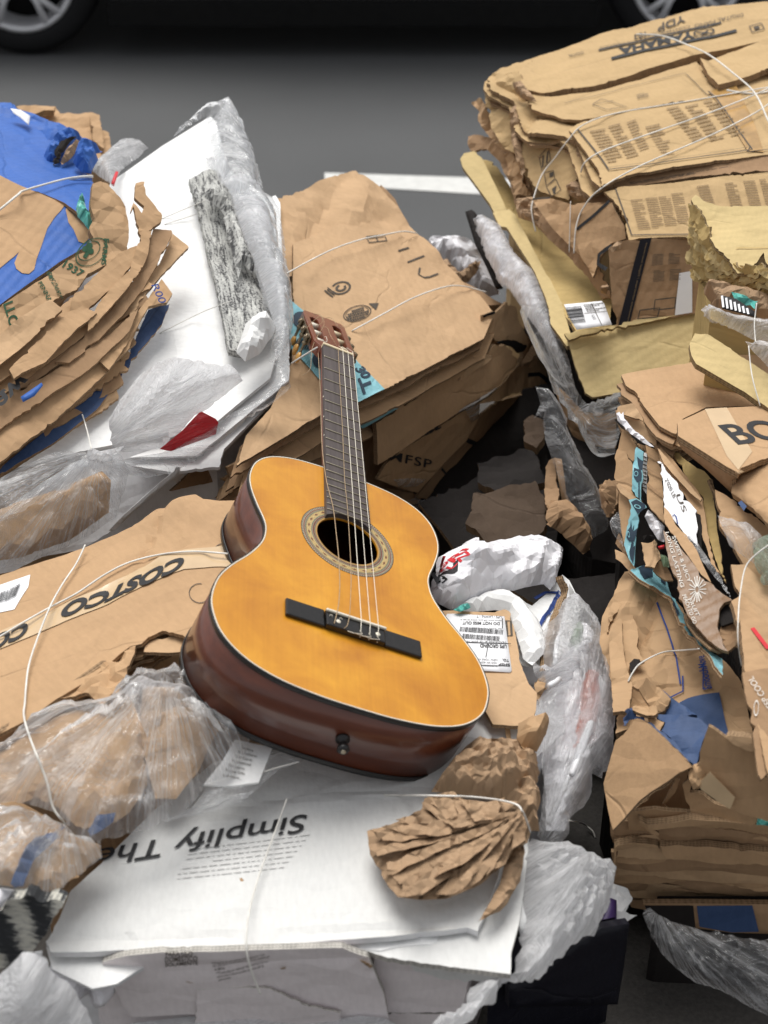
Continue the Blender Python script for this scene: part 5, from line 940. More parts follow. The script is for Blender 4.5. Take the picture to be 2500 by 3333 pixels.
# clear sacks hanging down the right of that bundle
hs_ = thing('clear_sack', 'clear plastic sack with an orange wrapper and white straws, right of the shipping label', 'plastic sack', tuple(P(1800, 2500, 1.9)*[1, 1, 0]+[0, 0, .13]), 'hanging plastic sacks')
SR = Surf([(1740, 2200, 1.98), (1990, 2300, 1.98), (1800, 2700, 1.80)]).bend(.01, .1)
bag('litter', SR.lower(.05), q(6, "660,60 720,-200 800,-300 900,-200 960,0 980,300 900,380 820,540 780,640 700,640 690,400"), .03, [mk_wbag], hs_, res=.012, R=.05, cr=(.05, .05)); bag('orange_wrapper', SR.lower(.0), q(6, "870,-60 930,-50 935,60 915,160 880,220 820,280 830,200 850,120 850,40"), .01, [mk_orange], hs_, res=.008, R=.03, cr=(.02, .03))
for a_, b_ in (((1920, 2352), (1785, 2680)), ((1925, 2350), (1860, 2520)), ((1820, 2210), (1790, 2230))):
    V, Fc = tube([P(*a_, 1.90), P((a_[0]+b_[0])/2+4, (a_[1]+b_[1])/2, 1.855), P(*b_, 1.80)], .0035, 8); mk('straw', V, Fc, mk_lab, hs_)
bag('clear_film', SR.lower(-.02), q(6, "640,110 670,60 700,20 690,-100 680,-200 740,-330 800,-380 860,-330 920,-250 960,-160 985,-40 998,60 995,200 998,290 980,370 940,412 900,400 900,470 860,540 825,562 800,590 800,650 760,700 700,700 660,660 680,560 690,430 680,330 690,250 670,160"), .04, [mk_milk], hs_, res=.008, R=.08, cr=(.03, .05), st=4, ang=1.4, cr2=(.014, .02, 3, 1.3), pleat=[(1760, 2760, .012, 24, .3)])
bag('green_scrap', SR.lower(-.01), q(4, "800,1290 830,1220 850,1205 862,1240 855,1300 830,1330"), .01, [film('green_film', (.35, .5, .3), .5)], hs_, res=.008, R=.02, cr=(.01, .02))
bag('film_scraps', Surf([(1700, 2050, 1.98), (1850, 2050, 2.0), (1720, 2200, 1.93)]), q(4, "640,1380 700,1420 740,1400 790,1330 850,1300 900,1300 880,1400 860,1475 800,1520 700,1500 650,1440"), .03, [mk_milk], wn, res=.008, R=.04, cr=(.05, .04), cr2=(.02, .02, 2, 1))
for s_ in ("640,0 700,-40 710,20 690,60 670,100 650,60", "520,180 545,180 550,270 535,270"): bag('brown_scrap', Surf([(1720, 2220, 1.92), (1780, 2220, 1.94), (1720, 2320, 1.90)]), q(6, s_), .015, [mk_bagp], wn, res=.008, R=.02, cr=(.012, .03))
shin("1440,2350 1580,2260 1700,2300 1700,2420 1640,2480 1560,2560 1440,2640 1380,2640", W, .01, S=SN, par=wn, name='white_box')
p_ = bag('plastic_sack', Surf([(1740, 2730, 1.74), (1980, 2820, 1.76), (1700, 3180, 1.62)]), q(6, "640,675 690,700 760,700 800,715 840,735 880,730 920,760 972,775 975,800 990,835 980,900 962,975 940,1030 900,1085 820,1140 740,1195 690,1260 640,1292 600,1300 540,1292 500,1330 460,1380 400,1430 340,1475 200,1500 180,1475 330,1400 400,1300 560,1262 580,1150 600,1000 600,900 612,760"), .05, [mk_milk2], None, res=.007, R=.08, cr=(.022, .06), st=5, ang=1.15, cr2=(.016, .02, 4, 1.2), rag=(.004, .012), pleat=[(1900, 2790, .012, 30, .3)]); tag(p_, 'milky white plastic sack with a torn jagged mouth right of the white bundle', 'plastic sack', 'hanging plastic sacks')
sheet('white_board', Surf([(1700, 2760, 1.73), (1740, 2760, 1.74), (1680, 3010, 1.65)]), q(6, "612,720 640,700 650,900 640,1010 600,1080 575,1040 600,900"), .004, W, bg_)
# dark box under it
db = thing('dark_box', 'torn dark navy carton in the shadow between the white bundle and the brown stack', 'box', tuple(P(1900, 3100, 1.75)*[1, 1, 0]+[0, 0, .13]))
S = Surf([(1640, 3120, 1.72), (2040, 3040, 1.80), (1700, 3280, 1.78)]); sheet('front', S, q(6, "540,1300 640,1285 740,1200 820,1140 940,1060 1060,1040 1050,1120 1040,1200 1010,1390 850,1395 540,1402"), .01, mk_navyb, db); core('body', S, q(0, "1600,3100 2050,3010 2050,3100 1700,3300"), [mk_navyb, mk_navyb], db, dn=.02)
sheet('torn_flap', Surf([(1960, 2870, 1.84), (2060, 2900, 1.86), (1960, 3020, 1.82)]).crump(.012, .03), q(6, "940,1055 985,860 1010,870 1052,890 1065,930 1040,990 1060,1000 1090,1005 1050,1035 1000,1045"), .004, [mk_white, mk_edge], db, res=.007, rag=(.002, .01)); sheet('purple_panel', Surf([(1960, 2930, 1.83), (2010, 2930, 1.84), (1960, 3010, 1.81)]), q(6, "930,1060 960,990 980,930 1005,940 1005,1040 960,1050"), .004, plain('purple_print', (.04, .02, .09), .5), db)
# ---- big instrument carton bundle, upper right --------------------------------------
SY = Surf([(2400, 0, 3.20), (1600, 210, 3.05), (2500, 490, 2.66)])
yb = thing('cardboard_bundle', 'huge bundle of crushed tan cartons with black lettering at the upper right corner', 'cardboard bundle', tuple(P(2200, 500, 2.8)*[1, 1, 0]+[0, 0, .13]), 'tied cardboard bundles')
YT = q(2, "445,350 450,325 500,290 560,268 760,215 1000,140 1200,85 1380,32 1500,25 1800,0 1950,0 1950,630 1659,665 1400,700 1100,745 990,775 935,800 900,770 830,600 780,575 640,560 590,520 560,420 470,380")
TN = [card('tan_carton', (.50, .345, .175), rot=.25, var=.12, stain=.35), mk_edge]
SY.bend(.008, .3).crease(q(2, "560,330 620,400 700,420 900,385 1100,330 1350,250 1659,180 1900,100"), .018, .025).crease(q(2, "600,560 640,470 760,480 850,510 1000,500 1200,450 1500,370 1800,330"), .016, .03).crease(q(2, "640,430 800,450 1000,480"), -.008, .02).crease(q(2, "1350,250 1400,300 1450,370"), .008, .012).crump(.008, .12).crease(q(2, "850,560 930,700 990,780"), .006, .01)
yt = sheet('carton_top', SY, YT, .008, TN, yb, res=.011, rag=(.003, .03)); core('inner_boxes', SY, YT, [TN[0], TN[0]], yb, dn=.08, shrink=.8)
stack('flattened_carton', SY, YT, 3, .02, [TN, B2], yb, dn0=.02, jit=.02, bend=.01, seed=8, res=.03)
def ov(s_, dn, m, S=SY, th=.006, crn=None, bend=.003, rag=(.003, .02), name='carton_flap', par=yb, res=.01, z=2):
    x = S.lower(dn); x.terms = []; x.bend(bend, .12)
    if crn: x.crump(*crn)
    return sheet(name, x, q(z, s_), th, m, par, res=res, rag=rag), x
top_, XT = ov("600,380 680,400 900,370 1100,310 1350,235 1659,165 1950,80 1950,-40 1500,22 1380,32 1200,85 1000,140 760,215 640,250 580,300", -.012, TN, crn=(.004, .1), th=.016)
mid_, XM = ov("620,430 640,405 720,418 900,395 1100,345 1350,262 1400,330 1445,365 1659,300 1950,250 1950,380 1659,400 1350,430 1100,470 850,520 780,515 700,490 640,470", -.006, TN, crn=(.006, .1))
frn_, XF = ov("800,560 850,525 1000,495 1200,455 1500,395 1950,370 1950,630 1659,665 1400,700 1100,745 990,775 940,800 925,730 860,640", -.008, TN, crn=(.003, .12))
kf_, XK = ov("1365,250 1400,262 1659,165 1950,90 1950,250 1659,300 1445,368 1400,320", -.022, TN, crn=(.006, .08), th=.012)
def Z2(x, y): return (1250+x*.75347, y*.75347)
text(XT, "YAMAHA", Z2(1340, 133), Z2(1012, 209), Z2(1345, 160), mk_ink, top_, bold=.045, off=.0015)
quads(XT, 'printed_bar', [(0, 0, 1, 1)], [Z2(980, 250), Z2(1520, 128), Z2(984, 260)], mk_ink, top_, .003); quads(XT, 'printed_bar', [(0, 0, 1, 1)], [Z2(925, 217), Z2(1455, 98), Z2(928, 223)], mk_ink, top_, .003)
text(XT, "DIGITAL PIANO", Z2(1550, 62), Z2(1340, 110), Z2(1553, 76), mk_ink2, top_, off=.003); text(XT, "CONTEMPORARY", Z2(1320, 112), Z2(1100, 160), Z2(1322, 124), mk_ink2, top_, off=.003); text(XT, "YDP", Z2(1300, 68), Z2(1180, 112), Z2(1304, 96), mk_ink2, top_, bold=.02, off=.003); text(XT, "103", Z2(1130, 140), Z2(1080, 152), Z2(1132, 162), mk_ink2, top_, bold=.02, off=.003); text(XT, "PIANO NUMERIQUE DIGITAL", Z2(1080, 176), Z2(930, 208), Z2(1082, 186), mk_ink2, top_, off=.003); text(XT, "DIGITAL", Z2(860, 225), Z2(795, 240), Z2(862, 235), mk_ink2, top_, off=.003)
ringmark(XT, *Z2(1382, 140), 34, -8, 6, 12, .85, 1, mk_ink, top_, off=.003)
for k in range(3): quads(XT, 'emblem_fork', [(0, 0, 1, 1)], [(Z2(1382, 140)[0]+24*cos(k*pi/3), Z2(1382, 140)[1]+9*sin(k*pi/3)), (Z2(1382, 140)[0]-24*cos(k*pi/3), Z2(1382, 140)[1]-9*sin(k*pi/3)), (Z2(1382, 140)[0]+24*cos(k*pi/3)+3, Z2(1382, 140)[1]+9*sin(k*pi/3)+3)], mk_ink, top_, .003)
quads(XT, 'handling_mark', [(0, 0, 1, .1), (0, .9, 1, 1), (0, 0, .06, 1), (.94, 0, 1, 1), (.3, .3, .7, .7)], [Z2(1575, 115), Z2(1630, 100), Z2(1590, 140)], mk_ink2, top_, .003)
outline(XM, q(2, "780,450 1300,320 1380,400 1450,470"), .0015, mk_ink2, mid_, False, .003); outline(XM, q(2, "900,460 940,430 1050,470 960,480 900,460 990,440"), .0015, mk_ink2, mid_, False, .003); fine_print(XM, [Z2(1090, 420), Z2(1140, 410), Z2(1095, 440)], 5, mk_ink2, mid_, 3, off=.003)
outline(XF, q(2, "835,560 940,690 970,735 1590,650 1430,430 1400,400"), .003, mk_ink2, frn_, False, .003); outline(XF, q(2, "960,728 1570,640"), .001, mk_ink2, frn_, False, .003)
blk = ((880, 570, 965, 700, 120), (960, 550, 1045, 680, 90), (1040, 535, 1100, 650, 70), (1120, 555, 1200, 670, 110), (1210, 480, 1330, 610, 95), (1290, 470, 1410, 610, 100), (1370, 450, 1500, 590, 100))
for i, (xa, ya, xb, yb_, wd) in enumerate(blk):
    fine_print(XF, [Z2(xa+8, ya), Z2(xa+8+wd*.55, ya-12), Z2(xb+8, yb_+10)], 11, mk_faint, frn_, 60+i, .9, off=.003)
outline(XF, q(2, "1580,640 1570,660 1659,650"), .002, mk_ink2, frn_, False, .003)
decal('brown_tape', XF, q(2, "1400,400 1480,380 1520,372 1600,540 1640,660 1570,655 1500,540 1430,440"), plain('shiny_brown_tape', (.42, .25, .09), .15, .6, .25), frn_, off=.0025)
# left crushed end
SYE = Surf([(1590, 260, 3.02), (1700, 720, 2.86), (1860, 450, 2.84)])
ov("440,340 470,310 590,320 630,390 660,440 600,450 560,480 565,540 595,600 570,660 520,640 470,560 440,440 435,380", .0, TN, SYE, crn=(.03, .06)); ov("370,440 420,425 450,470 500,560 560,660 600,760 630,840 570,862 545,780 520,660 430,560 405,520 410,480", .02, B, SYE, crn=(.04, .05))
_, x = ov("590,600 620,560 780,575 830,600 870,700 885,745 830,790 795,862 680,830 625,780 600,700", -.03, TN, SYE, crn=(.006, .08)); outline(x, q(2, "672,680 712,632 720,690 680,735"), .0016, mk_ink2, yb, True); outline(x, q(2, "684,722 690,672"), .003, mk_ink2, yb, False); outline(x, q(2, "702,705 710,655"), .003, mk_ink2, yb, False); outline(x, q(2, "690,745 730,735 735,770 700,800"), .0016, mk_ink2, yb, True); decal('handling_mark', x, q(2, "712,745 730,740 728,760 714,765"), mk_ink2, yb); decal('handling_mark', x, q(2, "725,815 745,800 740,835 732,838"), mk_ink2, yb); outline(x, q(2, "700,805 740,772 765,820 725,850"), .0016, mk_ink2, yb, True)
for s_, w_ in (("555,360 590,350 640,410 660,440 600,430 570,400", 0), ("545,480 570,450 600,520 595,640 610,740 600,780 570,690 550,600", 1), ("820,600 850,640 880,720 930,770 945,800 900,860 880,820 860,740 835,690", 1), ("785,800 830,780 880,830 940,830 950,850 900,880 840,865 800,840", 0), ("560,860 640,850 700,900 760,960 800,1000 700,1020 640,960 580,940", 1)):
    bag('torn_edge', SYE.lower(-.035), q(2, s_), .012, [mk_dark if w_ == 2 else mk_pap], yb, res=.006, R=.015, cr=(.03, .016))
ov("360,585 400,575 470,590 560,690 620,790 640,850 560,862 545,790 500,700 440,640 370,650", .03, B2, SYE, crn=(.03, .06)); 
SYP = Surf([(1960, 612, 2.62), (2500, 560, 2.60), (2040, 785, 2.54)])
ov("950,800 1100,755 1400,710 1659,670 1950,640 1950,740 1659,745 1350,765 1100,800 1020,812", .012, B2, SYP, name='carton_side'); fine_print(SYP.lower(.011), [Z2(1060, 790), Z2(1560, 710), Z2(1063, 800)], 3, mk_ink2, yb, 9); 
lp, XL = ov("945,830 1020,808 1150,800 1659,745 1950,735 1950,1000 1659,1018 1330,1026 1100,1032 1055,1042 1042,960 1000,880", -.004, TN, SYP, crn=(.003, .1))
outline(XL, q(2, "1000,820 1070,1020 1320,1020 1700,1005"), .0022, mk_ink2, lp, False, .002)
for i, (xa, ya, xb, yb_) in enumerate(((1065, 870, 1100, 1000), (1130, 862, 1160, 995), (1185, 855, 1215, 985), (1240, 840, 1270, 975), (1350, 810, 1400, 960), (1470, 800, 1510, 950), (1550, 790, 1590, 940), (1620, 780, 1659, 930))):
    fine_print(XL, [Z2(xa, ya), Z2(xa+50, ya-4), Z2(xb, yb_)], 14, mk_faint, lp, 80+i, .95, off=.002)
SYF = Surf([(2040, 785, 2.53), (2240, 775, 2.53), (2000, 1060, 2.55)])
ff, XFf = ov("972,1075 1000,1048 1050,1038 1150,1030 1310,1030 1500,1020 1500,1300 1400,1340 1310,1362 1180,1385 1000,1412 985,1300", .0, B2, SYF, name='carton_front')
quads(XFf, 'printed_band', [(0, 0, 1, 1)], [Z2(1010, 1408), Z2(1105, 1036), Z2(1060, 1398)], mk_navyb, ff, .002); text(XFf, "Instrument numérique / Digital instrument", Z2(1048, 1390), Z2(1130, 1048), Z2(1056, 1390), mk_faint, ff, cell=.3, off=.003)
for i, (a_, b_) in enumerate(((1160, 1100), (1230, 1095), (1165, 1170), (1235, 1165))): fine_print(XFf, [Z2(a_, b_), Z2(a_+48, b_-3), Z2(a_-4, b_+50)], 8, mk_ink2, ff, 30+i, off=.002)
outline(XFf, q(2, "1170,1295 1260,1285 1255,1330 1165,1340"), .002, mk_ink2, ff, True, .002); outline(XFf, q(2, "1105,1340 1190,1330 1180,1370 1095,1378"), .002, mk_ink2, ff, True, .002); decal('paper_label', XFf, q(2, "1275,1180 1330,1170 1330,1350 1255,1362"), mk_lab, ff, off=.002)
SYI = Surf([(1730, 660, 2.72), (2000, 700, 2.60), (1960, 960, 2.60)])
ov("640,860 700,850 800,880 990,870 1040,970 1055,1030 990,1055 930,1100 925,1150 880,1130 800,1060 740,1000 690,930", .01, B, SYI, crn=(.02, .07)); _, x = ov("640,900 740,940 840,1020 900,1100 970,1220 975,1290 940,1290 880,1200 800,1110 700,1020", .03, B2, SYI, crn=(.02, .06)); _, x = ov("800,960 880,890 990,880 1040,980 1045,1030 980,1050 930,1120 900,1200 850,1110", -.004, B, SYI, crn=(.014, .08)); outline(x, q(2, "980,870 900,940 830,990"), .006, mk_ink, yb, False); outline(x, q(2, "985,1060 930,1100 925,1140 965,1165"), .007, mk_ink, yb, False); outline(x, q(2, "640,860 720,855"), .004, mk_ink2, yb, False)
bag('torn_edge', SYF.lower(-.01), q(2, "975,1075 1000,1045 1030,1042 1020,1075 985,1090"), .01, [mk_pap], yb, res=.006, R=.01, cr=(.02, .012)); bag('torn_edge', SYI.lower(.0), q(2, "935,1230 970,1215 975,1260 950,1280 930,1265"), .012, [mk_pap], yb, res=.006, R=.01, cr=(.02, .012))
# ---- yellow trays -------------------------------------------------------------------
tr = thing('yellow_carton_tray', 'long open yellow carton trays with a barcode label under the huge tan bundle', 'carton tray', tuple(P(1800, 1100, 2.6)*[1, 1, 0]+[0, 0, .13]))
S1 = Surf([(1510, 510, 3.02), (1850, 1250, 2.50), (1660, 560, 2.96)]); S1.bend(.004, .15)
def tray(s_, dn, m, S=S1, name='tray_side', th=.008, z=2, **k): return ov(s_, dn, m, S, name=name, th=th, par=tr, z=z, **k)
tray("330,690 345,665 390,655 425,690 480,800 530,905 480,925 455,880 340,725", .0, Y2, rag=(.001, .03)); tray("420,685 470,690 560,830 640,960 560,930 500,880", .05, Y, name='tray_floor')
tray("470,920 500,915 540,905 565,925 700,1180 715,1200 770,1310 805,1440 850,1475 790,1500 720,1400 700,1290 650,1170 530,985 500,980", -.006, Y2, rag=(.001, .03))
S2_ = Surf([(1690, 720, 2.86), (1960, 980, 2.62), (1790, 980, 2.62)]); tray("555,930 640,900 760,1000 900,1150 985,1290 975,1400 830,1430 765,1310 700,1180", .01, Y, S=S2_, name='tray_floor', bend=.01)
S3_ = Surf([(1860, 1090, 2.56), (2250, 1020, 2.56), (1890, 1290, 2.52)]); tray("790,1455 850,1430 1000,1405 1320,1335 1400,1330 1420,1500 1400,1600 1130,1680 900,1720 870,1700 830,1600", .0, Y2, S=S3_, name='tray_front', rag=(.001, .03))
tray("780,1440 850,1425 1000,1402 1330,1330 1335,1345 1000,1425 850,1450 800,1470", -.012, Y2, S=S3_, name='tray_rim')
sl_ = Surf([(1836, 990, 2.52), (1960, 978, 2.54), (1880, 1070, 2.49)]); tl_ = sheet('barcode_label', sl_, q(2, "778,1315 940,1300 950,1310 985,1402 832,1424 800,1370"), .0006, mk_lab, tr); barcode(sl_, [Z2(800, 1400), Z2(782, 1330), Z2(870, 1392)], mk_ink, tl_, 16, 2, .001) ; text(sl_, "7ZG5", Z2(905, 1382), Z2(895, 1362), Z2(915, 1380), mk_ink, tl_, off=.001); fine_print(sl_, [Z2(860, 1318), Z2(950, 1308), Z2(880, 1352)], 5, mk_ink2, tl_, 5, off=.001); outline(sl_, q(2, "865,1355 965,1345"), .001, mk_ink2, tl_, False, .001); outline(sl_, q(2, "895,1312 940,1405"), .001, mk_ink2, tl_, False, .001)
core('under_boxes', S1, q(0, "1560,640 1700,800 1860,1200 2300,1100 2300,900 1900,700"), [mk_dark, mk_dark], tr, dn=.14, shrink=.6)  # filler core coloured near-black to pass for shade under the trays
# film and litter under the trays
fs = thing('film_wrapped_bundle', 'grey film wrapped brown bundle standing in the gap below the yellow trays', 'wrapped bundle', tuple(P(1800, 1400, 2.6)*[1, 1, 0]+[0, 0, .13]))
Sf = Surf([(1560, 720, 2.86), (1800, 1150, 2.62), (1640, 1150, 2.66)])
bag('litter', Sf.lower(.02), q(2, "400,950 440,940 500,980 560,1080 640,1170 690,1250 730,1380 750,1500 700,1480 600,1330 540,1240 500,1220 440,1100"), .02, [mk_wbag], fs, res=.009, R=.04, cr=(.04, .04))
bag('grey_film', Sf.lower(-.01), q(2, "385,945 430,930 500,970 560,1090 640,1165 700,1270 740,1400 800,1560 820,1650 740,1560 700,1480 600,1340 540,1250 500,1230 440,1110 410,1030"), .02, [mk_milk], fs, res=.008, R=.04, cr=(.03, .04), st=4, ang=-1.0, cr2=(.02, .02, 3, -1))
sheet('dark_shade_board', Surf([(1515, 690, 2.92), (1620, 930, 2.80), (1560, 700, 2.90)]), q(2, "350,915 378,905 392,915 410,980 480,1120 505,1235 480,1240 440,1150 395,1060"), .01, mk_dark, fs)
Sg = Surf([(1760, 1300, 2.60), (1900, 1340, 2.54), (1950, 1480, 2.58)]); bag('brown_paper', Sg.lower(.03), q(10, "1100,540 1200,620 1330,760 1560,760 1560,1040 1450,1070 1402,1105 1330,1060 1200,800"), .02, [mk_bagp], fs, res=.01, R=.05, cr=(.02, .07)); bag('clear_film', Sg.lower(-.02), q(10, "870,-20 960,0 1040,0 1080,120 1200,400 1310,640 1345,690 1540,620 1659,600 1659,700 1560,720 1570,800 1600,860 1560,1000 1555,1060 1450,1080 1350,900 1200,680 1100,480 1000,250"), .03, [mk_clear2], fs, res=.008, R=.05, cr=(.02, .06), st=5, ang=-1, cr2=(.014, .03, 5, -1), pleat=[(1900, 1320, .012, 20, .3)])
bag('clear_film', Surf([(1760, 1300, 2.52), (1830, 1300, 2.54), (1900, 1700, 2.47)]), q(10, "980,570 1060,590 1100,640 1150,720 1200,830 1200,900 1300,1100 1400,1280 1480,1450 1500,1600 1400,1659 1300,1550 1200,1380 1100,1100 1050,950 1030,800 1000,780 970,800 1015,700"), .03, [mk_clear2], fs, res=.008, R=.05, cr=(.03, .08), st=5, ang=-1.1, cr2=(.014, .03, 5, -1))
sheet('brown_board', Surf([(1760, 1500, 2.56), (1830, 1500, 2.56), (1900, 1750, 2.5)]).bend(.004, .1), q(10, "1115,1080 1170,1090 1200,1350 1350,1600 1300,1600 1170,1400"), .006, B2, fs)
for s_, d_ in (("700,720 720,680 780,700 830,760 880,840 890,900 860,920 820,880 760,830 700,790", 2.42), ("930,620 980,600 1010,640 1005,760 960,760 930,700", 2.42)):
    S = Surf([(1780, 1640, d_), (1900, 1740, d_), (1800, 1740, d_-.03)]); bag('crushed_box', S, q(4, s_), .03, [mk_card2], fs, res=.01, R=.03, cr=(.03, .04))
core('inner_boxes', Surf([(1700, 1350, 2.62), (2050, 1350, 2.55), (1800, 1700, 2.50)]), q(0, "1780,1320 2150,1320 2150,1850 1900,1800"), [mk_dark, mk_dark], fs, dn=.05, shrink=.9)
wbb = bag('white_bag', Surf([(1400, 790, 3.10), (1620, 800, 3.05), (1600, 930, 3.0)]), q(2, "180,1050 210,1035 260,1030 330,1038 380,1048 430,1090 480,1200 500,1270 420,1290 300,1180 220,1110"), .05, [mk_wbag], None, res=.01, R=.06, cr=(.05, .05)); tag(wbb, 'small white plastic bag lying beyond the centre bundle near the road', 'plastic bag')
sc_ = bag('brown_scrap', Surf([(1500, 880, 2.96), (1580, 850, 2.98), (1560, 930, 2.92)]), q(2, "230,1140 270,1120 330,1190 390,1140 420,1125 400,1180 360,1220 300,1230 250,1200"), .02, [mk_pap], None, res=.008, R=.02, cr=(.04, .03)); tag(sc_, 'torn brown paper scrap poking up beside the small white bag', 'paper scrap')
# cartons deep in the gap, near-black colour standing in for shade
S = Surf([(1400, 1500, 2.86), (1750, 1400, 2.92), (1600, 1700, 2.80)]).bend(.01, .1); g_ = thing('shade_dark_carton', 'carton coloured shade-dark standing far back in the gap under the lettered brown panel', 'carton', tuple(P(1600, 1500, 2.9)*[1, 1, 0]+[0, 0, .13])); sheet('lid', S, q(4, "-60,700 100,560 300,380 700,160 860,260 840,640 500,800 60,860"), .008, [mk_dark, mk_edge], g_, rag=(.003, .04)); core('box', S, q(4, "100,560 300,380 700,200 840,640 500,800 60,860"), [mk_dark, mk_dark], g_, dn=.01)
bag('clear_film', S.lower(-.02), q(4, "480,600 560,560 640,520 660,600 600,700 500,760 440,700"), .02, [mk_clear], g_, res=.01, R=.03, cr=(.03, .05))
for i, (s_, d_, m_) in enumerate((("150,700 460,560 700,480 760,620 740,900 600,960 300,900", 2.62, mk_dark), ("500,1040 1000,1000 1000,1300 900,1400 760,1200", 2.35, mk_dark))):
    S = Surf([(1400, 1600, d_), (1800, 1560, d_+.05), (1600, 1800, d_-.06)]).bend(.01, .1); g_ = thing('shade_dark_carton', ('crushed carton coloured shade-dark lying low in the gap behind the white carrier bag', 'carton coloured shade-dark at the bottom of the gap right of the carrier bag')[i], 'carton', tuple(P(1600, 1700, 2.6)*[1, 1, 0]+[0, 0, .13])); sheet('lid', S, q(4, s_), .008, [m_, mk_edge], g_, rag=(.003, .04)); core('box', S, q(4, s_), [m_, m_], g_, dn=.01)
for i, (s_, dep, m_, t) in enumerate((("880,800 960,755 1045,830 1050,950 985,1010 900,950", 2.62, mk_dim, 'crushed brown carton end wedged deep under the grey film'), ("560,1120 740,1070 900,1010 1000,1060 1040,1240 900,1300 700,1330 560,1260", 2.58, mk_dark, 'carton flap coloured shade-black lying in the gap below the lettered panel'), ("540,1350 760,1290 980,1260 1070,1420 1040,1600 880,1720 640,1700 480,1560", 2.52, mk_dim, 'brown carton dimmed in colour as shade behind the white carrier bag'), ("1060,1150 1110,1090 1150,1300 1120,1500 1050,1420", 2.50, mk_card2, 'narrow brown board standing in the gap beside the hanging film'))):
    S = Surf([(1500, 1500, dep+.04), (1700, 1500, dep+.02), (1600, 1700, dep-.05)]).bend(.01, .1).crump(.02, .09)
    o = sheet('crushed_carton', S, q(10, s_), .02, [m_, mk_edge], None, res=.012, rag=(.004, .03)); tag(o, t, 'carton')  # dim brown and near-black board colours stand in for the gap's shade
# ---- right hand side -----------------------------------------------------------------
SU = Surf([(2250, 660, 2.34), (2500, 680, 2.32), (2500, 870, 2.20)]).bend(.008, .15).crump(.006, .08)
ub = thing('torn_carton_stack', 'stack of torn yellow cartons with shredded edges at the right edge', 'carton stack', tuple(P(2450, 900, 2.3)*[1, 1, 0]+[0, 0, .13]))
UT = q(2, "1325,870 1345,853 1380,875 1420,880 1500,885 1800,890 1900,1200 1659,1150 1640,1090 1610,1130 1570,1170 1530,1170 1480,1110 1430,1060 1385,980 1340,900")
sheet('torn_board', SU, UT, .006, Y2, ub, res=.008, rag=(.003, .02)); core('inner_boxes', SU, q(2, "1345,900 1800,890 1900,1200 1659,1250 1400,1150"), [mk_yel, mk_yel], ub, dn=.10, shrink=.8)
SUs = Surf([(2260, 700, 2.32), (2480, 930, 2.18), (2240, 880, 2.34)])
rs = random.Random(4)
for k in range(11):
    x = SUs.lower(.004*k-.012); x.terms = []; x.crump(.02, .04); t = k/10
    pl_ = [(1318-10*math.sin(t*3), 880+t*290), (1345, 890+t*270), (1390+20*t, 985+t*190), (1440+20*t, 1075+t*130), (1500+30*t, 1140+t*90), (1600, 1150+t*130), (1750, 1170+t*130), (1750, 1200+t*125), (1590, 1185+t*125), (1480, 1175+t*75), (1400, 1120+t*110), (1350, 1010+t*210), (1325, 930+t*260)]
    sheet('torn_board', x, [Z2(*p) for p in pl_], .004, (Y, Y2)[k % 2], ub, res=.008, rag=(.005, .014))
outline(SU, q(2, "1520,1078 1800,1062"), .002, mk_yel, ub, False, .002)
mp_ = thing('plastic_packing', 'crumpled plastic packing with brown paper squeezed under the torn yellow cartons', 'plastic packing', tuple(P(2400, 1000, 2.2)*[1, 1, 0]+[0, 0, .13]))
Su2 = Surf([(2290, 930, 2.22), (2500, 960, 2.18), (2300, 1060, 2.18)])
bag('brown_paper', Su2.lower(.01), q(2, "1380,1245 1420,1225 1500,1240 1600,1270 1700,1300 1700,1390 1600,1370 1480,1350 1400,1320 1385,1280"), .03, [mk_pap], mp_, res=.007, R=.03, cr=(.03, .04)); bag('green_film', Su2.lower(-.02), q(2, "1500,1260 1570,1275 1620,1300 1600,1335 1520,1300"), .01, [mk_tealp], mp_, res=.007, R=.02, cr=(.02, .02))
so = sheet('striped_wrapper', Su2.lower(-.028), q(2, "1455,1275 1520,1290 1600,1345 1610,1370 1540,1350 1460,1330"), .002, mk_ink, mp_)
for i in range(7): outline(Su2.lower(-.0285), [Z2(1460+18*i, 1278+9*i), Z2(1466+18*i, 1328+5*i)], .003, mk_lab, so, False, .001)
bag('clear_film', Su2.lower(-.02), q(2, "1370,1330 1390,1318 1440,1340 1540,1375 1659,1390 1750,1400 1750,1520 1600,1470 1500,1420 1420,1395 1375,1370"), .03, [mk_milk], mp_, res=.007, R=.03, cr=(.03, .03), st=3, ang=.3); bag('clear_film', Su2.lower(-.03), q(4, "1560,0 1659,20 1750,60 1750,160 1659,110 1600,50"), .03, [mk_milk], mp_, res=.008, R=.03, cr=(.04, .04))
Sy = Surf([(2250, 1100, 2.14), (2500, 1200, 2.10), (2300, 1200, 2.10)]).bend(.005, .1); sheet('yellow_carton', Sy, q(4, "1322,0 1345,-45 1400,-40 1500,20 1659,140 1800,240 1800,400 1659,292 1560,220 1450,150 1350,90 1330,50"), .01, Y2, mp_, rag=(.001, .02)); core('inner_boxes', Sy, q(4, "1345,0 1659,140 1900,300 1900,100 1659,20"), [mk_yel, mk_yel], mp_, dn=.05, shrink=.8)
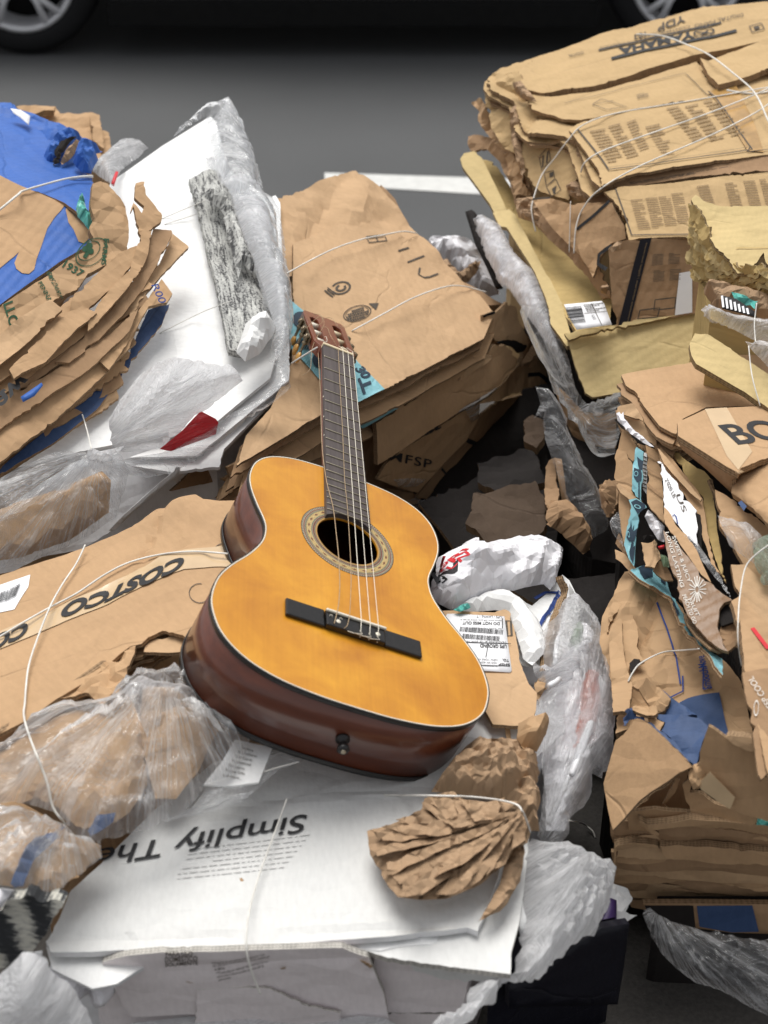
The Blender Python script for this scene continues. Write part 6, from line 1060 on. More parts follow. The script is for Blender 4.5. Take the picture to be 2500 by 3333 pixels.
# flat brown carton bundle with big letters
ST_ = Surf([(2020, 1225, 2.22), (2500, 1200, 2.22), (2210, 1420, 2.06)]).bend(.003, .2)
bt = thing('cardboard_bundle', 'flat brown carton bundle with big black letters on its top box at the right edge', 'cardboard bundle', tuple(P(2400, 1500, 2.0)*[1, 1, 0]+[0, 0, .13]), 'tied cardboard bundles')
BT_ = q(4, "1025,150 1060,140 1180,118 1335,92 1500,60 1900,60 1900,330 1620,282 1390,290 1290,340 1262,405 1245,400 1190,370 1120,280 1085,225 1045,195")
stack('flattened_box', ST_, BT_, 6, .012, [B2, B], bt, dn0=.008, jit=.012, seed=12, res=.02); sheet('top_board', ST_, BT_, .006, B, bt, rag=(.001, .03)); core('inner_boxes', ST_, BT_, [mk_dark, mk_dark], bt, dn=.03, shrink=.82)
SB = Surf([(2210, 1380, 2.035), (2500, 1330, 2.06), (2500, 1510, 1.95)]).bend(.002, .15)
bx_ = sheet('lettered_box', SB, q(4, "1268,350 1390,295 1620,282 1900,290 1900,560 1659,505 1540,550 1530,570 1480,545 1270,410"), .01, B, bt, rag=(.0008, .03)); text(SB, "BOX", Z4(1440, 365) if False else (1250+1440*.75347, 1111+368*.75347), (1250+1800*.75347, 1111+330*.75347), (1250+1440*.75347+70, 1111+368*.75347+58), mk_ink, bx_, bold=.02) if False else None
z4 = lambda x, y: (1250+x*.75347, 1111+y*.75347); z6 = lambda x, y: (1250+x*.75347, 2222+y*.75347); z5 = lambda x, y: (x*.75347, 2222+y*.75347); z3 = lambda x, y: (x*.75347, 1111+y*.75347)
text(SB, "BOX", z4(1527, 450), z4(1900, 400), z4(1440, 370), mk_ink, bx_, bold=.02)
decal('clear_tape', SB, q(4, "1385,295 1480,290 1590,480 1530,560 1480,500"), mk_tape, bx_, off=.0006)
SBf = Surf([(2205, 1420, 2.03), (2385, 1545, 1.945), (2385, 1600, 1.96)]); sheet('box_side', SBf, q(4, "1268,405 1480,545 1535,572 1500,600 1500,655 1400,560 1290,470 1270,440"), .008, B2, bt); SBg = Surf([(2385, 1600, 1.95), (2500, 1500, 1.97), (2500, 1640, 1.90)]); sheet('lower_box', SBg, q(4, "1535,572 1659,515 1900,560 1900,900 1659,790 1600,730 1540,680 1500,655 1505,600"), .01, B, bt, rag=(.001, .03)); decal('printed_square', SBg, q(4, "1530,700 1545,690 1568,715 1555,735"), mk_navy, bt)
# taped bundle with layered boards
SS_ = Surf([(2005, 1350, 2.14), (2130, 1340, 2.11), (2070, 1850, 2.04)]).bend(.006, .12)
bs = thing('cardboard_bundle', 'leaning bundle of layered brown boards bound with teal tape right of the dark gap', 'cardboard bundle', tuple(P(2200, 1700, 2.1)*[1, 1, 0]+[0, 0, .13]), 'tied cardboard bundles')
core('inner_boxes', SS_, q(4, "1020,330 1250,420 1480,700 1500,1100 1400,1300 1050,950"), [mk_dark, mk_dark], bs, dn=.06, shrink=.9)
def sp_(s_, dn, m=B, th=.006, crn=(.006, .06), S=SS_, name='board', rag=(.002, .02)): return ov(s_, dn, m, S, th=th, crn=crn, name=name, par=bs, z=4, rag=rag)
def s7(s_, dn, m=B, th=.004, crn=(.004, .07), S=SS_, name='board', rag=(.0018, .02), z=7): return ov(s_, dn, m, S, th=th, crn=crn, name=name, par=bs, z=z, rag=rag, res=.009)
s7("150,200 330,120 520,200 800,420 780,700 600,600 420,500 200,260", .05, [mk_dark, mk_dark])  # near-black sheet painting the shade under the top board
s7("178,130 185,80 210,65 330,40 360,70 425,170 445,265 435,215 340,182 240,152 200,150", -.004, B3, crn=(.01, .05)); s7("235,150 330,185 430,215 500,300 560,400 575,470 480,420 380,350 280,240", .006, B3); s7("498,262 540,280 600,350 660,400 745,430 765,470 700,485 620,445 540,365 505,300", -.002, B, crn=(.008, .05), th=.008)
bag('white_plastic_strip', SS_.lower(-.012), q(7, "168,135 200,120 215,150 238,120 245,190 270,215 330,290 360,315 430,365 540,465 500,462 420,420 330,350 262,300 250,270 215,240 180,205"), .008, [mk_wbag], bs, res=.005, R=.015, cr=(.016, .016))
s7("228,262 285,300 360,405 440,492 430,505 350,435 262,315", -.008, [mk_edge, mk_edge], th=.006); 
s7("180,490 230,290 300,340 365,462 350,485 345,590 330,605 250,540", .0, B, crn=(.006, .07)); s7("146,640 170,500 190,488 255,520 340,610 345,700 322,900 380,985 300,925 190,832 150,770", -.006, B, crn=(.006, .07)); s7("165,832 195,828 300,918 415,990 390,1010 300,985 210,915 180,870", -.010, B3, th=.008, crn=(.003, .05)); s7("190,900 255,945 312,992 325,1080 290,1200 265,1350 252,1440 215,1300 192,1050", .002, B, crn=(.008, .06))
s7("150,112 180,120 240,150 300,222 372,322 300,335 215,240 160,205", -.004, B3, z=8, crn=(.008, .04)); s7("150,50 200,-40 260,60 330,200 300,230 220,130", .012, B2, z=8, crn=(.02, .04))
s7("425,500 472,520 478,1010 640,1240 640,1659 380,1659 350,1400 400,1100 420,1000", .03, [mk_dark, mk_dark]); _, xs = s7("436,520 468,530 470,700 465,930 430,880 425,700", .012, W, th=.002)  # near-black sheet painted in as the shade of the gap behind the tape
for k in range(9): outline(xs, q(7, "432,%d 468,%d" % (560+38*k, 575+38*k)), .002, mk_ink2, bs, False)
tpb, x = s7("348,482 362,458 432,510 428,560 420,640 428,800 410,992 392,990 315,902 330,640 345,600", -.014, [mk_teal, mk_teal], .002, (.004, .04), name='teal_tape')
for d_ in ("372,560 405,590 432,600 425,690 395,690 380,640", "342,670 372,680 405,690 420,720 415,800 372,812 340,760", "385,812 398,812 396,980 382,965"): decal('printed_bow', x, q(7, d_), mk_slate, tpb, off=.0008)
ringmark(x, *q(7, "365,730")[0], 6, 5, -4, 8, .7, .95, mk_teal, tpb, off=.0014)
tpb, x = s7("293,990 370,973 452,1030 475,1062 410,1112 402,1200 372,1290 362,1400 352,1500 345,1640 290,1560 250,1430 270,1280 300,1130 320,1065", -.014, [mk_teal, mk_teal], .002, (.006, .04), name='teal_tape')
for d_ in ("318,1012 370,985 455,1032 465,1065 412,1112 385,1130 350,1070", "285,1290 310,1250 318,1190 330,1290 350,1230 345,1300 385,1270 370,1340 350,1400 300,1400 275,1360", "325,1400 345,1410 340,1450 362,1440 350,1520 340,1620 310,1560 300,1500"): decal('printed_bow', x, q(7, d_), mk_slate, tpb, off=.0008)
ringmark(x, *q(7, "385,1060")[0], 12, 5, -3, 6, .6, .9, mk_teal, tpb, off=.0014); ringmark(x, *q(7, "297,1330")[0], 4, 0, 2, 12, .6, .9, mk_teal, tpb, off=.0014)
S_E = Surf([(2100, 1445, 2.11), (2150, 1700, 2.04), (2145, 1470, 2.10)]).bend(.004, .1)
s7("453,440 520,470 590,492 602,600 630,800 636,1222 560,1152 500,1060 470,1010 465,520", .0, B, S=S_E, crn=(.003, .08))
for f_ in ("455,520 600,610", "470,680 620,760", "472,830 628,960"): outline(S_E.lower(-.0015), q(7, f_), .0025, mk_card2, bs, False, .001)
bag('litter', S_E.lower(.01), q(7, "450,1150 480,1080 520,1110 600,1200 640,1250 640,1400 580,1380 500,1260"), .012, [mk_wbag], bs, res=.006, R=.02, cr=(.02, .025)); bag('litter', S_E.lower(.015), q(7, "430,1340 520,1330 600,1380 560,1400 440,1380"), .01, [mk_dark], bs, res=.006, R=.01, cr=(.01, .02)); sheet('red_scrap', S_E.lower(.0), q(7, "578,1442 640,1425 642,1452 592,1464"), .003, mk_red, bs); bag('green_film_scrap', S_E.lower(.0), q(7, "590,1520 650,1530 690,1570 690,1650 630,1640"), .008, [film('pale_green_film', (.5, .66, .45), .5)], bs, res=.006, R=.01, cr=(.012, .015))
s7("408,40 545,18 562,100 608,200 570,240 545,292 440,290", -.002, B3, z=8, S=S_E.lower(-.005), crn=(.006, .06)); s7("530,300 600,220 650,240 700,330 730,400 650,400 560,340", .004, B2, z=8, S=S_E, crn=(.01, .04))
bag('torn_edge', S_E.lower(-.012), q(8, "530,30 550,25 570,60 565,100 600,160 610,210 580,190 560,130 540,90"), .004, [mk_edge], bs, res=.004, R=.006, cr=(.006, .008))
SQ_ = Surf([(2150, 1450, 2.09), (2360, 1950, 1.885), (2300, 1500, 2.04)]).bend(.004, .1)
s7("700,470 712,462 762,512 850,580 960,682 990,690 1035,712 1110,790 1130,885 1118,960 1142,1100 1160,1300 1200,1500 1215,1659 1245,1800 1180,1700 1120,1500 1060,1300 1030,1100 1010,960 900,820 760,620 720,560", .012, [mk_yel, mk_edge], S=SQ_); bag('torn_edge', SQ_.lower(.006), q(7, "1060,800 1090,780 1115,790 1120,850 1135,900 1110,1000 1120,960 1100,900 1075,850"), .004, [mk_edge], bs, res=.004, R=.006, cr=(.006, .008))
s7("578,492 600,455 720,582 850,742 960,882 1012,960 1012,1002 1032,1100 1062,1300 1130,1560 1175,1670 1230,1760 1190,1740 1100,1620 1060,1500 1000,1300 960,1100 880,1000 800,880 700,740 600,612", -.002, B, S=SQ_); s7("575,480 600,500 720,640 850,800 960,930 1010,985 1000,1010 900,930 780,800 640,640", -.007, B3, S=SQ_, th=.003)
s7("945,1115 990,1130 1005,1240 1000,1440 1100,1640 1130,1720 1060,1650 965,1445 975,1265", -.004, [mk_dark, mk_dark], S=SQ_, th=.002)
sh_, x = s7("572,612 588,600 600,625 625,640 650,695 700,745 740,792 775,830 800,880 850,962 890,1015 925,1062 965,1100 948,1130 958,1200 975,1262 960,1332 972,1442 900,1380 800,1272 720,1162 640,1062 630,900 625,780", -.013, [mk_lab, mk_lab], S=SQ_, th=.0015, rag=(.003, .012), name='torn_label_sheet'); text(x, "US", q(7, "755,950")[0], q(7, "825,1115")[0], q(7, "800,940")[0], mk_ink2, sh_, bold=.0, off=.001); text(x, "2'020 LB", q(7, "648,800")[0], q(7, "735,985")[0], q(7, "675,775")[0], mk_ink2, sh_, off=.001); outline(x, q(7, "725,1155 740,1135 760,1160 775,1230"), .0015, mk_bink, sh_, False, .001)
s7("636,1055 680,1100 740,1182 860,1332 960,1482 1040,1670 1100,1800 1000,1720 850,1500 720,1330 640,1222", -.016, B, S=SQ_); bag('film_strip', SQ_.lower(-.012), q(8, "800,0 900,-40 1000,100 1100,250 1200,400 1290,540 1300,600 1240,545 1150,400 1000,220 880,80"), .01, [mk_clear], bs, res=.006, R=.02, cr=(.012, .03), st=3, ang=-1)
SW_ = Surf([(2160, 1720, 1.975), (2350, 1960, 1.865), (2240, 2010, 1.865)]).bend(.002, .1); mk_prn = card('brown_printed_carton', (.22, .125, .062), var=.15, rough=.32)
sw, x = ov("628,-85 700,-10 762,50 900,212 1040,382 1200,542 1290,600 1312,622 1232,642 1182,702 1162,880 1232,1090 1272,1130 1200,1112 1080,1022 960,882 860,742 780,562 720,362 680,202 650,62", -.004, [mk_prn, mk_edge], SW_, name='printed_carton', par=bs, z=8, crn=(.003, .08))
for t, a_, b_, c_ in (("LONG LASTING", "648,-60", "800,480", "684,-66"), ("PEACH TO GO", "815,560", "930,860", "850,548"), ("SWEET & JUICY", "712,-20", "870,430", "745,-30"), ("FRUIT", "870,600", "960,780", "905,590")): text(x, t, q(8, a_)[0], q(8, b_)[0], q(8, c_)[0], mk_wink, sw, bold=.004, off=.001)
cx_, cy_ = q(8, "960,500")[0]; rs = random.Random(2)
for k in range(16): an = k*pi/8; outline(x, [(cx_+14*cos(an)*.4, cy_+26*sin(an)*.4), (cx_+20*cos(an)*1.3*rs.uniform(.8, 1.2), cy_+34*sin(an)*1.3)], .0012, mk_wink, sw, False, .001)
s7("1182,700 1222,602 1290,592 1345,742 1340,820 1200,862 1180,800", .004, [mk_dark, mk_dark], z=8, S=SW_); s7("1200,860 1340,820 1420,960 1400,1060 1260,1120 1180,960", .010, B2, z=8, S=SW_, crn=(.02, .03))  # near-black sheet gives the hole its shade by colour
eb, x = s7("300,332 440,282 470,290 620,372 690,490 780,660 832,742 900,860 940,920 1020,1000 1090,1052 1180,1110 1160,1180 1212,1212 1205,1370 1100,1212 950,1032 850,902 780,772 700,562 640,522 500,472 400,412", .0, [mk_teal, mk_edge], z=8, S=Surf([(2060, 1860, 2.03), (2200, 2000, 1.93), (2350, 2190, 1.835)][:2]+[(2340, 2130, 1.85)]), th=.006, crn=(.008, .04), name='teal_taped_edge')
for d_ in ("372,318 430,290 500,330 520,400 440,420 390,370", "590,360 640,390 650,470 600,440", "690,560 740,640 790,740 770,770 720,640", "850,830 900,870 960,960 930,980 880,900", "1000,1010 1080,1060 1130,1150 1160,1190 1080,1140"): decal('printed_bow', x, q(8, d_), mk_slate, eb, off=.0012)
for k in range(3): s7("%d,%d 900,%d 1000,%d 1100,%d 1250,%d 1180,%d 1090,%d 960,%d 860,%d" % (830+k*8, 738+k*14, 800+k*16, 918+k*16, 1040+k*14, 1100+k*6, 1120+k*8, 1080+k*12, 950+k*14, 820+k*16), -.004*k-.002, [mk_edge, mk_edge], z=8, S=x.lower(0), th=.003, name='corrugated_edge')
bag('plastic_scrap', SS_.lower(.0), q(7, "105,1230 150,1130 190,1100 210,1180 215,1300 250,1430 260,1500 200,1400 130,1310"), .02, [mk_clear], bs, res=.006, R=.02, cr=(.02, .02))
for s_ in ("0,880 100,780 165,850 165,1000 140,1120 60,1100 100,1050 20,1040", "20,1050 90,990 150,1020 180,1090 120,1130 90,1160"): bag('torn_board', SS_.lower(.05), q(7, s_), .02, [mk_card2], bs, res=.006, R=.02, cr=(.04, .03))
# boards and film down the right margin
br_ = thing('cardboard_bundle', 'brown boards and clear film down the right margin beside the printed carton', 'cardboard bundle', tuple(P(2480, 1900, 1.9)*[1, 1, 0]+[0, 0, .13]), 'tied cardboard bundles')
SV = Surf([(2330, 1600, 1.93), (2500, 1900, 1.85), (2500, 1620, 1.92)]).bend(.006, .1)
def rv_(s_, dn, m=B, th=.008, crn=(.006, .08), S=SV, name='board', z=4): return ov(s_, dn, m, S, th=th, crn=crn, name=name, par=br_, z=z)
rv_("1430,640 1500,680 1659,800 1900,950 1900,1150 1659,1100 1560,980 1450,800", .03, B); bag('clear_film', SV.lower(.0), q(4, "1440,750 1500,770 1580,790 1640,850 1640,920 1600,960 1540,920 1490,880"), .02, [mk_milk], br_, res=.009, R=.03, cr=(.04, .04)); bag('green_film', SV.lower(-.01), q(4, "1590,870 1640,840 1750,800 1750,1100 1640,1050 1600,960"), .02, [film('greenish_film', (.55, .68, .55), .2)], br_, res=.009, R=.04, cr=(.03, .05))
rv_("1500,960 1560,960 1659,1060 1900,1300 1900,1600 1659,1280 1600,1180 1520,1060", .0, B3); SV2 = Surf([(2380, 1950, 1.83), (2500, 2200, 1.75), (2500, 2000, 1.82)]).bend(.006, .1)
rv_("1500,1120 1550,1090 1620,1180 1659,1240 1900,1500 1900,1800 1659,1560 1600,1450 1530,1300", .0, B, S=SV2); rv_("1540,1200 1600,1270 1659,1350 1900,1600 1900,2200 1659,1900 1640,1800 1600,1600 1560,1450", -.015, B, S=SV2); 
kp, x = ov("1545,-40 1659,-60 1900,0 1900,500 1659,390 1628,422 1615,400 1600,280 1570,120", -.012, B2, Surf([(2430, 2180, 1.74), (2500, 2400, 1.68), (2500, 2180, 1.74)]), name='printed_panel', par=br_, z=6); text(x, "KEEP COOL", z6(1690, 130), z6(1590, -20), z6(1665, 140), mk_wink, kp, off=.002); ringmark(x, *z6(1605, 118), 8, 2, -2, 26, .8, 1, mk_wink, kp, off=.002)
core('inner_boxes', SV, q(4, "1540,1000 1900,1000 1900,1700 1659,1600 1560,1300"), [mk_dark, mk_dark], br_, dn=.08, shrink=.9)
outline(SV2.lower(-.001), q(4, "1590,1240 1659,1330"), .006, mk_red, br_, False)
# ---- brown sack bundle and flattened stack, lower right ------------------------------
SRt = Surf([(2050, 1900, 2.06), (2350, 2150, 1.92), (2000, 2350, 1.86), (2400, 2450, 1.78), (1960, 2050, 2.02)]).bend(.01, .15).crump(.014, .1)
rb = thing('cardboard_bundle', 'bundle of brown moving cartons printed in blue, on a flattened stack at the lower right', 'cardboard bundle', tuple(P(2250, 2500, 1.8)*[1, 1, 0]+[0, 0, .13]), 'tied cardboard bundles')
SRt.crease(q(4, "1180,1070 1150,1200 1080,1380"), .008, .01).crease(q(4, "1100,1040 1040,1180 1020,1300"), -.012, .04).crease(q(4, "1060,1400 1120,1350 1200,1330 1480,1330"), .006, .012).crease(q(6, "1100,60 1200,40 1400,180"), .015, .03)
RT_ = [z4(*p) for p in ((1040, 1000), (1080, 1010), (1110, 1025), (1200, 1080), (1290, 1150), (1340, 1230), (1400, 1330), (1480, 1400), (1540, 1475))]+[z6(*p) for p in ((1560, 60), (1590, 200), (1595, 280), (1560, 290), (1480, 230), (1400, 180), (1300, 200), (1240, 250), (1180, 180), (1100, 170), (1035, 200), (1000, 215), (1000, 100), (985, 0))]+[z4(*p) for p in ((960, 1400), (930, 1300), (945, 1200), (1000, 1080))]
rt = sheet('moving_carton', SRt, RT_, .014, [mk_bagp, mk_edge], rb, res=.009, rag=(.002, .03)); core('inner_boxes', SRt, RT_, [mk_dark, mk_dark], rb, dn=.06, shrink=.8)
text(SRt, "SmoothMove", (2318, 2250), (2292, 2138), (2290, 2250), mk_bink, rt, bold=.02, off=.004); outline(SRt, q(4, "1180,1140 1220,1230 1260,1350 1280,1475"), .0022, mk_bink, rt, False, .003); outline(SRt, q(6, "1290,-30 1290,25 1230,35 1200,50"), .0022, mk_bink, rt, False, .003); outline(SRt, [z6(1382, -80), z6(1378, 30), z6(1418, 32)], .0018, mk_bink, rt, False, .003)
def r9(s_, dn, m=B, S=None, z=9, name='sack_fold', th=.006, crn=(.006, .08), rag=(.0015, .03)): return ov(s_, dn, m, S or SRt, th=th, crn=crn, name=name, par=rb, z=z, rag=rag, res=.009)
r9("95,930 130,850 200,785 222,800 228,1000 262,1250 330,1450 300,1700 140,1700 112,1300 98,1050", -.022, [mk_bagp, mk_edge], z=8, crn=(.014, .09)); r9("215,800 250,770 345,760 372,830 385,1000 402,1150 440,1195 410,1215 345,1200 300,1245 285,1300 262,1250 232,1000", -.014, [mk_bagp, mk_edge], z=8, crn=(.010, .09)); r9("140,600 210,600 300,520 330,420 400,415 310,560 260,760 215,690 180,760 130,830 80,950 90,840", -.010, [mk_bagp, mk_edge], z=8, crn=(.02, .06)); r9("300,1240 345,1198 402,1208 380,1260 330,1302 308,1325", -.030, [mk_dark, mk_dark], z=8, th=.003)  # last, near-black piece paints shade inside a hole between the folds
bl_ = decal('blue_panel', SRt, q(9, "735,72 790,45 860,34 1182,38 1232,250 1282,425 1232,452 1150,400 1055,315 900,195"), mk_navy, rt, off=.003)
Sbl = Surf([(2020, 2310, 1.84), (2300, 2330, 1.80), (2250, 2470, 1.76)])
r9("320,-60 480,120 560,200 640,160 700,60 600,-20 480,-60", -.004, [mk_bagp, mk_edge], S=Sbl, crn=(.03, .04)); r9("330,120 360,110 480,120 560,130 575,200 540,250 470,240 330,185", -.012, [mk_bagp, mk_edge], S=Sbl, crn=(.02, .04))
r9("570,80 600,20 625,-10 700,60 850,150 960,232 870,245 700,222 560,240 575,150", .004, [mk_navy, mk_navy], S=Sbl, crn=(.022, .06), name='blue_fold'); r9("552,200 700,212 985,262 1072,340 1040,430 982,600 950,705 862,642 762,520 600,382 640,300 560,245", -.004, [mk_navy, mk_navy], S=Sbl, crn=(.02, .08), name='blue_fold')
r9("480,268 640,300 600,385 700,490 690,505 600,440 520,330", -.002, [mk_bagp, mk_edge], S=Sbl, crn=(.01, .04)); bag('blue_roll', Sbl.lower(-.004), q(9, "238,215 270,175 325,148 345,185 440,250 540,330 610,390 730,480 850,640 965,715 975,735 880,690 760,562 600,425 470,305 340,272 275,310 262,365 240,290"), .014, [mk_navy], rb, res=.006, R=.02, cr=(.01, .04))
SRk = Surf([(1980, 2420, 1.84), (2230, 2500, 1.74), (2000, 2690, 1.80)]).bend(.006, .1)
r9("45,905 100,700 160,480 270,375 330,290 470,310 600,430 760,560 870,690 912,745 790,800 690,880 500,1000 400,1080 330,1165 240,1270 150,1365 100,1180", -.008, B, S=SRk, name='bent_flap', crn=(.003, .1), rag=(.001, .03), th=.004)
SRw = Surf([(2200, 2500, 1.74), (2500, 2550, 1.70), (2450, 2640, 1.72)]).bend(.006, .1)
r9("1072,345 1120,370 1240,455 1330,520 1520,585 2000,680 2000,1500 1659,1285 1400,1205 1290,1155 1100,960 930,775 985,700 985,600", -.008, B, S=SRw, name='carton_side', crn=(.006, .1)); r9("1240,440 1290,425 1520,460 1530,580 1440,570 1310,515", -.014, B3, S=SRw, name='folded_edge', crn=(.012, .04), th=.012)
sheet('packing_tape', SRw.lower(-.016).bend(.002, .05), q(9, "975,900 1090,790 1130,830 1335,1040 1300,1130 1285,1155 1180,1090 1000,955"), .0006, mk_tape, rb, rag=(.001, .01))
bag('crushed_paper', SRw.lower(-.002), q(9, "875,800 930,720 1000,700 1060,780 1090,880 980,960 930,960 890,880"), .02, [mk_bagp], rb, res=.006, R=.02, cr=(.03, .03))
Scv = Surf([(2060, 2620, 1.84), (2250, 2540, 1.83), (2250, 2660, 1.86)]); r9("330,1165 500,1000 690,880 790,800 880,780 880,900 900,1230 700,1300 480,1350 400,1310", .02, [mk_card2, mk_edge], S=Scv, name='inner_box', crn=(.01, .08)); r9("755,850 792,862 745,985 640,1108 690,1150 800,1200 900,1220 890,1240 780,1200 680,1160 622,1112 700,960", -.006, B, S=Scv, name='inner_flap', th=.003)
r9("815,930 870,880 900,930 890,1000 1000,1010 1120,1110 1300,1160 1555,1230 1540,1312 1300,1302 930,1262 885,1120 850,1090", -.004, B, S=Surf([(2230, 2600, 1.80), (2480, 2660, 1.77), (2250, 2670, 1.81)]), name='flattened_box', crn=(.01, .05))
SF_ = Surf([(2000, 2700, 1.83), (2500, 2720, 1.80), (2100, 2930, 1.88)])
ys_ = [(560, 640), (600, 690), (650, 730), (690, 760), (730, 800), (770, 830), (800, 860), (830, 890), (860, 915), (890, 935), (915, 955), (935, 965)]
rs = random.Random(9)
for i, (ya, yb2) in enumerate(ys_):
    xl = 985+rs.uniform(-10, 20)+max(0, i-8)*40+(60 if i == 0 else 0); x = SF_.lower(.004*i); x.terms = []; x.bend(.006, .06); x.crump(.012, .05, 4, .1)
    w1 = rs.uniform(-14, 14); w2 = rs.uniform(-10, 10)
    pl_ = [z6(xl, ya+w1+10), z6(xl+120, ya+w2), z6(xl+300, ya+rs.uniform(-12, 12)), z6(1600, ya+40*(i < 2)+w1), z6(1900, ya+60*(i < 2)), z6(1900, yb2+60), z6(1600, yb2+30-w2), z6(xl+320, yb2+20+w1), z6(xl+130, yb2+14), z6(xl+10, yb2+8)]
    sheet('flattened_box', x, pl_, .007, (B, B2, B3)[i % 3] if i < 9 else B2, rb, res=.01, rag=(.0025, .03))  # lowest rows get the darker board to imitate deep shade
bag('green_film', SF_.lower(-.022), q(9, "1555,1245 1659,1285 1800,1300 1800,1335 1545,1312"), .004, [mk_tealp], rb, res=.006, R=.01, cr=(.006, .02))
for s_, dn in (("470,1312 700,1290 900,1255 1100,1285 1300,1300 2000,1330 2000,1372 1300,1322 850,1325 485,1358", -.016), ("385,1290 480,1330 590,1405 585,1425 520,1410 400,1320", -.014), ("590,1505 1100,1515 1659,1560 2000,1590 2000,1720 1659,1700 1100,1680 640,1620", -.010), ("165,1520 340,1485 580,1520 595,1560 340,1500 180,1535", -.012), ("150,1530 175,1520 165,1659 140,1800", -.012), ("900,1340 1300,1345 1500,1390 1659,1360 2000,1400 2000,1480 1500,1462 1100,1430", .006)):
    x = SF_.lower(dn); x.terms = []; x.bend(.004, .06); sheet('flattened_box', x, q(9, s_), .012, B if dn < 0 else B2, rb, res=.01, rag=(.0015, .03))
core('stack_core', SF_, q(6, "1010,640 1300,560 1900,600 1900,760 1500,760 1010,720"), [mk_dark, mk_dark], rb, dn=.16, shrink=.8)  # filler core, near-black so it reads as shade between the layers
bz = thing('blue_label_carton', 'brown carton with a plain blue panel at the bottom of the right stack', 'carton', tuple(P(2350, 3000, 1.85)*[1, 1, 0]+[0, 0, .13]))
SZ = Surf([(2120, 2960, 1.87), (2500, 2960, 1.86), (2300, 3040, 1.88)]); bzf = sheet('front', SZ, q(6, "1120,955 1335,955 1659,958 1900,965 1900,1120 1659,1085 1500,1080 1345,1060 1150,1030"), .01, B2, bz); decal('blue_panel', SZ, q(6, "1350,960 1590,958 1618,1072 1500,1074 1362,1050"), mk_navy, bzf, off=.002); decal('dark_panel', SZ, q(6, "1125,958 1335,958 1345,1058 1150,1030"), mk_dark, bzf, off=.002); core('box', SZ, q(6, "1150,960 1900,960 1900,1080 1180,1040"), [mk_dark, mk_dark], bz, dn=.02)  # box core coloured near-black as the shade beneath the carton
cp = bag('clear_plastic_bag', Surf([(2120, 2960, 1.80), (2500, 3060, 1.76), (2380, 3280, 1.76)]), q(6, "1115,1000 1125,980 1150,970 1180,1000 1240,1030 1345,1062 1500,1085 1659,1105 1800,1120 1900,1500 1800,1520 1659,1440 1560,1390 1480,1340 1400,1310 1350,1300 1270,1240 1200,1170 1150,1090"), .04, [mk_clear], None, res=.008, R=.07, cr=(.04, .07), st=4, ang=-.35, cr2=(.02, .02, 3, -.4), pleat=[(2140, 2960, .02, 30, .3)]); tag(cp, 'glossy clear plastic bag in front of the blue panel carton at the bottom right', 'plastic bag')
# timber on the ground along the bottom
V, Fc = box(.02, .75, 1.02, 1.12, .1305, .19); tm = mk('timber_plank', V, Fc, gwood('dirty_timber', (.05, .038, .03), (.09, .07, .055), .8, 0, (4, 60, 60)), smooth=False); bevel(tm, .004); tag(tm, 'dirty dark timber plank lying on the ground along the bottom right', 'plank')

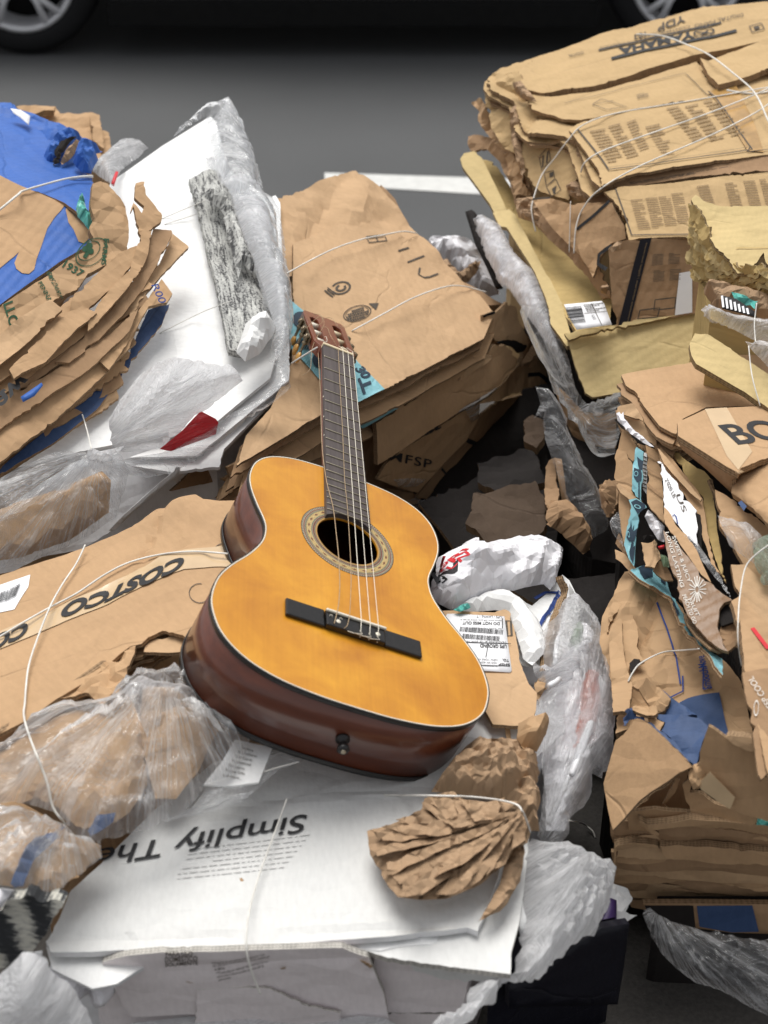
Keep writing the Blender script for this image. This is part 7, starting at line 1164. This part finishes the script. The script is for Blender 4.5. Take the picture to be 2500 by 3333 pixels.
# ================================================================== twine laid over everything that stands
bpy.context.view_layer.update(); DG = bpy.context.evaluated_depsgraph_get()
def drape(s_, par, z=1, r=.0016, lift=.0, name='twine', taut=5):
    r = r*.68
    p = np.array(q(z, s_)); p = smoothpoly(p, 8, False) if len(p) > 2 else p; p = resample(p, 10, False); d = []
    D = rays(p[:, 0], p[:, 1])
    for v in D:
        L = np.linalg.norm(v); h = sc.ray_cast(DG, Vector(CO), Vector(v/L)); d.append(h[1]@Vector(-CB)-Vector(CO)@Vector(-CB) if h[0] else np.nan)
    d = np.array(d); ok = ~np.isnan(d); d = np.interp(np.arange(len(d)), np.arange(len(d))[ok], d[ok])
    e = np.array([np.min(d[max(0, i-taut):i+taut+1]) for i in range(len(d))]); e = np.array([e[max(0, i-taut):i+taut+1].mean() for i in range(len(e))]); d = np.minimum(e, d+.0)-r*1.2-lift
    V, Fc = tube(CO+D*d[:, None], r, 6); return mk(name, V, Fc, mk_twine, par)
drape("-40,930 0,905 80,840 100,825 200,795 300,770 395,760", be, 1, .003); drape("300,775 350,765 400,762", be, 1, .004)
for s_ in ("700,945 830,890 885,868", "710,970 850,925", "690,1440 870,1350 1000,1300"): drape(s_, wb, 1, .0011)
drape("355,315 375,380 395,465", wb, 3, .0016)
for s_, z in (("1240,1180 1420,1085 1560,1035 1659,1015 1740,1000 1800,1008", 1), ("1520,1430 1659,1355 1790,1285 1920,1240 2000,1236 2100,1262", 1), ("1258,1570 1330,1525 1372,1500", 1)): drape(s_, cb, z, .0019)
drape("-40,1295 0,1275 100,1215 215,1150 330,1090 450,1010 560,955 700,920 840,908 985,918", bc, 3, .0020, taut=3); drape("368,880 330,960 270,1050 215,1150 160,1290 125,1400 113,1490 108,1560 104,1620 130,1714 200,1894 230,2014 285,2088", bc, 3, .0019, taut=3)
drape("1240,500 1190,640 1120,830 1075,1000 1065,1140 1085,1240 1125,1345", bg_, 5, .0017); drape("1140,385 1220,360 1290,342", bg_, 5, .0012); drape("0,485 200,488 400,495 555,520 600,560 632,645", pp, 6, .0018)
for s_, r in (("1090,148 1200,155 1300,190 1400,235 1500,310 1600,400 1659,520 1700,600", .0024), ("655,1000 640,930 640,880 680,760 740,680 800,600 860,540 1000,490 1300,440 1500,405 1700,370", .0020), ("850,745 870,700 950,650 1200,560 1400,490 1600,410 1700,360", .0020), ("820,1095 830,980 860,900 930,820 1100,720 1400,590 1600,490 1700,420", .0020), ("800,1090 803,980 806,870", .0012), ("1480,390 1600,405 1700,385", .003)): drape(s_, yb, 2, r)
drape("1575,20 1590,150 1625,280", mp_, 4, .0014); drape("1610,1310 1600,1400 1605,1480", mp_, 2, .0014); drape("1660,880 1570,960 1540,1080 1530,1200 1530,1300 1545,1400", br_, 4, .0014); drape("1055,1470 1075,1430 1110,1390 1200,1345 1290,1335 1365,1328", rb, 4, .0016); drape("800,595 860,610 900,640 912,670", hs_, 6, .0016)
